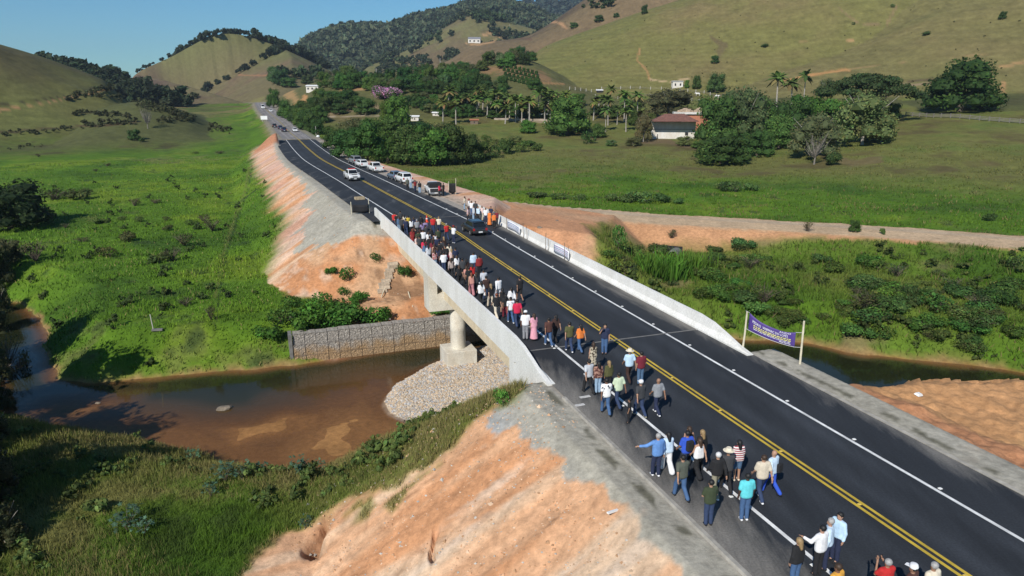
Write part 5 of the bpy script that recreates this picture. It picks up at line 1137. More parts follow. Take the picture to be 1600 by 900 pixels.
def build_protos():
    for i in range(4):                                   # broad rounded tree, 10 m wide, 9 m tall
        rg = np.random.default_rng(100 + i); L_ = lobes_round(rg, 10, 9, 0.2, 14) + skirt(rg, 10, 9)
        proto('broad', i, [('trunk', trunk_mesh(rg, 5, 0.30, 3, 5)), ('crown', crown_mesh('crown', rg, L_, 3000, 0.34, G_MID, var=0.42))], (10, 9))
    for i in range(3):                                   # dense dark tree
        rg = np.random.default_rng(120 + i); L_ = lobes_round(rg, 10, 8, 0.0, 12) + skirt(rg, 10, 8)
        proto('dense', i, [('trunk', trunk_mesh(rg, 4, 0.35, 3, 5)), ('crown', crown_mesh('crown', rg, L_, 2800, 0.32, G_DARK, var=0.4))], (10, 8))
    rg = np.random.default_rng(140); L_ = []                # flat spreading rain tree 16 m wide
    for k in range(26):
        a = 2.4 * k; rr = 7.0 * math.sqrt((k + 0.5) / 26); L_.append((rr * math.cos(a), rr * math.sin(a), 6.6 - 0.048 * rr * rr + rg.uniform(-0.3, 0.3), 1.7, 1.7, 0.62))
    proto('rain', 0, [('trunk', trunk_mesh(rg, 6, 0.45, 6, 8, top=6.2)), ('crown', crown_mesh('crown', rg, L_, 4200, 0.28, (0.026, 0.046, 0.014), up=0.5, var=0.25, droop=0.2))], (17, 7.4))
    for i in range(2):                                   # greyish open tree with pale limbs showing
        rg = np.random.default_rng(150 + i); L_ = lobes_round(rg, 10, 9, 0.1, 15) + skirt(rg, 10, 9, 7)
        proto('open', i, [('trunk', trunk_mesh(rg, 7, 0.22, 4.4, 11, BARK_P, top=8.2)), ('crown', crown_mesh('crown', rg, L_, 3400, 0.32, G_GREY, core=True, shell=(0.6, 1.08), var=0.4))], (10, 9))
    rg = np.random.default_rng(160)                        # almost leafless tree
    mb = MB()
    for k in range(26):
        a = 2.4 * k; e = rg.uniform(1.2, 4.0); z = rg.uniform(3.5, 8.0); mx_ = (math.cos(a) * e * 0.45, math.sin(a) * e * 0.45, z * 0.55)
        mb.tube([(0, 0, 1.6), mx_, (math.cos(a) * e, math.sin(a) * e, z)], [0.13, 0.07, 0.025], 4)
        for q in range(3):
            b_ = a + rg.uniform(-0.9, 0.9); mb.tube([mx_, (mx_[0] + math.cos(b_) * 0.8, mx_[1] + math.sin(b_) * 0.8, mx_[2] + rg.uniform(0.6, 1.6)), (mx_[0] + math.cos(b_) * 1.3, mx_[1] + math.sin(b_) * 1.3, mx_[2] + rg.uniform(1.2, 2.6))], [0.045, 0.03, 0.012], 3)
    mb.tube([(0, 0, -0.3), (0.1, 0, 1.0), (0, 0.1, 2.0)], [0.28, 0.22, 0.18], 7)
    L_ = lobes_round(rg, 8, 8, 3, 8); proto('bare', 0, [('trunk', mb.mesh('trunk', mat('grey_bark', (0.19, 0.17, 0.145), 0.95, noise=2, amt=0.3), smooth=True, fix=False)), ('crown', crown_mesh('crown', rg, L_, 420, 0.22, G_GREY, core=False, shell=(0.3, 1.0)))], (8, 8))
    for i in range(3):                                   # palm
        rg = np.random.default_rng(170 + i); H = 8.0; mb = MB().tube([(0, 0, -0.3), (0.15, 0.05, H * 0.4), (0.1 + 0.1 * i, 0.15, H)], [0.24, 0.17, 0.14], 7)
        V = []; F = []; C = []
        for k in range(24):
            a = 2.4 * k; el = rg.uniform(-0.45, 1.15); ln = rg.uniform(2.8, 3.7); prev = None; col = np.array((0.085, 0.125, 0.032)) * rg.uniform(0.55, 1.25) if el > -0.15 else np.array((0.17, 0.125, 0.06))
            for j in range(6):
                t = j / 5; r_ = ln * t * math.cos(el) * (1 - 0.1 * t); z = H + ln * t * math.sin(el) - 1.5 * t * t; w = 0.55 * math.sin(math.pi * min(1, 0.12 + t * 0.9)) + 0.05
                p = np.array([0.1 + 0.1 * i + math.cos(a) * r_, 0.15 + math.sin(a) * r_, z]); sd = np.array([-math.sin(a), math.cos(a), 0]) * w
                V += [p - sd + [0, 0, -w * 0.5], p, p + sd + [0, 0, -w * 0.5]]; C += [col * 0.9, col * 1.1, col * 0.9]
                if j: b0 = len(V) - 6; F += [(b0, b0 + 3, b0 + 4, b0 + 1), (b0 + 1, b0 + 4, b0 + 5, b0 + 2)]
        me = mesh_np('fronds', np.array(V), F, [LEAF], smooth=False); set_col(me, 'tint', np.array(C))
        proto('palm', i, [('trunk', mb.mesh('trunk', BARK_P, smooth=True, fix=False)), ('fronds', me)], (5.4, 9.6))
    for i in range(4):                                   # low bush 3 m wide
        rg = np.random.default_rng(180 + i); L_ = [(rg.uniform(-0.9, 0.9), rg.uniform(-0.8, 0.8), rg.uniform(0.3, 0.9), rg.uniform(0.5, 0.85), rg.uniform(0.5, 0.85), rg.uniform(0.4, 0.7)) for _ in range(6)]
        proto('bush', i, [('stem', trunk_mesh(rg, 0.9, 0.06, 0.8, 5)), ('foliage', crown_mesh('foliage', rg, L_, 620, 0.15, G_OLV, var=0.45, core=(i % 2 == 0)))], (3, 1.7))
    for i in range(2):                                   # twiggy shrub
        rg = np.random.default_rng(190 + i); mb = MB()
        for k in range(34):
            a = rg.uniform(0, 6.28); e = rg.uniform(0.4, 1.4); z = rg.uniform(0.7, 1.8); mb.tube([(0, 0, -0.1), (math.cos(a) * e * 0.45, math.sin(a) * e * 0.45, z * 0.6), (math.cos(a) * e, math.sin(a) * e, z)], [0.035, 0.022, 0.008], 3)
        L_ = [(rg.uniform(-0.8, 0.8), rg.uniform(-0.8, 0.8), rg.uniform(0.6, 1.3), 0.6, 0.6, 0.5) for _ in range(6)]
        proto('twig', i, [('stem', mb.mesh('stem', BARK, fix=False)), ('foliage', crown_mesh('foliage', rg, L_, 420, 0.12, (0.058, 0.070, 0.030), core=False, shell=(0.2, 1.05), var=0.4))], (3, 1.8))
    rg = np.random.default_rng(200); L_ = lobes_round(rg, 10, 3.6, 0.3, 12)
    proto('blossom', 0, [('trunk', trunk_mesh(rg, 2.5, 0.2, 3, 6)), ('crown', crown_mesh('crown', rg, L_, 1900, 0.26, (0.30, 0.155, 0.27), var=0.4, core=False)), ('leaf_mass', crown_mesh('leaf_mass', rg, L_, 500, 0.3, G_MID))], (10, 3.6))
    for i in range(2):                                   # broad-leaved herb with blue-green leaves (castor-like)
        rg = np.random.default_rng(210 + i); V = []; F = []; C = []
        for k in range(46):
            a = rg.uniform(0, 6.28); e = rg.uniform(0.2, 1.0); z = rg.uniform(0.5, 1.5); c = np.array([math.cos(a) * e, math.sin(a) * e, z]); col = np.array((0.055, 0.105, 0.062)) * rg.uniform(0.6, 1.4); s = rg.uniform(0.13, 0.24); tl = rg.normal(0, 0.35, 2); b0 = len(V)
            V.append(c); C.append(col)
            for j in range(10): r_ = s * (1.0 if j % 2 == 0 else 0.45); an = 6.283 * j / 10; V.append(c + [r_ * math.cos(an), r_ * math.sin(an), r_ * (math.cos(an) * tl[0] + math.sin(an) * tl[1]) - 0.03]); C.append(col)
            F += [(b0, b0 + 1 + j, b0 + 1 + (j + 1) % 10) for j in range(10)]
        me = mesh_np('foliage', np.array(V), F, [LEAF], smooth=False); set_col(me, 'tint', np.array(C)); mb = MB()
        for k in range(7): a = k * 0.9; mb.tube([(0, 0, -0.1), (math.cos(a) * 0.25, math.sin(a) * 0.25, 0.6), (math.cos(a) * 0.7, math.sin(a) * 0.7, 1.25)], [0.03, 0.02, 0.01], 4)
        proto('herb', i, [('stem', mb.mesh('stem', BARK, fix=False)), ('foliage', me)], (2.2, 1.6))
    for i in range(2):                                   # tall reeds
        rg = np.random.default_rng(220 + i); V = []; F = []; C = []
        for k in range(230):
            b0 = len(V); x, y = rg.normal(0, 0.8, 2); h = rg.uniform(1.2, 2.4); l = rg.normal(0, 0.28, 2); w = 0.045; a = rg.uniform(0, 6.28); col = np.array((0.075, 0.135, 0.022)) * rg.uniform(0.6, 1.3)
            V += [(x - w * math.cos(a), y - w * math.sin(a), -0.05), (x + w * math.cos(a), y + w * math.sin(a), -0.05), (x + l[0] * 0.5 + w * math.cos(a), y + l[1] * 0.5 + w * math.sin(a), h * 0.6), (x + l[0] * 0.5 - w * math.cos(a), y + l[1] * 0.5 - w * math.sin(a), h * 0.6), (x + l[0] * 1.4, y + l[1] * 1.4, h)]
            F += [(b0, b0 + 1, b0 + 2, b0 + 3), (b0 + 3, b0 + 2, b0 + 4)]; C += [col * 0.7, col * 0.7, col, col, col * 1.2]
        me = mesh_np('foliage', np.array(V), F, [LEAF], smooth=False); set_col(me, 'tint', np.array(C)); proto('reed', i, [('foliage', me)], (3.2, 2.3))
build_protos()
NAMES = {'broad': 'broadleaf_tree', 'dense': 'dense_tree', 'rain': 'umbrella_tree', 'open': 'pale_tree', 'bare': 'bare_tree', 'palm': 'palm_tree', 'bush': 'bush', 'twig': 'twiggy_shrub', 'blossom': 'blossom_tree', 'herb': 'broadleaf_weed', 'reed': 'reed_clump'}
CATS = {'palm': 'palm tree', 'bush': 'bush', 'twig': 'shrub', 'herb': 'plant', 'reed': 'reeds'}
_pk = {}
def plant_at(p, kind, w, h, label, group=None, var=None, tint=(1, 1, 1), rz=None, sink=0.0):
    P_ = PROTO[kind]; i = _pk.get(kind, 0) if var is None else var; _pk[kind] = i + 1
    parts, (pw, ph) = P_[i % len(P_)]
    o = empty(NAMES[kind], (p[0], p[1], p[2] - sink), random.uniform(0, 6.28) if rz is None else rz); o.scale = (w / pw, w / pw, h / ph)
    tag(o, label, CATS.get(kind, 'tree'), group)
    for nm, me in parts:
        c = obj(nm, me, o); c.color = (*[min(1.9, q * 1.22) for q in tint], 1)
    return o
def plant(px, py, wpx, hpx, kind, label, group=None, **k):
    """base pixel, crown width and height in photograph pixels"""
    p = at(px, py); s = px_size(p); return plant_at(p, kind, wpx * s, hpx * s, label, group, **k)

# single trees of the pasture on the right
for a in [
    (887, 210, 76, 60, 'broad', 'large green tree standing left of the palms near the farmhouse', (0.85, 0.95, 0.8)),
    (1128, 256, 92, 48, 'dense', 'low wide dark tree in front of the farmhouse grove', (1.25, 1.2, 1)),
    (1118, 226, 74, 80, 'broad', 'tall green tree just right of the farmhouse roof', (0.75, 0.85, 0.8)), (1162, 222, 80, 84, 'open', 'pale limbed tree behind the low wide dark tree', (0.75, 0.95, 0.8)),
    (1192, 216, 66, 66, 'broad', 'dark green tree left of the young palms in the grove', (0.6, 0.75, 0.7)), (1265, 208, 90, 64, 'broad', 'bright green tree beneath the umbrella crown', (0.65, 0.95, 0.6)),
    (1347, 196, 172, 80, 'rain', 'huge flat crowned umbrella tree behind the pale tree', (1, 1, 1)), (1347, 226, 96, 84, 'open', 'big pale green tree with whitish limbs before the umbrella tree', (0.95, 1.1, 0.85)),
    (1270, 246, 82, 68, 'open', 'grey green half bare tree left of the big pale tree', (0.9, 0.95, 0.9)), (1272, 257, 44, 52, 'bare', 'whitish bare trunked tree at the edge of the grove', (1, 1, 1)),
    (1298, 258, 38, 26, 'bush', 'small dark bush right of the whitish bare tree', (0.7, 0.8, 0.8)),
    (1500, 174, 118, 80, 'broad', 'lone great dark tree on the right pasture above the paddock fence', (0.58, 0.72, 0.62)),
    (1142, 208, 70, 58, 'broad', 'leafy tree behind the tall tree right of the farmhouse', (0.7, 0.8, 0.75)), (1182, 244, 58, 44, 'dense', 'dark tree in front of the middle of the grove', (0.9, 1, 0.85)), (1216, 232, 64, 54, 'broad', 'dark leafy tree left of the grey green half bare tree', (0.7, 0.8, 0.75)), (1236, 218, 66, 66, 'dense', 'dense dark tree hiding the feet of the grove palms', (0.9, 1, 0.8)), (1302, 212, 62, 62, 'broad', 'green tree between half bare tree and big pale tree', (0.7, 0.9, 0.7)), (1376, 222, 44, 44, 'open', 'yellow green tree right of the big pale tree', (1.1, 1.15, 0.7)),
    (1118, 144, 30, 32, 'dense', 'round tree at the foot of the pasture hill', (1.3, 1.2, 1.2)), (1088, 139, 15, 21, 'broad', 'small tree beside the round tree at the hill foot', (0.9, 0.9, 0.9)), (1073, 138, 8, 14, 'broad', 'little green tree right of the whitewashed shed', (1, 1.2, 0.8)),
    (1046, 184, 78, 44, 'open', 'brownish spreading tree behind the farmhouse', (0.7, 0.62, 0.6)), (825, 208, 28, 21, 'broad', 'small round green tree alone on the dry field', (0.75, 1.05, 0.7)),
    (920, 224, 34, 22, 'bush', 'dark bush before the large green tree', (0.6, 0.8, 0.7)), (1393, 186, 26, 28, 'broad', 'small tree under the right edge of the umbrella tree', (0.7, 0.85, 0.7)), (1290, 150, 28, 28, 'open', 'grey tree top between palm and umbrella tree', (0.8, 0.9, 0.8)),
    (1007, 22, 11, 15, 'dense', 'small dark tree high on the pasture hill', (1, 1, 1)), (936, 34, 17, 11, 'dense', 'dark tree clump on the edge of the brown ridge', (1, 1, 1)), (897, 44, 15, 10, 'dense', 'dark tree on the lower brown ridge', (1, 1, 1)), (963, 27, 11, 7, 'dense', 'tiny dark tree between the ridge and the pasture hill', (1, 1, 1)),
    (1117, 99, 14, 13, 'dense', 'dark tree in the fold of the pasture hill', (1, 1.1, 1.1)), (1566, 30, 12, 13, 'dense', 'lone tree at upper right of the pasture hill', (1, 1, 1)), (1447, 55, 18, 7, 'bush', 'grey bush on the upper right hillside', (0.8, 0.85, 1)), (1332, 39, 8, 5, 'bush', 'small bush by the earth scar on the hillside', (0.7, 0.8, 0.8)), (1193, 74, 16, 7, 'bush', 'low dark bush on the fold of the hill', (0.7, 0.8, 0.8)), (1395, 12, 9, 7, 'bush', 'low bush at the top of the hillside scar', (0.7, 0.8, 0.8)),
    (1255, 166, 26, 56, 'palm', 'tallest palm rising above the grove', (0.8, 0.95, 0.8)), (1213, 172, 36, 58, 'palm', 'palm left of the tallest palm', (0.9, 1, 0.8)), (1236, 172, 34, 50, 'palm', 'palm between the two tall palms', (1, 1, 0.8)),
    (1231, 212, 32, 36, 'palm', 'young yellowish palm inside the dark grove', (1.5, 1.5, 1)), (1247, 210, 26, 30, 'palm', 'second young palm inside the dark grove', (1.4, 1.5, 1)),
    (571, 178, 38, 28, 'dense', 'round dark tree alone on the brown slope', (1, 1, 0.9)), (622, 197, 44, 48, 'broad', 'tall pointed green tree left of the white shed', (0.85, 1, 0.7)), (608, 190, 30, 36, 'broad', 'yellowish green tree beside the pointed tree', (1.3, 1.2, 0.8)),
    (606, 155, 56, 17, 'blossom', 'long low tree covered in pink blossom', (1, 1, 1)), (560, 163, 22, 14, 'broad', 'green tree left of the pink blossom', (0.8, 0.9, 0.8)),
    (428, 168, 22, 32, 'broad', 'tree at the bend of the far road', (0.7, 0.85, 0.7)), (447, 184, 28, 28, 'broad', 'roadside tree below the orange cutting', (0.7, 0.85, 0.75)),
    (210, 219, 20, 18, 'dense', 'round dark bush on the far left field', (1, 1, 1)), (231, 201, 26, 38, 'bare', 'leafless tree on the left valley floor', (1, 1, 1)), (222, 222, 12, 9, 'bush', 'small bush at the foot of the round dark bush', (0.7, 0.8, 0.8)),
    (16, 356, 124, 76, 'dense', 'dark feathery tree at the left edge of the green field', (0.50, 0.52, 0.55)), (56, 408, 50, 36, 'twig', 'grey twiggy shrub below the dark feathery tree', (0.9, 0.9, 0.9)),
    (966, 392, 36, 48, 'bush', 'tall leafy shrub at the edge of the orange earth', (0.8, 1.2, 0.9)),
    (1335, 362, 20, 20, 'broad', 'small dark sapling at the edge of the dirt road', (0.9, 1, 1)), (1380, 366, 14, 12, 'bush', 'low sapling right of the small dark sapling', (1, 1.1, 1)), (1584, 420, 34, 28, 'bush', 'dark bush on the dirt road bank at the right edge', (0.8, 0.9, 0.9)), (1262, 362, 24, 18, 'twig', 'brown twiggy shrub by the dirt road', (1.2, 1, 0.9)),
    (1545, 345, 26, 14, 'bush', 'dark bush on the pasture beyond the dirt road', (0.6, 0.7, 0.7)), (1050, 372, 24, 16, 'twig', 'small twiggy shrub on the dirt road bank', (1, 1, 1)),
    (786, 635, 34, 34, 'bush', 'bright green bush beside the gravel island', (0.9, 1.5, 0.9)), (688, 490, 46, 14, 'bush', 'low green bush between pier and gabion wall', (0.7, 1.2, 0.8)),
    (588, 408, 24, 16, 'bush', 'small green bush near the far abutment', (0.7, 1.2, 0.8)), (632, 432, 30, 22, 'bush', 'green weed bush on the bare bank under the bridge', (0.8, 1.2, 0.9)), (546, 436, 34, 24, 'bush', 'leafy green bush on the bare bank left of the broken steps', (0.6, 1.2, 0.6)), (516, 428, 26, 14, 'bush', 'smaller green bush on the bare bank', (0.8, 1.3, 0.7)), (538, 462, 24, 18, 'bush', 'green bush above the thick grass of the bank', (0.7, 1.2, 0.7)), (569, 504, 42, 26, 'bush', 'dense green bush above the left half of the gabion wall', (0.55, 1.1, 0.6)), (520, 510, 60, 34, 'bush', 'broad green bush at the left end of the gabion wall', (0.55, 1.1, 0.6)), (486, 506, 40, 24, 'bush', 'leafy bush left of the broad green bush on the bank', (0.6, 1.2, 0.6)),
    (1040, 430, 90, 40, 'reed', 'bright green reed bed before the culvert', (0.8, 1.1, 0.7)), (1012, 428, 60, 34, 'reed', 'reed clump left of the culvert reeds', (0.9, 1.1, 0.7)), (1085, 425, 54, 36, 'reed', 'yellowish reed clump right of the culvert', (1.1, 1.15, 0.8)),
    (200, 828, 56, 40, 'herb', 'blue green broadleaf weed in the near left grass', (1, 1, 1)), (225, 836, 40, 30, 'herb', 'second broadleaf weed right of the blue green one', (1, 1, 1)), (302, 722, 26, 26, 'herb', 'broadleaf weed at the river edge on the near bank', (1, 1.1, 1)), (352, 752, 46, 34, 'herb', 'large broadleaf weed clump near the mud bank', (1, 1, 1)), (378, 748, 36, 30, 'herb', 'broadleaf weed right of the large clump', (1, 1, 1)), (330, 775, 30, 24, 'herb', 'small broadleaf weed above the near grass', (1, 1.1, 1.1)), (470, 742, 40, 34, 'herb', 'bluish weed overhanging the brown water', (1.1, 1.1, 1.1)), (500, 738, 26, 24, 'herb', 'pale weed at the tip of the grassy bank', (1.3, 1.2, 1.1)), (478, 826, 26, 22, 'herb', 'weed beside the eroded hole', (1, 1, 1)), (408, 742, 30, 22, 'herb', 'dark weed on the bank below the sandbar', (0.8, 0.9, 0.9)),
    (14, 588, 60, 76, 'bare', 'leaning dead tree at the left river bank', (1, 1, 1)), (34, 592, 44, 50, 'twig', 'tangled dead shrub standing in the river edge', (1.4, 1.2, 0.9))]:
    plant(*a[:5], a[5], tint=a[6])
for px, py, w, h in [(500, 508, 90, 46), (540, 506, 74, 42), (582, 506, 54, 34), (470, 516, 74, 38), (440, 505, 64, 32), (420, 530, 60, 26), (452, 478, 44, 22), (560, 474, 40, 22), (500, 482, 60, 28), (600, 500, 34, 22)]:
    plant(px, py, w, h, 'bush', 'thick green bush above the left half of the gabion wall', 'thick bushes above the gabion wall', tint=(random.uniform(0.6, 0.8), random.uniform(1.0, 1.3), 0.6))
# palms in a row
for i, (px, py, h, w) in enumerate([(745, 183, 34, 26), (761, 184, 36, 26), (776, 182, 42, 26), (781, 184, 34, 26), (796, 184, 38, 24), (809, 186, 38, 24), (826, 186, 36, 24), (842, 184, 46, 28), (852, 182, 44, 24), (866, 180, 40, 28), (927, 188, 34, 24), (950, 196, 46, 24), (946, 206, 40, 22), (975, 190, 42, 24), (978, 206, 38, 24), (996, 186, 44, 26), (1002, 205, 36, 24), (964, 195, 30, 18), (735, 178, 26, 18), (770, 176, 30, 20)]):
    plant(px, py, w, h, 'palm', 'slender coconut palm in the palm row before the pasture hill', 'palms in front of the pasture hill', tint=(random.uniform(0.75, 1.2), random.uniform(0.85, 1.15), 0.8))
rp_ = random.Random(33)
for i in range(30): plant(rp_.uniform(690, 1005), rp_.uniform(172, 196), rp_.uniform(22, 30), rp_.uniform(26, 42), 'palm', 'slender coconut palm in the palm row before the pasture hill', 'palms in front of the pasture hill', tint=(rp_.uniform(0.75, 1.3), rp_.uniform(0.85, 1.2), 0.8))
for i in range(34): plant(rp_.uniform(660, 1010), rp_.uniform(166, 186), rp_.uniform(20, 34), rp_.uniform(12, 24), rp_.choice(['broad', 'open', 'dense']), 'scrubby green tree among the palms left of the farmhouse', 'scrub trees among the palms', tint=(rp_.uniform(0.7, 1.1), rp_.uniform(0.8, 1.05), 0.8))
for i, (px, py, w, h) in enumerate([(1005, 222, 30, 44), (990, 196, 22, 24), (1015, 205, 22, 30), (935, 215, 26, 22), (912, 200, 20, 20), (880, 170, 28, 22), (860, 172, 26, 20), (905, 165, 22, 20), (830, 176, 24, 22), (805, 174, 26, 22), (785, 172, 24, 24), (990, 228, 28, 14), (1070, 228, 30, 16), (1092, 232, 26, 14)]):
    plant(px, py, w, h, random.choice(['broad', 'open']), 'scrubby green tree among the palms left of the farmhouse', 'scrub trees among the palms', tint=(random.uniform(0.7, 1.2), random.uniform(0.8, 1.1), 0.8))
# thicket right of the road
for px, py, w, h in [(548, 246, 62, 50), (575, 250, 66, 62), (606, 254, 56, 54), (640, 256, 66, 62), (672, 258, 70, 66), (706, 256, 64, 62), (732, 254, 50, 48), (560, 225, 70, 40), (600, 222, 70, 40), (690, 225, 60, 36), (650, 228, 60, 40), (525, 232, 46, 36), (751, 248, 34, 28)]:
    plant(px, py, w, h, random.choice(['broad', 'dense', 'broad', 'open']), 'bushy dark tree in the thicket between parked cars and palms', 'thicket trees right of the road', tint=(random.uniform(0.65, 0.95), random.uniform(0.7, 0.95), random.uniform(0.6, 0.8)))
for px, py, w, h in [(775, 246, 36, 22), (793, 240, 40, 30), (815, 238, 30, 22), (838, 236, 24, 14), (770, 232, 30, 18), (805, 226, 26, 14), (826, 228, 30, 12), (955, 228, 20, 10), (760, 222, 24, 14)]:
    plant(px, py, w, h, random.choice(['bush', 'open']), 'green bush on the dry field right of the thicket', 'bushes right of the thicket', tint=(random.uniform(0.7, 1.1), random.uniform(0.85, 1.1), 0.8))
for px, py, w, h in [(455, 188, 24, 24), (463, 192, 28, 28), (472, 198, 30, 32), (480, 204, 32, 34), (489, 208, 30, 32), (497, 210, 24, 26), (484, 190, 36, 34), (500, 192, 30, 30), (505, 176, 34, 26), (520, 172, 34, 26), (530, 178, 26, 18), (512, 162, 34, 22), (535, 162, 32, 22), (545, 172, 22, 18), (500, 160, 26, 22), (490, 176, 24, 26), (548, 158, 30, 20), (470, 178, 20, 22)]:
    plant(px, py, w, h, random.choice(['broad', 'dense']), 'dark green tree on the wooded verge right of the rising road', 'verge trees along the rising road', tint=(random.uniform(0.65, 1.0), random.uniform(0.75, 1.0), 0.75))
# wooded slope beneath the far hills
rw = random.Random(21); WOOD = []
for poly, n, sz in (([(425, 135), (520, 140), (620, 150), (640, 138), (560, 124), (470, 128), (430, 126)], 40, (16, 30)), ([(620, 150), (700, 158), (790, 160), (800, 150), (770, 135), (700, 118), (640, 120), (590, 128)], 52, (16, 30)), ([(640, 118), (700, 108), (755, 100), (770, 118), (720, 130), (650, 130)], 22, (16, 26)), ([(640, 175), (720, 178), (740, 160), (640, 158)], 18, (16, 26)), ([(755, 98), (830, 88), (832, 102), (790, 106), (760, 108)], 16, (16, 26))):
    P_ = np.array(poly, float)
    k = 0
    while k < n:
        x = rw.uniform(P_[:, 0].min(), P_[:, 0].max()); y = rw.uniform(P_[:, 1].min(), P_[:, 1].max())
        if poly_sd(np.array([x]), np.array([y]), P_)[0] < 0: WOOD.append((x, y, rw.uniform(*sz), rw.uniform(*sz) * 0.85)); k += 1
for px, py, w, h in WOOD:
    plant(px, py, w, h, rw.choice(['broad', 'dense', 'dense', 'broad', 'open']), 'tree in the mixed wood on the slope beyond the palms', 'trees of the wooded slope', tint=(rw.uniform(0.6, 1.0), rw.uniform(0.7, 1.05), 0.8))
for i in range(34):                                     # orchard rows on the brown knoll
    r_, c_ = divmod(i, 9); px = 786 + c_ * 6.5 + r_ * 2; py = 104 + r_ * 7 + c_ * 1.6
    if px < 842: plant(px, py, 6.5, 7, 'dense', 'small round orchard tree in rows on the brown knoll', 'orchard rows', tint=(0.9, 1.1, 0.8))
plant(786, 140, 20, 23, 'dense', 'round dark tree alone below the orchard rows', tint=(0.9, 1, 0.8)); plant(836, 140, 26, 20, 'dense', 'dark tree at the right end of the orchard', tint=(0.9, 1, 0.8))
# low bushes scattered over the left field
for px, py, w, h in [(85, 312, 60, 18), (125, 312, 44, 20), (210, 322, 24, 14), (216, 346, 18, 10), (155, 349, 28, 12), (318, 346, 26, 12), (332, 361, 34, 20), (300, 352, 24, 12), (288, 384, 40, 22), (200, 377, 36, 18), (172, 402, 40, 20), (250, 410, 36, 20), (270, 408, 42, 22), (102, 356, 20, 8), (190, 344, 18, 8), (242, 318, 26, 8), (262, 360, 22, 10), (128, 378, 30, 8), (290, 478, 36, 14), (330, 500, 22, 26), (260, 345, 18, 8), (45, 345, 30, 16), (168, 260, 14, 6), (60, 245, 14, 5), (345, 240, 20, 5), (305, 240, 14, 4), (150, 268, 12, 5)]:
    plant(px, py, w, h, rw.choice(['twig', 'bush', 'twig']), 'low dark bush scattered on the left green field', 'bushes on the left field', tint=(rw.uniform(0.8, 1.2), rw.uniform(0.75, 1.05), 0.9))
# shrubs in the scrub between river and dirt road
SCRUB = np.array([(935, 400), (1000, 385), (1150, 380), (1300, 395), (1420, 420), (1590, 440), (1600, 560), (1450, 545), (1300, 525), (1180, 500), (1120, 480), (1040, 450), (960, 430)], float)
k = 0
while k < 150:
    x = rw.uniform(935, 1600); y = rw.uniform(380, 560)
    if poly_sd(np.array([x]), np.array([y]), SCRUB)[0] < -4:
        q = at(x, y); q.z = max(q.z, WATER)
        if float(fbm(np.array([q.x]), np.array([q.y]), 11, 3, 77)[0]) > -0.30:
            w = rw.uniform(1.6, 4.2); plant_at(q, rw.choice(['bush', 'bush', 'bush', 'bush', 'bush', 'twig']), w, w * rw.uniform(0.30, 0.5), 'dark green shrub in the scrub between river and dirt road', 'shrubs between river and dirt road', tint=(rw.uniform(0.6, 1.05), rw.uniform(0.8, 1.15), rw.uniform(0.6, 1.0)))
        k += 1
for px, py, w, h in [(1010, 318, 60, 22), (985, 316, 46, 16), (960, 314, 40, 14), (1035, 316, 40, 16), (880, 312, 40, 12), (840, 308, 40, 12), (905, 313, 30, 12), (1060, 318, 26, 10), (1150, 300, 50, 20), (1175, 298, 30, 16), (1125, 296, 26, 14)]:
    plant(px, py, w, h, 'bush', 'grey green bush in the hedge line beyond the dirt road', 'bushes beyond the dirt road', tint=(rw.uniform(0.8, 1.1), rw.uniform(0.9, 1.1), 1.1))
# trees just outside the left of the frame on the river bank, seen only at their edges and by their shadows
for px, py, w, h, l in [(-120, 560, 9, 11, 'dark riverside tree leaning in from the left edge'), (-150, 640, 9, 10, 'riverside tree below the left edge of the water'), (-190, 880, 9, 9, 'dark tree at the lower left corner'), (-60, 470, 8, 9, 'dense tree on the far side of the left river bend'), (-40, 420, 6, 6, 'dark tree beside the water at the left edge'), (-230, 760, 10, 11, 'tall tree left of the near grass bank')]:
    plant_at(at(px, py), 'dense', w, h, l, tint=(1, 1, 0.9))
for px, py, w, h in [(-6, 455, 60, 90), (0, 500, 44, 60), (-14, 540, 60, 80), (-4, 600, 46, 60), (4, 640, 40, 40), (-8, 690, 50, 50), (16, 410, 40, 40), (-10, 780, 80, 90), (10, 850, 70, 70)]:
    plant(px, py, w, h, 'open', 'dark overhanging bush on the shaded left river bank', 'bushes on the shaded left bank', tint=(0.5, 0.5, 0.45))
# trees along the ridge of the cone hill, woods on the far mountains
def crown_cloud(name, P, S, n, size, col, label, seed):
    rg = np.random.default_rng(seed); Vs = []; Fs = []; Cs = []; b = 0
    base = [lobes_round(np.random.default_rng(seed + j), 1.0, 0.95, 0.0, 5) for j in range(6)]
    tm = [leaves(np.random.default_rng(seed + 50 + j), base[j], n, size, col, core=True, var=0.4) for j in range(6)]
    for i, (p, s) in enumerate(zip(P, S)):
        V, F, C = tm[i % 6]; a = rg.uniform(0, 6.28); c, s_ = math.cos(a), math.sin(a)
        W = np.stack([V[:, 0] * c - V[:, 1] * s_, V[:, 0] * s_ + V[:, 1] * c, V[:, 2] - 0.08], 1) * s + p
        Vs.append(W); Fs += [tuple(q + b for q in f) for f in F]; b += len(V); Cs.append(C * rg.uniform(0.65, 1.35))
    me = mesh_np(name, np.vstack(Vs), Fs, [LEAF], smooth=False); set_col(me, 'tint', np.vstack(Cs)); return tag(obj(name, me), label, kind='stuff')
def hill_pts(nm, n, seed, dlo, dhi, cond=None):
    rg = np.random.default_rng(seed); h = HILLS[HIDX[nm] - 1]; az = rg.uniform(h[1][0], h[1][-1], n); D = rg.uniform(dlo, dhi, n); x = D * np.sin(az); y = D * np.cos(az); T = terrain(x, y, full=True)
    k = T['lay'] == HIDX[nm]
    if cond is not None: k &= cond(T, x, y)
    return np.column_stack([x, y, T['z']])[k]
P_ = hill_pts('wood_ridge', 700, 301, 560, 720)
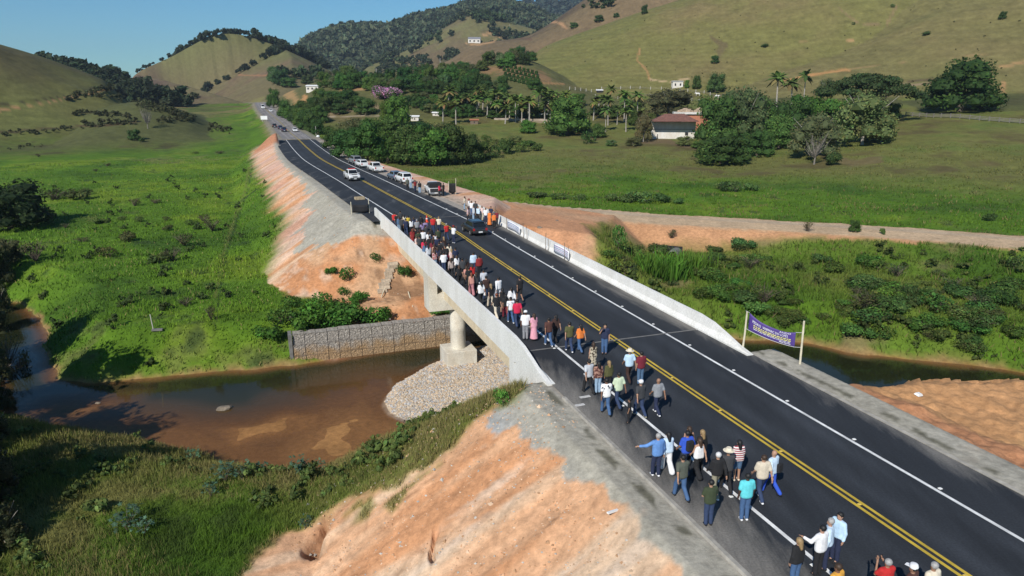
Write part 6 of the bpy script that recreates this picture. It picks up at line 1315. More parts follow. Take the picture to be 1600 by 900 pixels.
crown_cloud('far_wood', P_, np.random.default_rng(1).uniform(9, 17, len(P_)), 90, 0.20, (0.036, 0.060, 0.026), 'dark wood on the ridge left of the cone hill', 310)
P_ = hill_pts('forest', 5200, 302, 1200, 1740, lambda T, x, y: (T['n1'] + 0.4 * T['n2'] > -0.55))
crown_cloud('mountain_forest', P_, np.random.default_rng(2).uniform(11, 21, len(P_)), 16, 0.34, (0.050, 0.074, 0.038), 'forest covering the far mountains', 330)
P_ = hill_pts('spur', 2600, 303, 950, 1300, lambda T, x, y: (T['n1'] + 0.4 * T['n2'] > 0.42))
crown_cloud('spur_wood', P_, np.random.default_rng(3).uniform(8, 14, len(P_)), 24, 0.3, (0.042, 0.062, 0.030), 'patches of wood on the grassy spur', 350)
P_ = hill_pts('far', 900, 305, 2300, 2700); crown_cloud('distant_forest', P_, np.random.default_rng(4).uniform(25, 40, len(P_)), 16, 0.34, (0.030, 0.048, 0.034), 'forest on the most distant mountain', 370)
rg = np.random.default_rng(9); Q = []; SS = []
for (x0, y0, x1, y1, n, s0, s1) in [(268, 86, 330, 53, 34, 6, 11), (330, 53, 392, 50, 40, 6, 10), (392, 50, 470, 86, 60, 8, 14), (470, 86, 512, 112, 40, 8, 14), (215, 112, 262, 92, 9, 4, 7)]:
    for i in range(n):
        f = rg.uniform(0, 1); a, e = azel(x0 + (x1 - x0) * f, y0 + (y1 - y0) * f); D = rg.uniform(880, 960); p = np.array([D * math.sin(a), D * math.cos(a)]); Q.append((*p, gz(*p))); SS.append(rg.uniform(s0, s1))
crown_cloud('ridge_trees', np.array(Q), np.array(SS), 70, 0.22, (0.036, 0.056, 0.026), 'band of trees along the top of the cone hill', 390)
Q = []; SS = []
for (x0, y0, x1, y1, n, s) in [(420, 122, 500, 118, 30, 9), (585, 100, 640, 96, 26, 9), (640, 70, 690, 56, 18, 9), (740, 24, 800, 36, 60, 12), (590, 112, 660, 108, 24, 8), (880, 14, 960, 4, 10, 8)]:
    for i in range(n): q = at(x0 + (x1 - x0) * rg.uniform(0, 1), y0 + (y1 - y0) * rg.uniform(0, 1) + rg.uniform(-3, 3)); Q.append(q[:]); SS.append(s * rg.uniform(0.6, 1.3))
crown_cloud('valley_wood', np.array(Q), np.array(SS), 60, 0.24, (0.040, 0.066, 0.026), 'tree belts at the foot of the far mountains', 400)

Q = []; SS = []
for (x0, y0, x1, y1, n, s) in [(100, 157, 140, 147, 16, 3.2), (140, 146, 192, 137, 30, 4.2), (150, 152, 230, 158, 26, 3.5), (190, 150, 300, 186, 46, 3.4), (210, 165, 300, 182, 40, 3.0), (115, 177, 205, 183, 34, 3.0), (0, 210, 130, 202, 24, 2.4), (130, 196, 215, 192, 30, 3.4), (240, 190, 305, 186, 26, 3.2), (0, 232, 70, 226, 14, 1.6), (325, 195, 360, 208, 12, 2.6), (300, 150, 312, 155, 8, 5), (325, 206, 365, 203, 14, 2.6)]:
    for i in range(n): f = rg.uniform(0, 1); q = at(x0 + (x1 - x0) * f, y0 + (y1 - y0) * f + rg.uniform(-3, 4)); Q.append(q[:]); SS.append(s * rg.uniform(0.3, 0.95))
crown_cloud('hillside_scrub', np.array(Q), np.array(SS), 50, 0.22, (0.066, 0.076, 0.032), 'dark scrub and hedges along the cuts of the left hillside', 420)
Q = []; SS = []
for i in range(130): q = at(rg.uniform(800, 1700), rg.uniform(-20, 140)); Q.append(q[:]); SS.append(rg.uniform(0.4, 1.2))
Q2 = np.array(Q); crown_cloud('pasture_tufts', Q2, np.array(SS), 12, 0.35, (0.085, 0.090, 0.036), 'scattered weeds on the pasture hill', 440)

# ------------------------------------------------------------------ grass: blades and tufts on the near ground
GRASS = leaf_mat('grass_blades', 0.85)
def grass(name, n, seed, dlo, dhi, alo, ahi, hgt, wid, nb, label, cond, dry=0.3):
    rg = np.random.default_rng(seed); D = np.exp(rg.uniform(math.log(dlo), math.log(dhi), n)); az = rg.uniform(R(alo), R(ahi), n); x = D * np.sin(az); y = D * np.cos(az)
    T = terrain(x, y, full=True); C = ground_colour(x, y, T)
    k = (C[:, 1] > C[:, 0] * (0.74 if name == 'near_grass' else 1.02)) & (C[:, 2] < C[:, 1] * 0.52) & (T['rd'] > 0.25) & (np.abs(T['rn']) > 6.6) & cond(T, x, y) & (fbm(x, y, 2.5, 3, seed) > -1.2)
    x, y, z, D, C = x[k], y[k], T['z'][k], D[k], C[k]; n = len(x)
    lump = 0.65 + 0.55 * np.clip(fbm(x, y, 3.0, 3, seed + 1) + 0.4, 0, 1.6)
    f = np.clip(D / 40, 0.7, 2.6)
    Vs = []; Cs = []
    for b in range(nb):
        a = rg.uniform(0, 6.28, n); h = hgt * lump * rg.uniform(0.6, 1.3, n); w = wid * f * rg.uniform(0.6, 1.3, n); ln = rg.normal(0, 0.35, (n, 2)) * h[:, None]; ox = rg.normal(0, 0.10, (n, 2)) * f[:, None]
        c, s = np.cos(a) * w, np.sin(a) * w; bx, by = x + ox[:, 0], y + ox[:, 1]
        Vs.append(np.stack([np.stack([bx - c, by - s, z - 0.04], 1), np.stack([bx + c, by + s, z - 0.04], 1), np.stack([bx + ln[:, 0], by + ln[:, 1], z + h], 1)], 1))
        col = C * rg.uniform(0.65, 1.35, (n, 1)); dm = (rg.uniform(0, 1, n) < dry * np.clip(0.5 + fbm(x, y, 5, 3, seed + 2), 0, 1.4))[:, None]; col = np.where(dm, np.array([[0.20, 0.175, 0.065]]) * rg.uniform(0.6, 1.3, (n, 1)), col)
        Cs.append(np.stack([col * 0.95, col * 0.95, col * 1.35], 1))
    V = np.concatenate(Vs).reshape(-1, 3); C = np.concatenate(Cs).reshape(-1, 3); F = np.arange(len(V)).reshape(-1, 3)
    me = mesh_np(name, V, F, [GRASS], smooth=False); set_col(me, 'tint', C); return tag(obj(name, me), label, kind='stuff')
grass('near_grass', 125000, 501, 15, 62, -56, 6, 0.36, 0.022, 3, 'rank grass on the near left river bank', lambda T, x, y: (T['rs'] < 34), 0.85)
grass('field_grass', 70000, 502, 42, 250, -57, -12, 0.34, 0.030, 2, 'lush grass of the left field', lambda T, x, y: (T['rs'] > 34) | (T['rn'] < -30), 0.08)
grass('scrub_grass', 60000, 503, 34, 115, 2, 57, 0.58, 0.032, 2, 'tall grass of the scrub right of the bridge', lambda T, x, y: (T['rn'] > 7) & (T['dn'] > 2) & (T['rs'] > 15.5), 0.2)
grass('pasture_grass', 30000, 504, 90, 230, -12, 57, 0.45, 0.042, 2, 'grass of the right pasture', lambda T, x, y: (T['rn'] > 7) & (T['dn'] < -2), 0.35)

def mats(name, n, seed, dlo, dhi, alo, ahi, s0, s1, col, label, cond, nl=34):
    rg = np.random.default_rng(seed); D = np.exp(rg.uniform(math.log(dlo), math.log(dhi), n)); az = rg.uniform(R(alo), R(ahi), n); x = D * np.sin(az); y = D * np.cos(az)
    T = terrain(x, y, full=True); C = ground_colour(x, y, T); k = (C[:, 1] > C[:, 0] * 1.02) & (T['rd'] > 0.4) & (np.abs(T['rn']) > 7.2) & cond(T, x, y) & (fbm(x, y, 6.0, 3, seed) > 0.05)
    crown_cloud(name, np.column_stack([x, y, T['z']])[k] - [0, 0, 0.12], rg.uniform(s0, s1, k.sum()), nl, 0.16, col, label, seed + 3)
mats('near_weeds', 1700, 601, 17, 60, -52, 4, 0.4, 1.2, (0.085, 0.125, 0.030), 'low weeds tangled in the near bank grass', lambda T, x, y: T['rs'] < 34)
mats('scrub_weeds', 1300, 611, 45, 112, 6, 55, 0.6, 1.7, (0.080, 0.120, 0.028), 'low weeds tangled in the scrub grass', lambda T, x, y: (T['rn'] > 9) & (T['dn'] > 3) & (T['rs'] > 15.5))
mats('field_weeds', 700, 621, 50, 200, -55, -14, 0.5, 1.6, (0.045, 0.075, 0.018), 'low weeds in the left field', lambda T, x, y: T['rs'] > 34)
# ------------------------------------------------------------------ vehicles
GLASS = mat('car_glass', (0.012, 0.015, 0.018), 0.06, spec=0.6); TYRE = mat('tyre_rubber', (0.018, 0.018, 0.018), 0.85); RIM = mat('wheel_rim', (0.42, 0.42, 0.43), 0.4, metal=0.6); TRIM = mat('dark_trim', (0.025, 0.025, 0.027), 0.6); LAMP = mat('clear_lamp', (0.72, 0.73, 0.75), 0.15); LAMP_R = mat('red_lamp', (0.35, 0.02, 0.02), 0.25); PLATE = mat('number_plate', (0.70, 0.72, 0.72), 0.5); CHROME = mat('bumper_steel', (0.45, 0.45, 0.46), 0.35, metal=0.7)
def paintm(name, c): return mat(name, c, 0.28, noise=1.5, amt=0.04, coat=0.6)
PAINTS = {'white': paintm('white_paint', (0.74, 0.74, 0.73)), 'black': paintm('black_paint', (0.016, 0.018, 0.022)), 'blue': paintm('steel_blue_paint', (0.11, 0.15, 0.21)), 'navy': paintm('navy_paint', (0.02, 0.03, 0.075)), 'grey': paintm('grey_paint', (0.22, 0.23, 0.24))}
def loft(st, close=True):
    """st: list of sections, each a list of points"""
    mb = MB(); k = len(st[0]); V = [p for s in st for p in s]
    F = [(i * k + j, i * k + (j + 1) % k, (i + 1) * k + (j + 1) % k, (i + 1) * k + j) for i in range(len(st) - 1) for j in range(k)]
    F += [tuple(range(k))[::-1], tuple((len(st) - 1) * k + j for j in range(k))]; return mb.add(V, F)
def vehicle(p, rz, kind, col, label, group=None, bar=False, open_rear=False):
    W, Hh, L_, belt, hood = {'hatch': (1.66, 1.44, 3.9, 0.92, 0.88), 'sedan': (1.70, 1.44, 4.3, 0.92, 0.88), 'suv': (1.80, 1.68, 4.4, 1.05, 1.02), 'pickup': (1.82, 1.76, 5.2, 1.08, 1.06), 'van': (1.98, 2.45, 5.6, 1.25, 1.2)}[kind]
    o = empty({'pickup': 'pickup_truck', 'van': 'van', 'suv': 'suv'}.get(kind, 'car'), p, rz); tag(o, label, {'pickup': 'pickup truck', 'van': 'van'}.get(kind, 'car'), group); pm = PAINTS[col]
    w = W / 2; f = L_ / 2; b = -f; gc = 0.28
    def sec(y, hw, zl, zt, r=0.07): return [(-hw * 0.86, y, zl), (-hw * 0.985, y, zl + 0.14), (-hw, y, (zl + zt) * 0.52), (-hw * 0.96, y, zt - r), (-hw * 0.88, y, zt), (hw * 0.88, y, zt), (hw * 0.96, y, zt - r), (hw, y, (zl + zt) * 0.52), (hw * 0.985, y, zl + 0.14), (hw * 0.86, y, zl)]
    if kind == 'pickup': cab = (f - 1.35, f - 1.95, b + 1.95, b + 1.75); tops = [(b, belt - 0.06), (b + 0.1, belt), (b + 1.7, belt), (f - 1.4, belt), (f - 0.5, hood - 0.02), (f - 0.08, hood - 0.12), (f, hood - 0.35)]
    elif kind == 'van': cab = (f - 0.35, f - 1.25, b + 0.12, b + 0.05); tops = [(b, belt - 0.04), (b + 0.08, belt), (f - 0.9, belt), (f - 0.35, hood - 0.05), (f - 0.05, hood - 0.3), (f, hood - 0.5)]
    elif kind == 'sedan': cab = (f - 1.05, f - 1.75, b + 1.15, b + 0.65); tops = [(b, belt - 0.15), (b + 0.06, belt - 0.02), (b + 0.7, belt), (f - 1.1, belt), (f - 0.45, hood - 0.08), (f - 0.07, hood - 0.2), (f, hood - 0.36)]
    else: cab = (f - 1.0, f - 1.65, b + 0.55, b + 0.14); tops = [(b, belt - 0.2), (b + 0.06, belt - 0.02), (b + 0.4, belt), (f - 1.05, belt), (f - 0.45, hood - 0.07), (f - 0.07, hood - 0.18), (f, hood - 0.36)]
    body = loft([sec(y, w * (0.90 if y in (b, f) else 0.97 if abs(y) > f - 0.15 else 1.0), gc + (0.10 if y in (b, f) else 0.0), z) for y, z in tops]).build('body', pm, o, smooth=True)
    # cabin: pillars and roof in body paint, glass set just outside
    y0, y1, y2, y3 = cab; zb = belt - 0.03; zr = Hh; wb, wr = w * 0.90, w * 0.74
    cv = [(-wb, y3, zb), (wb, y3, zb), (wb, y0, zb), (-wb, y0, zb), (-wr, y2, zr - 0.05), (wr, y2, zr - 0.05), (wr, y1, zr - 0.05), (-wr, y1, zr - 0.05)]
    MB().hexa(cv).build('cabin', pm, o, bevel=0.05)
    MB().hexa([(-wr * 0.97, y2 + 0.05, zr - 0.06), (wr * 0.97, y2 + 0.05, zr - 0.06), (wr * 0.97, y1 - 0.05, zr - 0.06), (-wr * 0.97, y1 - 0.05, zr - 0.06), (-wr * 0.85, y2 + 0.18, zr), (wr * 0.85, y2 + 0.18, zr), (wr * 0.85, y1 - 0.15, zr), (-wr * 0.85, y1 - 0.15, zr)]).build('roof', pm, o, bevel=0.02)
    def pane(name, a, b_, c, d, u0, u1, v0, v1, off):
        a, b_, c, d = map(Vector, (a, b_, c, d)); n = ((b_ - a).cross(d - a)).normalized(); q = lambda u, v: (a * (1 - u) + b_ * u) * (1 - v) + (d * (1 - u) + c * u) * v
        P_ = [q(u0, v0), q(u1, v0), q(u1, v1), q(u0, v1)]; mb = MB(); mb.hexa([tuple(x - n * 0.02) for x in P_] + [tuple(x + n * off) for x in P_]); return mb.build(name, GLASS, o)
    A, B, C_, D_, E_, F_, G_, H_ = cv
    pane('windscreen', C_, D_, H_, G_, 0.05, 0.95, 0.08, 0.90, 0.012); rw_ = pane('rear_window', A, B, F_, E_, 0.07, 0.93, 0.12, 0.88, 0.012)
    nwin = 1 if kind == 'van' else 2; us = [(0.52, 0.93), (0.08, 0.49)] if kind in ('pickup',) else [(0.50, 0.92), (0.10, 0.47)]
    for u0, u1 in (us if nwin == 2 else [(0.72, 0.95), (0.40, 0.69), (0.06, 0.37)]): pane('side_window', B, C_, G_, F_, u0, u1, 0.12, 0.86, 0.012); pane('side_window', D_, A, E_, H_, 1 - u1, 1 - u0, 0.12, 0.86, 0.012)
    wr_ = 0.30 if kind in ('hatch', 'sedan') else 0.36
    if not hasattr(vehicle, 'wm'): vehicle.wm = {}
    if wr_ not in vehicle.wm:
        M_ = Matrix.Rotation(math.pi / 2, 3, 'Y'); t = MB().lathe([(wr_ * 0.62, -0.10), (wr_ * 0.93, -0.105), (wr_, -0.07), (wr_, 0.07), (wr_ * 0.93, 0.105), (wr_ * 0.62, 0.10)], n=18, M=M_).mesh('tyre', TYRE, smooth=True); r_ = MB().lathe([(wr_ * 0.60, -0.112), (wr_ * 0.2, -0.09), (wr_ * 0.2, 0.09), (wr_ * 0.60, 0.112)], n=14, M=M_).mesh('rim', RIM); vehicle.wm[wr_] = (t, r_)
    wh = 0.36 if kind != 'pickup' else 0.42
    for sx in (-1, 1):
        for yy in (f - L_ * 0.19, b + L_ * 0.20):
            t = obj('tyre', vehicle.wm[wr_][0], o, (sx * (w - 0.07), yy, wr_)); obj('rim', vehicle.wm[wr_][1], t)
            n_ = 12; arch = MB(); pts = [(wr_ * 1.16 * math.cos(math.pi * i / n_), wr_ + wr_ * 1.16 * math.sin(math.pi * i / n_)) for i in range(n_ + 1)]
            arch.add([(sx * (w + 0.002), yy + a, z) for a, z in pts] + [(sx * (w - 0.05), yy + a, z) for a, z in pts], [tuple(range(n_ + 1)), tuple(range(2 * n_ + 1, n_, -1))] + [(i, i + n_ + 1, i + n_ + 2, i + 1) for i in range(n_)]).build('wheel_arch', TRIM, o)
        MB().box((sx * w * 0.70, f - 0.045, hood - 0.33), (w * 0.42, 0.12, 0.17)).build('headlight', LAMP, o, bevel=0.03)
        MB().box((sx * w * 0.80, b + 0.035, belt - 0.22), (w * 0.26, 0.12, 0.30 if kind != 'hatch' else 0.24)).build('tail_light', LAMP_R, o, bevel=0.02)
        MB().box((sx * (w + 0.10), y0 - 0.30, belt + 0.05), (0.20, 0.09, 0.14)).build('mirror', pm if col == 'white' else TRIM, o, bevel=0.02)
    bm_ = TRIM if col in ('black', 'navy') or kind == 'pickup' else pm
    MB().box((0, f - 0.01, gc + 0.16), (W * 0.93, 0.16, 0.24)).build('front_bumper', bm_, o, bevel=0.04); MB().box((0, b + 0.0, gc + 0.17), (W * 0.94, 0.18, 0.22)).build('rear_bumper', CHROME if kind == 'pickup' else bm_, o, bevel=0.04)
    MB().box((0, f + 0.0, hood - 0.34), (W * 0.42, 0.06, 0.14)).build('grille', TRIM, o)
    MB().box((0, b - 0.10, gc + (0.20 if kind != 'hatch' else 0.18)), (0.42, 0.02, 0.14)).build('number_plate', PLATE, o); MB().box((0, f + 0.08, gc + 0.13), (0.42, 0.02, 0.13)).build('number_plate', PLATE, o)
    if kind == 'pickup':
        for a, d in (((-w * 0.92, b + 0.88, belt + 0.03), (0.10, 1.7, 0.10)), ((w * 0.92, b + 0.88, belt + 0.03), (0.10, 1.7, 0.10)), ((0, b + 0.06, belt + 0.02), (W * 0.9, 0.10, 0.10))): MB().box(a, d).build('bed_rail', pm, o, bevel=0.02)
        MB().box((0, b + 0.88, belt + 0.005), (W * 0.80, 1.55, 0.02)).build('bed_liner', TRIM, o)
    if kind == 'hatch': MB().box((0, b + 0.50, Hh - 0.06), (W * 0.66, 0.20, 0.035)).build('spoiler', pm, o)
    if bar:
        lb = MB().box((0, (y1 + y2) / 2 + 0.2, Hh + 0.08), (1.15, 0.26, 0.13)).build('light_bar', mat('red_light_bar', (0.50, 0.03, 0.03), 0.3), o, bevel=0.03)
        MB().box((0, f - 0.55, hood + 0.005), (0.9, 0.5, 0.01)).build('bonnet_panel', TRIM, o)
    if open_rear:
        MB().box((0, b + 0.9, belt + 0.38), (W * 0.92, 1.72, 0.70)).build('load_cover', mat('black_canvas', (0.012, 0.013, 0.014), 0.8, noise=3, amt=0.3), o, bevel=0.04)
        MB().box((0, b - 0.02, belt * 0.72), (W * 0.92, 0.05, 0.62)).build('dark_tailgate', TRIM, o, bevel=0.02)
    return o
def on_road(px, py, z=0.0): q = onz(px, py, z); return Vector((q[0], q[1], z + 0.004))
def vpos(px, py, dz=0.0):
    p = at(px, py); q = onz(px, py, 0.0); s_ = (q - RO) @ RU
    if 5 < s_ < 62 and abs((q - RO) @ RN) < 6: p = Vector((q[0], q[1], 0.0))
    n_ = line_near(np.array([p.x]), np.array([p.y]), CL, CLT, CLS); p.z = float(n_[2][0]) + 0.005 if abs(n_[1][0]) < 5.0 else p.z + 0.02
    i = np.argmin((CL[:, 0] - p.x) ** 2 + (CL[:, 1] - p.y) ** 2); return p, math.atan2(-CLT[i, 0], CLT[i, 1])
def car(px, py, kind, col, label, turn=0.0, group=None, **k): p, r = vpos(px, py); return vehicle(p, r + R(turn), kind, col, label, group, **k)
car(741, 364, 'hatch', 'black', 'black hatchback with pale number plate driving away beside the crowd', 2)
car(550, 281, 'pickup', 'white', 'white pickup with red light bar on its roof coming towards the bridge', 181, bar=True)
car(677, 303, 'pickup', 'white', 'white pickup with black canvas load bed parked by the dirt road', -8, open_rear=True)
car(631, 285, 'suv', 'white', 'white estate car parked nearest the standing people on the right verge', 4); car(617, 280, 'hatch', 'blue', 'steel blue car half hidden by the white estate car', 4)
car(587, 268, 'pickup', 'white', 'white pickup parked alone on the orange verge', 3); car(566, 261, 'sedan', 'white', 'white saloon at the near end of the farther parked pair', 5); car(555, 256, 'suv', 'grey', 'dark grey car behind the white saloon on the verge', 5)
car(461, 206, 'hatch', 'white', 'small white car coming down just beyond the new asphalt', 180)
car(444, 206, 'suv', 'navy', 'dark blue car nearest in the queue on the rising road', 0); car(438, 202, 'hatch', 'navy', 'dark blue car second in the queue on the rising road', 0); car(429, 199, 'sedan', 'black', 'black car on the left verge of the rising road', 0)
car(423, 175, 'sedan', 'white', 'white car following below the far van', 180); car(411, 170, 'van', 'white', 'white van at the top of the rising road', 180)
# ------------------------------------------------------------------ people
def surface_net(f, lo, hi, h):
    """smooth closed surface of a distance field sampled on a grid (naive surface nets)"""
    n = np.ceil((hi - lo) / h).astype(int) + 1
    ax = [lo[i] + h * np.arange(n[i]) for i in range(3)]; G = np.stack(np.meshgrid(*ax, indexing='ij'), -1).astype(np.float32)
    v = f(G); s = v < 0
    c = [v[:-1, :-1, :-1], v[1:, :-1, :-1], v[:-1, 1:, :-1], v[1:, 1:, :-1], v[:-1, :-1, 1:], v[1:, :-1, 1:], v[:-1, 1:, 1:], v[1:, 1:, 1:]]
    cs = np.stack(c, -1); ins = cs < 0; act = ins.any(-1) & ~ins.all(-1)
    corners = np.array([(i & 1, (i >> 1) & 1, (i >> 2) & 1) for i in range(8)], np.float32); ed = [(a, b) for a in range(8) for b in range(a + 1, 8) if bin(a ^ b).count('1') == 1]
    cv = cs[act]; P = np.zeros((len(cv), 3)); cnt = np.zeros(len(cv))
    for a, b in ed:
        m = (cv[:, a] < 0) != (cv[:, b] < 0); t = np.where(m, cv[:, a] / (cv[:, a] - cv[:, b] + 1e-12), 0)
        P += np.where(m[:, None], corners[a] + (corners[b] - corners[a]) * t[:, None], 0); cnt += m
    P = P / cnt[:, None]; idx = np.full(act.shape, -1); idx[act] = np.arange(len(P)); org = np.argwhere(act); V = lo + (org + P) * h
    F = []
    for d in range(3):
        a = [slice(None)] * 3; b = [slice(None)] * 3; a[d] = slice(0, -1); b[d] = slice(1, None)
        sa, sb = s[tuple(a)], s[tuple(b)]; cr = np.argwhere(sa != sb); e1, e2 = [(1, 2), (2, 0), (0, 1)][d]
        cr = cr[(cr[:, e1] > 0) & (cr[:, e2] > 0) & (cr[:, e1] < act.shape[e1]) & (cr[:, e2] < act.shape[e2]) & (cr[:, d] < act.shape[d])]
        if not len(cr): continue
        q = []
        for o1, o2 in ((-1, -1), (0, -1), (0, 0), (-1, 0)):
            k = cr.copy(); k[:, e1] += o1; k[:, e2] += o2; q.append(idx[k[:, 0], k[:, 1], k[:, 2]])
        q = np.stack(q, 1); fl = sb[tuple(cr.T)]; q[fl] = q[fl][:, ::-1]; F.append(q[(q >= 0).all(1)])
    return V, np.vstack(F)
def capsules(C, k=0.025, clip=()):
    def f(G):
        d = None
        for a, b, ra, rb in C:
            a = np.asarray(a, np.float32); b = np.asarray(b, np.float32); e = b - a; L2 = float(e @ e) + 1e-9
            t = np.clip(((G - a) @ e) / L2, 0, 1); q = np.linalg.norm(G - a - t[..., None] * e, axis=-1) - (ra + (rb - ra) * t)
            if d is None: d = q
            else: h = np.clip(0.5 + 0.5 * (q - d) / k, 0, 1); d = d * h + q * (1 - h) - k * h * (1 - h)
        for nrm, c in clip: d = np.maximum(d, G @ np.asarray(nrm, np.float32) - c)
        return d
    return f
def pose_joints(pose, sex):
    sw = 0.185 if sex == 'm' else 0.155; hw = 0.085; J = {}
    def leg(s, k, a): J['hip' + s] = (-hw if s == 'L' else hw, 0, 0.92); x = J['hip' + s][0]; J['knee' + s] = (x * 1.05, k[0], k[1]); J['ank' + s] = (x * 1.05, a[0], a[1])
    def arm(s, e, w): m = -1 if s == 'L' else 1; J['sh' + s] = (m * sw, 0, 1.40); J['el' + s] = (m * (sw + e[0]), e[1], e[2]); J['wr' + s] = (m * (sw + w[0]), w[1], w[2])
    leg('L', (0.02, 0.49), (0, 0.09)); leg('R', (0.02, 0.49), (0, 0.09)); arm('L', (0.055, -0.02, 1.12), (0.06, 0.04, 0.87)); arm('R', (0.055, -0.02, 1.12), (0.06, 0.04, 0.87))
    if pose in ('walkL', 'walkR'):
        a, b = ('L', 'R') if pose == 'walkL' else ('R', 'L')
        leg(a, (0.20, 0.52), (0.27, 0.10)); leg(b, (-0.03, 0.48), (-0.33, 0.16)); arm(b, (0.05, 0.07, 1.13), (0.04, 0.25, 0.94)); arm(a, (0.06, -0.12, 1.14), (0.08, -0.18, 0.90))
    if pose == 'film': arm('L', (0.06, 0.12, 1.20), (-0.09, 0.27, 1.48)); arm('R', (0.06, 0.12, 1.20), (-0.09, 0.27, 1.48))
    if pose == 'filmR': arm('R', (0.08, 0.12, 1.20), (-0.05, 0.30, 1.50))
    if pose == 'fold': arm('L', (0.07, 0.04, 1.14), (-0.12, 0.22, 1.12)); arm('R', (0.07, 0.04, 1.14), (-0.10, 0.24, 1.10))
    if pose == 'reachL': arm('L', (0.22, 0.08, 1.26), (0.46, 0.16, 1.24)); leg('L', (0.10, 0.50), (0.12, 0.09))
    if pose == 'gest': arm('L', (0.10, 0.12, 1.18), (0.16, 0.34, 1.22)); arm('R', (0.07, 0.03, 1.13), (0.02, 0.20, 1.02))
    return J
def limb(J, a, b, ra, rb): return (J[a], J[b], ra, rb)
def body_caps(J, sex, lean=1.0):
    f = 1.0 if sex == 'm' else 0.9; hx = 0.085 if sex == 'm' else 0.10
    return [((0, -0.012, 0.95), (0, -0.01, 1.36), 0.118 * f, 0.098 * f), ((-hx, -0.01, 0.95), (-0.095 * f, 0, 1.34), 0.105 * f + (0.012 if sex == 'f' else 0), 0.095 * f), ((hx, -0.01, 0.95), (0.095 * f, 0, 1.34), 0.105 * f + (0.012 if sex == 'f' else 0), 0.095 * f),
            ((J['shL'][0] * 0.85, 0, 1.405), (J['shR'][0] * 0.85, 0, 1.405), 0.058, 0.058)]
def arm_caps(J, d=0.0, part=1.0):
    out = []
    for s in 'LR':
        a, b, c = (np.array(J[q + s]) for q in ('sh', 'el', 'wr'))
        if part <= 0.6: out.append((a, a + (b - a) * part * 1.6, 0.052 + d, 0.048 + d))
        else: out += [(a, b, 0.052 + d, 0.040 + d), (b, b + (c - b) * (1.0 if part >= 1 else part), 0.040 + d, 0.030 + d)]
    return out
def leg_caps(J, d=0.0, stop=1.0, loose=0.0):
    out = []
    for s in 'LR':
        a, b, c = (np.array(J[q + s]) for q in ('hip', 'knee', 'ank')); out.append((a, b if stop >= 0.5 else a + (b - a) * 0.85, 0.088 + d, 0.058 + d + loose * 0.4))
        if stop >= 0.5: out.append((b, b + (c - b) * (0.97 if stop >= 1 else 0.4), 0.056 + d + loose * 0.4, 0.040 + d + loose))
    return out
_PM = {}
_lo = np.array([-0.75, -0.55, -0.02]); _hi = np.array([0.75, 0.60, 1.86])
def net(key, C, h, k=0.03, clip=()):
    if key in _PM: return _PM[key]
    pts = np.array([c[i] for c in C for i in (0, 1)]); r = max(max(c[2], c[3]) for c in C) + 2 * h; lo = np.maximum(pts.min(0) - r, _lo - 0.2); hi = pts.max(0) + r
    V, F = surface_net(capsules(C, k, clip), lo, hi, h); me = mesh_np(key[0], V, F, [SKIN[0]]); _PM[key] = me; return me
SKIN = [mat('skin_%d' % i, c, 0.6) for i, c in enumerate([(0.42, 0.24, 0.16), (0.30, 0.16, 0.10), (0.19, 0.095, 0.06), (0.075, 0.038, 0.026)])]
HAIRC = {'black': (0.010, 0.009, 0.009), 'brown': (0.045, 0.025, 0.014), 'blonde': (0.27, 0.18, 0.085), 'red': (0.16, 0.045, 0.02), 'grey': (0.33, 0.32, 0.31), 'white': (0.62, 0.61, 0.60)}
HAIRM = {k: mat(k + '_hair', c, 0.6, noise=25, amt=0.35) for k, c in HAIRC.items()}
COLS = {'white': (0.78, 0.78, 0.79), 'black': (0.014, 0.014, 0.016), 'charcoal': (0.045, 0.047, 0.052), 'grey': (0.26, 0.27, 0.29), 'light grey': (0.50, 0.52, 0.56), 'red': (0.50, 0.022, 0.022), 'crimson': (0.60, 0.02, 0.07), 'maroon': (0.17, 0.016, 0.03), 'dark red': (0.24, 0.02, 0.02), 'navy': (0.018, 0.026, 0.065), 'blue': (0.12, 0.26, 0.56), 'royal blue': (0.03, 0.09, 0.52), 'light blue': (0.50, 0.68, 0.84), 'pale blue': (0.56, 0.70, 0.84), 'turquoise': (0.12, 0.60, 0.66), 'olive': (0.085, 0.085, 0.03), 'dark green': (0.040, 0.055, 0.026), 'grey green': (0.085, 0.095, 0.075), 'pale green': (0.58, 0.68, 0.48), 'beige': (0.62, 0.54, 0.42), 'cream': (0.72, 0.64, 0.50), 'khaki': (0.27, 0.25, 0.18), 'pink': (0.72, 0.34, 0.42), 'salmon': (0.56, 0.26, 0.21), 'rose': (0.42, 0.18, 0.20), 'pale pink': (0.70, 0.52, 0.48), 'lavender': (0.26, 0.20, 0.36), 'brown': (0.085, 0.034, 0.026), 'dark brown': (0.045, 0.022, 0.018), 'orange': (0.78, 0.21, 0.04), 'amber': (0.72, 0.36, 0.05), 'yellow': (0.72, 0.52, 0.06), 'blue jeans': (0.055, 0.115, 0.24), 'dark jeans': (0.028, 0.048, 0.11), 'light jeans': (0.28, 0.40, 0.54), 'denim': (0.075, 0.14, 0.24)}
def fabric(c): return mat('cloth_' + c.replace(' ', '_'), COLS[c], 0.9, noise=7, amt=0.16)
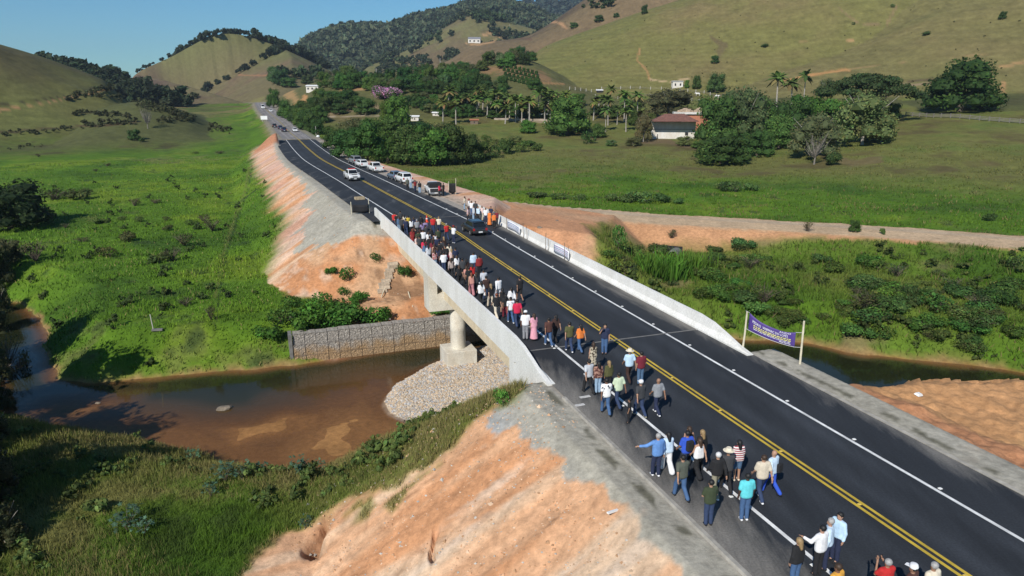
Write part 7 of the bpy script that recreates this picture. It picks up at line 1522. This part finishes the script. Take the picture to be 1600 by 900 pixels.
def pattern(name):
    if name in _MC: return _MC[name]
    m = bpy.data.materials.new(name); N, L, b = nt(m); tc = N.new('ShaderNodeTexCoord'); b.inputs['Roughness'].default_value = 0.9; rp = N.new('ShaderNodeValToRGB'); rp.color_ramp.interpolation = 'CONSTANT'
    if 'striped' in name:
        w = N.new('ShaderNodeTexWave'); w.bands_direction = 'Z' if 'red' in name else 'X'; w.inputs['Scale'].default_value = 3.6 if 'red' in name else 5.0; w.inputs['Distortion'].default_value = 0.4; L.new(tc.outputs['Object'], w.inputs['Vector']); src = w.outputs['Fac']
        a, c = ((0.30, 0.03, 0.05), (0.78, 0.74, 0.72)) if 'red' in name else ((0.10, 0.07, 0.06), (0.70, 0.58, 0.52))
    else:
        v = N.new('ShaderNodeTexNoise'); v.inputs['Scale'].default_value = 11 if 'leopard' in name else 8; v.inputs['Detail'].default_value = 1; L.new(tc.outputs['Object'], v.inputs['Vector']); src = v.outputs['Fac']
        a, c = {'leopard': ((0.06, 0.045, 0.03), (0.46, 0.40, 0.30)), 'plaid': ((0.09, 0.03, 0.025), (0.36, 0.20, 0.15)), 'printed': ((0.05, 0.05, 0.06), (0.80, 0.80, 0.80)), 'floral': ((0.32, 0.05, 0.06), (0.50, 0.36, 0.34)), 'jersey': ((0.06, 0.07, 0.10), (0.80, 0.80, 0.82))}[name]
    rp.color_ramp.elements[0].color = (*a, 1); rp.color_ramp.elements[1].color = (*c, 1); rp.color_ramp.elements[1].position = 0.5 if 'striped' in name else {'leopard': 0.46, 'plaid': 0.5, 'printed': 0.40, 'floral': 0.48, 'jersey': 0.36}[name]
    L.new(src, rp.inputs['Fac']); L.new(rp.outputs['Color'], b.inputs['Base Color']); _MC[name] = m; return m
def cmat(c): return fabric(c) if c in COLS else pattern(c)
def fingers(J, lod):
    mb = MB()
    for s in 'LR':
        el, wr = Vector(J['el' + s]), Vector(J['wr' + s]); d = (wr - el).normalized(); side = Vector((0, 1, 0)); side = (side - d * side.dot(d)).normalized(); pal = d.cross(side) * (1 if s == 'L' else -1)
        for i, ln in enumerate((0.070, 0.080, 0.075, 0.060)):
            a = wr + d * 0.075 + side * (0.027 - 0.018 * i); mb.tube([tuple(a), tuple(a + d * ln * 0.55 + pal * 0.006), tuple(a + d * ln + pal * 0.022)], [0.0095, 0.0088, 0.007], 5)
        a = wr + d * 0.03 + side * 0.028; mb.tube([tuple(a), tuple(a + d * 0.03 + side * 0.022), tuple(a + d * 0.062 + side * 0.026 + pal * 0.012)], [0.012, 0.010, 0.008], 5)
    return mb
def body_mesh(pose, sex, h):
    key = ('body', pose, sex, h)
    if key in _PM: return _PM[key]
    J = pose_joints(pose, sex); C = body_caps(J, sex) + arm_caps(J) + leg_caps(J)
    C += [((0, -0.01, 1.40), (0, 0.005, 1.54), 0.052, 0.050), ((0, 0.012, 1.565), (0, -0.005, 1.635), 0.078, 0.092), ((0, 0.03, 1.525), (0, 0.045, 1.54), 0.045, 0.05), ((0, 0.092, 1.585), (0, 0.108, 1.562), 0.012, 0.015)]
    for m in (-1, 1): C.append(((m * 0.088, -0.005, 1.60), (m * 0.090, -0.012, 1.57), 0.016, 0.012))
    for s in 'LR':
        el, wr = np.array(J['el' + s]), np.array(J['wr' + s]); d = (wr - el) / np.linalg.norm(wr - el); C.append((wr, wr + d * 0.075, 0.030, 0.030)); a = np.array(J['ank' + s]); C.append((a, a + [0, 0.09, -0.05], 0.042, 0.035))
    V, F = surface_net(capsules(C, 0.03), np.array([-0.85, -0.60, -0.02]), np.array([0.85, 0.62, 1.82]), h)
    fm = fingers(J, h); n = len(V); V = np.vstack([V, np.array(fm.v)]); me = mesh_np('body', V, [tuple(q) for q in F] + [tuple(i + n for i in f) for f in fm.f], [SKIN[0]]); _PM[key] = me; return me
def wear(parent, me, name, m):
    o = obj(name, me, parent); o.material_slots[0].link = 'OBJECT'; o.material_slots[0].material = m; return o
PEOPLE = []
def person(px, py, label, top, bottom, hair='black', sex='m', pose=None, face=0.0, topk='tshirt', botk='trousers', skin=1, hat=None, shoes='black', extra=None, scale=1.0, dark=False):
    q = onz(px, py, 0.0); z = 0.006
    n_ = float((q - RO) @ RN); s_ = float((q - RO) @ RU)
    if (n_ > 6.1 or n_ < -6.1) and not (8 < s_ < 60): z = gz(q[0], q[1])
    D = math.hypot(*q); h = 0.030 if D < 44 else 0.040 if D < 62 else 0.052
    if pose is None: pose = random.choice(['walkL', 'walkR', 'walkL', 'walkR', 'stand']) if abs(face) < 60 else 'stand'
    sc = scale * (random.uniform(0.99, 1.05) if sex == 'm' else random.uniform(0.93, 0.99))
    o = empty('person', (q[0], q[1], z), ROADROT + R(face + random.uniform(-9, 9)), sc); tag(o, label, 'person'); PEOPLE.append(o)
    J = pose_joints(pose, sex); wear(o, body_mesh(pose, sex, h), 'body', SKIN[skin])
    T = body_caps(J, sex); infl = lambda C, d: [(a, b, ra + d, rb + d) for a, b, ra, rb in C]
    K = (pose, sex, h)
    if topk == 'tshirt': wear(o, net(('shirt', 'ts') + K, infl(T, 0.022) + arm_caps(J, 0.022, 0.45), h, clip=[((0, 0, -1), -0.855), ((0, 0, 1), 1.475)]), 'shirt', cmat(top))
    elif topk == 'long': wear(o, net(('shirt', 'ls') + K, infl(T, 0.022) + arm_caps(J, 0.020, 0.93), h, clip=[((0, 0, -1), -0.86), ((0, 0, 1), 1.475)]), 'shirt', cmat(top))
    elif topk == 'vest': wear(o, net(('vest', 'v') + K, infl(T[:3], 0.020), h, clip=[((0, 0, -1), -0.88), ((0, 0, 1), 1.41)]), 'vest', cmat(top))
    if botk in ('dress', 'maxi'):
        lowz = 0.48 if botk == 'dress' else 0.14
        wear(o, net(('dress', botk) + K, infl(T, 0.020) + (arm_caps(J, 0.02, 0.3) if topk != 'none' else []) + [((0, 0, 0.98), (0, -0.02, lowz), 0.155, 0.21 if botk == 'dress' else 0.25)], h, k=0.05, clip=[((0, 0, -1), -lowz), ((0, 0, 1), 1.46)]), 'dress', cmat(bottom))
    elif botk == 'shorts': wear(o, net(('shorts', 's') + K, infl([((-0.075, -0.01, 0.93), (0.075, -0.01, 0.93), 0.105, 0.105)], 0.014) + leg_caps(J, 0.022, 0.3), h, clip=[((0, 0, 1), 1.0)]), 'shorts', cmat(bottom))
    elif botk == 'wide': wear(o, net(('trousers', 'w') + K, infl([((-0.075, -0.01, 0.93), (0.075, -0.01, 0.93), 0.105, 0.105)], 0.014) + leg_caps(J, 0.020, 1.0, 0.055), h, clip=[((0, 0, 1), 1.0)]), 'trousers', cmat(bottom))
    else: wear(o, net(('trousers', 't') + K, infl([((-0.075, -0.01, 0.93), (0.075, -0.01, 0.93), 0.105, 0.105)], 0.012) + leg_caps(J, 0.017, 1.0, 0.012), h, clip=[((0, 0, 1), 1.0)]), 'trousers', cmat(bottom))
    for s in 'LR':
        a = np.array(J['ank' + s]); hh = min(h, 0.035); wear(o, net(('shoe', s) + (pose, sex, hh), [(a + [0, -0.035, -0.045], a + [0, 0.13, -0.052], 0.046, 0.036)], hh * 0.8), 'shoe', cmat(shoes))
    hc = [((0, 0.008, 1.585), (0, -0.010, 1.64), 0.088, 0.104)]; fc = ((0, 0.80, -0.60), -0.925)
    if hat == 'bald': pass
    elif hair in HAIRM:
        if sex == 'f' or (extra and 'long' in extra): wear(o, net(('hair', 'long', h), hc + [((0, -0.055, 1.62), (0, -0.125, 1.22), 0.085, 0.055)], h, clip=[fc]), 'hair', HAIRM[hair])
        else: wear(o, net(('hair', 'short', h), hc, h, clip=[fc, ((0, 0, -1), -1.545)]), 'hair', HAIRM[hair])
    if hat in ('straw', 'cap', 'redcap'):
        m = {'straw': fabric('cream'), 'cap': fabric('white'), 'redcap': fabric('dark red')}[hat]
        if hat == 'straw': me = _PM.setdefault('straw', MB().lathe([(0.20, 1.655), (0.205, 1.662), (0.115, 1.675), (0.108, 1.74), (0.09, 1.775), (0.03, 1.765)], n=18).mesh('hat', m, smooth=True))
        else: me = _PM.setdefault('cap', MB().lathe([(0.108, 1.635), (0.112, 1.68), (0.09, 1.735), (0.03, 1.757)], n=16).add([(-0.08, 0.08, 1.645), (0.08, 0.08, 1.645), (0.06, 0.20, 1.63), (-0.06, 0.20, 1.63), (-0.08, 0.08, 1.655), (0.08, 0.08, 1.655), (0.06, 0.20, 1.64), (-0.06, 0.20, 1.64)], [(3, 2, 1, 0), (4, 5, 6, 7), (0, 1, 5, 4), (1, 2, 6, 5), (2, 3, 7, 6), (3, 0, 4, 7)]).mesh('cap', m, smooth=True))
        wear(o, me, 'hat' if hat == 'straw' else 'cap', m)
    if abs(face) > 60 or pose in ('film', 'filmR', 'gest'):
        em = mat('dark_eye', (0.02, 0.015, 0.012), 0.4)
        for m in (-1, 1): wear(o, _PM.setdefault(('eye', m), MB().lathe([(0.006, -0.006), (0.011, 0), (0.006, 0.006)], (m * 0.034, 0.088, 1.607), 8).mesh('eye', em)), 'eye', em)
        wear(o, _PM.setdefault('mouth', MB().box((0, 0.093, 1.535), (0.042, 0.01, 0.010)).mesh('mouth', em)), 'mouth', mat('lip', (0.22, 0.07, 0.06), 0.5))
    ex = extra or ''
    if 'phone' in ex:
        w = J['wrR']; MB().box((w[0] - 0.02, w[1] + 0.07, w[2] + 0.07), (0.075, 0.012, 0.15)).build('phone', TRIM, o)
    if 'bag' in ex: MB().box((0.12, -0.19, 1.10), (0.24, 0.12, 0.32)).build('shoulder_bag', fabric('black'), o, bevel=0.03)
    if 'backpack' in ex: MB().box((0, -0.19, 1.22), (0.28, 0.14, 0.40)).build('backpack', fabric('black'), o, bevel=0.04)
    if 'belt' in ex: wear(o, net(('belt', sex, h), [((-0.08, 0, 1.0), (0.08, 0, 1.0), 0.137, 0.137)], h * 0.7, clip=[((0, 0, 1), 1.03), ((0, 0, -1), -0.965)]), 'belt', mat('green_belt', (0.04, 0.36, 0.14), 0.7))
    if 'pads' in ex: MB().box((0.26, -0.02, 0.80), (0.16, 0.24, 0.22)).build('handbag', fabric('white'), o, bevel=0.03)
    return o
P = person
# foreground group on the near road
P(1240, 916, 'person with long blonde brown hair, black top and blue jeans at the bottom edge', 'black', 'blue jeans', 'blonde', 'f', 'stand', 5, topk='long', skin=0)
P(1276, 899, 'person in a white long sleeved shirt and black trousers holding out both hands', 'white', 'black', 'black', 'm', 'gest', 12, topk='long', skin=0)
P(1288, 889, 'grey haired person in a pale blue shirt beside the gesturing person in white', 'pale blue', 'navy', 'grey', 'm', 'stand', 35, topk='long', skin=0)
P(1303, 877, 'tall dark haired person in a light blue shirt turned sideways on the near road', 'light blue', 'navy', 'black', 'm', 'stand', 95, topk='long', skin=0)
P(1298, 968, 'person in an amber shirt cut off by the bottom edge', 'amber', 'dark jeans', 'brown', 'm', 'stand', 5, skin=2)
P(1375, 957, 'person in a red shirt raising a phone at the bottom edge', 'red', 'black', 'grey', 'm', 'film', 0, extra='phone', skin=1)
P(1413, 970, 'person in a white cap and brown shirt at the bottom edge', 'brown', 'black', 'black', 'm', 'stand', 10, hat='cap', skin=1)
P(1445, 964, 'grey haired person in a cream shirt at the bottom edge', 'cream', 'khaki', 'grey', 'm', 'stand', 10, skin=1)
# second group crossing the edge line
P(1025, 745, 'person in a bright blue shirt with one arm stretched to the left', 'blue', 'navy', 'grey', 'm', 'reachL', 0, topk='long', shoes='white', skin=0)
P(1041, 738, 'person with long black hair in a light blue top and wide white trousers', 'pale blue', 'white', 'black', 'f', 'walkL', -10, topk='long', botk='wide', shoes='white', skin=0)
P(1073, 728, 'person with bare shoulders and long brown hair in dark clothes', 'black', 'charcoal', 'brown', 'f', 'stand', 0, topk='vest', skin=0)
P(1070, 740, 'person in a royal blue t-shirt carrying a black backpack', 'royal blue', 'dark jeans', 'black', 'm', 'walkR', 5, extra='backpack', skin=1)
P(1063, 780, 'person in a grey green t-shirt and blue jeans nearest the kerb', 'grey green', 'blue jeans', 'black', 'm', 'walkL', -8, skin=0)
P(1093, 734, 'blonde person in dark clothes behind the person with black wide trousers', 'black', 'charcoal', 'blonde', 'f', 'stand', 10, topk='long', skin=0)
P(1089, 746, 'person with long dark hair in a white vest and wide black trousers', 'white', 'black', 'brown', 'f', 'walkR', 0, topk='vest', botk='wide', shoes='white', skin=0)
P(1117, 776, 'white haired person in a black top and khaki trousers', 'black', 'khaki', 'white', 'm', 'walkR', -5, topk='long', shoes='white', skin=0)
P(1133, 768, 'person wearing a straw hat and grey polo shirt with black trousers', 'charcoal', 'black', 'grey', 'm', 'walkL', -15, hat='straw', skin=1)
P(1150, 751, 'person in a red and white striped top and denim shorts', 'striped_red', 'denim', 'black', 'f', 'stand', -20, botk='shorts', shoes='beige', skin=0)
P(1106, 821, 'person in a dark olive t-shirt with folded arms walking last by the kerb', 'dark green', 'dark jeans', 'black', 'm', 'fold', -8, skin=0)
P(1162, 813, 'person in a turquoise t-shirt and blue jeans on the white edge line', 'turquoise', 'blue jeans', 'black', 'm', 'stand', -3, shoes='white', skin=3)
P(1187, 782, 'person in a beige shirt and dark jeans left of the royal blue trousers', 'beige', 'dark jeans', 'brown', 'm', 'walkR', -5, shoes='white', skin=0)
P(1203, 773, 'person in a pale blue shirt and royal blue trousers with a black bag', 'pale blue', 'royal blue', 'grey', 'm', 'walkL', 15, topk='long', hat='bald', extra='bag', skin=0)
# third group at the bridge end
P(982, 598, 'person in a white hat and light blue shirt beside the yellow line', 'light blue', 'dark brown', 'grey', 'm', 'walkR', 0, hat='straw', skin=1)
P(1000, 601, 'person in a maroon shirt and light blue jeans beside the yellow line', 'maroon', 'denim', 'black', 'm', 'stand', 0, skin=0)
P(919, 615, 'person in a light grey shirt and black trousers by the left parapet end', 'light grey', 'black', 'black', 'm', 'walkL', 5, skin=0)
P(934, 615, 'person in a plaid brown top and pale jeans near the left parapet end', 'plaid', 'light jeans', 'black', 'f', 'stand', 0, topk='long', skin=0)
P(950, 612, 'fair haired person in an olive coat and wide black skirt', 'olive', 'black', 'blonde', 'f', 'stand', 0, topk='long', botk='wide', skin=0)
P(946, 648, 'person in a white t-shirt with dark print and blue jeans', 'printed', 'blue jeans', 'black', 'm', 'walkL', -5, skin=2)
P(965, 638, 'person in a pale green shirt and navy trousers', 'pale green', 'dark jeans', 'black', 'm', 'walkR', 0, skin=2)
P(999, 651, 'person in a white cap and charcoal shirt with blue jeans', 'charcoal', 'dark jeans', 'grey', 'm', 'walkL', 10, hat='cap', shoes='khaki', skin=0)
P(1026, 648, 'bald person in a grey t-shirt with arms swung out and dark trousers', 'grey', 'navy', None, 'm', 'walkR', 10, hat='bald', shoes='white', skin=1)
P(982, 661, 'child in black clothes on the edge line behind the pale green shirt', 'black', 'black', 'black', 'm', 'stand', 60, scale=0.68, skin=1)
P(857, 541, 'person in a brown shirt and blue jeans with white shoes', 'brown', 'blue jeans', 'black', 'm', 'walkL', 0, shoes='white', skin=1)
P(868, 534, 'person with black hair in a dark brown top and black trousers', 'dark brown', 'black', 'black', 'f', 'walkR', 10, skin=0)
P(889, 550, 'person in an olive green t-shirt and dark jeans with white shoes', 'olive', 'dark jeans', 'black', 'm', 'walkL', 0, shoes='white', skin=0)
P(906, 551, 'person with long black hair in an orange top and blue jeans', 'orange', 'blue jeans', 'black', 'f', 'walkR', 5, skin=0)
P(944, 553, 'person in a navy t-shirt facing the camera with a raised phone', 'navy', 'blue jeans', 'black', 'm', 'filmR', 160, extra='phone', skin=0)
P(926, 582, 'person in a leopard patterned dress raising one hand', 'leopard', 'leopard', 'brown', 'f', 'filmR', -10, botk='dress', topk='none', skin=0)
# walkers along the left parapet
P(737, 462, 'person in a salmon top and rose pink wide trousers', 'salmon', 'rose', 'red', 'f', 'walkL', 0, botk='wide', topk='vest', skin=0)
P(752, 477, 'person in a white blouse and black trousers with a white bag', 'white', 'black', 'black', 'f', 'walkR', 0, extra='pads', skin=0)
P(767, 481, 'blonde person in a black top and beige trousers', 'black', 'beige', 'blonde', 'f', 'walkL', 5, skin=0)
P(776, 499, 'red haired person in a black t-shirt and cream trousers', 'black', 'cream', 'red', 'm', 'walkR', 0, skin=0)
P(779, 471, 'person in a white shirt and pale grey trousers', 'white', 'light grey', 'black', 'm', 'walkL', 5, topk='long', skin=1)
P(785, 489, 'person in a long black dress with black hair', 'black', 'black', 'black', 'f', 'stand', 0, botk='dress', topk='none', skin=0)
P(799, 487, 'person with a black ponytail and white blouse', 'white', 'charcoal', 'black', 'f', 'walkR', 0, topk='long', skin=0)
P(798, 505, 'person in a white numbered jersey and blue jeans', 'jersey', 'blue jeans', 'black', 'm', 'walkL', 0, shoes='white', skin=1)
P(808, 511, 'person in a crimson t-shirt and blue jeans', 'crimson', 'dark jeans', 'black', 'm', 'walkR', 0, skin=1)
P(812, 471, 'person in a black t-shirt and black shorts walking apart', 'black', 'black', 'black', 'm', 'walkL', 10, botk='shorts', skin=1)
P(821, 531, 'person in a white t-shirt and grey trousers beside the long pink dress', 'white', 'grey', 'black', 'm', 'stand', -10, hat='cap', skin=2)
P(834, 532, 'person in a long pink dress', 'pink', 'pink', 'brown', 'f', 'stand', 0, botk='maxi', skin=0)
P(756, 457, 'person in a light grey shirt with arms out', 'light grey', 'navy', 'black', 'm', 'walkL', -5, topk='long', skin=1)
P(694, 427, 'person in a white shirt with hands on hips and blue jeans', 'white', 'dark jeans', 'black', 'm', 'fold', 0, topk='long', skin=1)
P(705, 435, 'person in a striped pale pink blouse and black trousers', 'striped_pink', 'black', 'brown', 'f', 'walkL', 0, topk='long', skin=0)
P(714, 430, 'person in a white shawl in the middle of the crowd', 'white', 'charcoal', 'brown', 'f', 'stand', 0, skin=0)
P(718, 448, 'brown haired person in black clothes with a green belt', 'black', 'black', 'brown', 'f', 'walkR', 0, extra='belt', skin=0)
P(729, 449, 'person in a salmon blouse and black trousers', 'salmon', 'black', 'brown', 'f', 'walkL', 0, skin=0)
P(738, 445, 'person in a bright red top with a white bag', 'red', 'black', 'brown', 'f', 'stand', 0, extra='pads', skin=0)
P(729, 437, 'person with big dark hair behind the salmon blouse', 'dark brown', 'black', 'black', 'f', 'stand', 0, skin=1)
P(740, 428, 'person in a pale blue white shirt and dark jeans walking apart on the lane', 'pale blue', 'dark jeans', 'black', 'm', 'stand', 0, topk='long', skin=1)
P(749, 433, 'person in a dark red shirt and black trousers beside the pale blue shirt', 'dark red', 'black', 'black', 'm', 'stand', 0, topk='long', skin=1)
P(706, 419, 'person in a pale pink blouse among dark clothes', 'pale pink', 'black', 'blonde', 'f', 'stand', 0, skin=0)
P(697, 416, 'person in black behind the white shirt with hands on hips', 'black', 'black', 'black', 'm', 'stand', 0, skin=1)
P(702, 411, 'person in a cream pink top left of the pale pink blouse', 'cream', 'charcoal', 'brown', 'f', 'stand', 0, skin=0)
P(712, 420, 'person in navy right of the pale pink blouse', 'navy', 'navy', 'black', 'm', 'stand', 10, skin=1)
# dense far end of the crowd
P(617, 357, 'person in a red t-shirt at the far left end of the crowd', 'red', 'navy', 'black', 'm', 'stand', -30, skin=1)
P(626, 354, 'person in dark clothes just right of the leftmost red t-shirt', 'charcoal', 'black', 'black', 'm', 'stand', 0, skin=2)
P(624, 363, 'person in a denim jacket and pale jeans by the left parapet', 'denim', 'light jeans', 'brown', 'f', 'stand', 20, topk='long', skin=0)
P(632, 360, 'person in a cream top beyond the denim jacket', 'cream', 'navy', 'black', 'f', 'stand', 10, skin=0)
P(638, 363, 'person in a yellow top', 'yellow', 'black', 'black', 'm', 'stand', 10, skin=1)
P(643, 367, 'person in a white blouse right of the yellow top', 'white', 'black', 'brown', 'f', 'stand', 0, skin=0)
P(635, 368, 'person in navy with blue jeans before the yellow top', 'navy', 'dark jeans', 'black', 'm', 'walkL', 0, skin=1)
P(652, 369, 'person in a grey shirt in the far crowd', 'grey', 'charcoal', 'grey', 'm', 'stand', 0, skin=1)
P(660, 373, 'person in a lavender dress', 'lavender', 'lavender', 'brown', 'f', 'stand', 0, botk='dress', skin=0)
P(658, 363, 'person in black farther back than the lavender dress', 'black', 'black', 'black', 'm', 'stand', 0, skin=2)
P(665, 371, 'person in a purple grey shirt right of the lavender dress', 'lavender', 'charcoal', 'black', 'm', 'stand', 0, skin=1)
P(677, 365, 'person in a red t-shirt left of the cream shirt on the yellow line', 'red', 'dark jeans', 'black', 'm', 'stand', -10, skin=1)
P(686, 364, 'person in a cream shirt and dark trousers on the yellow line', 'cream', 'navy', 'blonde', 'm', 'stand', -10, skin=0)
P(698, 376, 'person in a red t-shirt and dark jeans next to the white filmer', 'red', 'dark jeans', 'grey', 'm', 'walkL', 10, skin=1)
P(709, 380, 'person in a white t-shirt filming with raised arms on the lane', 'white', 'navy', 'black', 'm', 'film', -60, extra='phone', hat='redcap', shoes='white', skin=1)
P(645, 385, 'person in a dark red dress leaning near the parapet', 'dark red', 'dark red', 'red', 'f', 'stand', 0, botk='dress', skin=0)
P(662, 388, 'person in a white long sleeved shirt deep in the far crowd', 'white', 'charcoal', 'black', 'm', 'stand', 0, topk='long', skin=1)
P(670, 389, 'dark haired person in a white t-shirt beside the long sleeved white shirt', 'white', 'black', 'brown', 'f', 'stand', 0, skin=0)
P(680, 391, 'person in a white vest with long black hair in the far crowd', 'white', 'black', 'black', 'f', 'stand', 0, topk='vest', skin=0)
P(684, 399, 'person in a navy shirt with navy trousers in mid crowd', 'navy', 'dark jeans', 'black', 'm', 'walkL', 0, topk='long', skin=1)
P(694, 399, 'blonde person in a dark brown dress at the right edge of the crowd', 'dark brown', 'dark brown', 'blonde', 'f', 'stand', 0, botk='dress', skin=0)
P(663, 403, 'person in a crimson blouse by the parapet', 'crimson', 'black', 'brown', 'f', 'stand', 0, skin=0)
P(672, 398, 'person in a black t-shirt left of the navy shirt', 'black', 'charcoal', 'black', 'm', 'walkR', 0, skin=2)
P(665, 409, 'person in a denim shirt leaning by the parapet', 'denim', 'light jeans', 'brown', 'f', 'stand', 0, topk='long', skin=0)
P(670, 413, 'person in a light grey top below the denim shirt', 'light grey', 'dark jeans', 'black', 'f', 'stand', 0, skin=0)
P(679, 412, 'brown haired person in a brown top near the parapet', 'brown', 'charcoal', 'brown', 'f', 'walkL', 0, topk='vest', skin=0)
P(680, 421, 'person in a salmon floral blouse by the parapet', 'floral', 'light jeans', 'brown', 'f', 'stand', 0, skin=0)
P(654, 389, 'person in dark green in the far crowd', 'dark green', 'black', 'black', 'm', 'stand', 0, skin=2)
P(656, 398, 'person in charcoal beside the parapet', 'charcoal', 'black', 'black', 'm', 'stand', 0, skin=1)
P(652, 396, 'person in a pale pink top beside the parapet', 'pale pink', 'denim', 'brown', 'f', 'stand', 15, skin=0)
P(648, 378, 'person in a rust brown top behind the dark red dress', 'brown', 'navy', 'brown', 'f', 'stand', 0, skin=0)
P(687, 410, 'person in black right of the brown top', 'black', 'navy', 'black', 'm', 'walkR', 0, skin=1); P(676, 404, 'person in maroon in the middle of the far crowd', 'maroon', 'black', 'black', 'f', 'stand', 0, skin=1); P(690, 421, 'person in dark jeans and black top before the white shirt', 'black', 'dark jeans', 'black', 'f', 'walkL', 0, skin=1); P(723, 438, 'person in charcoal between green belt and salmon blouse', 'charcoal', 'black', 'black', 'm', 'stand', 0, skin=2); P(790, 498, 'person in black behind the numbered jersey', 'black', 'maroon', 'black', 'f', 'walkL', 0, skin=1)
for i, (px, py, top, bot, hc, sx, l) in enumerate([(621, 360, 'black', 'dark jeans', 'black', 'm', 'person in black between the red t-shirt and the denim jacket'), (629, 366, 'charcoal', 'black', 'black', 'm', 'person in charcoal below the cream top at the crowd end'), (647, 364, 'navy', 'black', 'brown', 'f', 'person in navy between white blouse and grey shirt'), (650, 384, 'black', 'black', 'black', 'm', 'person in black beside the dark red dress'), (658, 381, 'dark brown', 'charcoal', 'black', 'f', 'person in dark brown before the long sleeved white shirt'), (666, 380, 'charcoal', 'navy', 'black', 'm', 'person in charcoal between two white tops'), (674, 383, 'black', 'dark jeans', 'brown', 'f', 'person in black left of the white vest'), (685, 386, 'dark green', 'black', 'black', 'm', 'person in dark green right of the white vest'), (678, 399, 'dark brown', 'black', 'brown', 'f', 'person in dark brown between black and navy shirts'), (690, 405, 'charcoal', 'dark jeans', 'black', 'm', 'person in charcoal below the dark brown dress'), (684, 416, 'navy', 'navy', 'brown', 'f', 'person in navy right of the salmon floral blouse'), (698, 425, 'maroon', 'black', 'black', 'f', 'person in maroon beside the hands on hips person'), (709, 429, 'black', 'charcoal', 'brown', 'f', 'person in black between pink blouse and white shawl'), (733, 453, 'black', 'black', 'black', 'm', 'person in black just left of the rose trousers'), (744, 460, 'charcoal', 'black', 'brown', 'f', 'person in charcoal between rose trousers and white blouse'), (760, 470, 'dark brown', 'dark jeans', 'black', 'm', 'person in dark brown right of the white blouse')]):
    P(px, py, l, top, bot, hc, sx, None, 0, skin=i % 3)
# group beside the right parapet
P(726, 328, 'person in a cream top leftmost in the group by the right parapet', 'cream', 'light jeans', 'black', 'f', 'stand', 60, skin=1)
P(737, 337, 'person in a white shirt and blue jeans seen from behind by the right parapet', 'white', 'blue jeans', 'brown', 'm', 'stand', -30, skin=1)
P(731, 347, 'person in a red and white striped top by the right parapet', 'striped_red', 'black', 'brown', 'f', 'stand', 90, skin=0)
P(740, 346, 'person in a pale jacket and light jeans behind the black car', 'light grey', 'light jeans', 'black', 'm', 'stand', 100, topk='long', skin=1)
P(747, 346, 'person in a white shirt and black trousers directly behind the black car', 'pale blue', 'black', 'brown', 'm', 'stand', 120, topk='long', skin=1)
P(753, 345, 'person in a pale pink top between two white shirts', 'pale pink', 'beige', 'brown', 'f', 'stand', 140, skin=0)
P(759, 349, 'person in a white t-shirt and navy trousers with white shoes near the parapet', 'white', 'navy', 'black', 'm', 'stand', 160, shoes='white', skin=1)
P(767, 346, 'person in a navy shirt standing against the right parapet', 'navy', 'navy', 'black', 'm', 'stand', 130, skin=1)
P(772, 357, 'person in an orange top with dark trousers nearest the right parapet', 'orange', 'black', 'brown', 'f', 'stand', 170, skin=0)
P(776, 353, 'person in a dark maroon top behind the orange top', 'maroon', 'black', 'brown', 'f', 'stand', 170, skin=1)
P(765, 353, 'person in a long orange red dress by the right parapet', 'orange', 'orange', 'brown', 'f', 'stand', 150, botk='maxi', topk='none', skin=0)
P(743, 338, 'person in charcoal at the back of the parapet group', 'charcoal', 'black', 'black', 'm', 'stand', 150, skin=1); P(733, 334, 'person in a dark red cap and white shirt behind the parapet group', 'white', 'dark jeans', 'black', 'm', 'stand', 80, hat='redcap', skin=1)
# people by the parked cars
P(637, 297, 'person in a grey green shirt and black trousers behind the white estate car', 'grey green', 'black', 'grey', 'm', 'stand', -20, skin=1)
P(642, 295, 'person in light grey right of the grey green shirt', 'light grey', 'light jeans', 'grey', 'm', 'stand', 0, skin=0)
P(649, 300, 'person in a dark red top and navy trousers on the right verge', 'dark red', 'navy', 'brown', 'm', 'stand', 30, skin=1)
P(656, 302, 'person in a black shirt and pale jeans on the right verge', 'black', 'light jeans', 'black', 'm', 'stand', 0, skin=1)
P(687, 307, 'person in a crimson patterned top at the back of the canvas covered pickup', 'crimson', 'charcoal', 'black', 'f', 'stand', 30, skin=1)
P(693, 306, 'person in black at the right corner of the canvas covered pickup', 'black', 'black', 'black', 'm', 'stand', 40, skin=2)
# litter of the road edge that the photograph shows
for px, py, l in [(914, 620, 'white cement smear on the shoulder at the parapet end'), (905, 633, 'second white smear on the shoulder by the crowd')]:
    q = onz(px, py, 0.0); tag(MB().box((0, 0, 0.004), (0.55, 0.22, 0.006), taper=0.7).build('cement_patch', mat('cement_dust', (0.52, 0.51, 0.49), 0.95, noise=6, amt=0.3), None, (q[0], q[1], 0.006), (0, 0, 0.4)), l, 'stain')
# ------------------------------------------------------------------ air
hz = MB().box((100, 1500, 150), (7400, 6400, 342), M=Matrix.Identity(3)).mesh('haze', [], fix=True)
hm = bpy.data.materials.new('valley_haze'); hm.use_nodes = True; hn = hm.node_tree.nodes; hn.remove(hn['Principled BSDF']); pv = hn.new('ShaderNodeVolumePrincipled')
pv.inputs['Color'].default_value = (0.72, 0.86, 1.0, 1); pv.inputs['Density'].default_value = 0.00010; pv.inputs['Anisotropy'].default_value = 0.2
hm.node_tree.links.new(pv.outputs[0], hn['Material Output'].inputs['Volume']); hz.materials.append(hm)
tag(obj('haze', hz), 'thin blue air in the valley', kind='stuff')
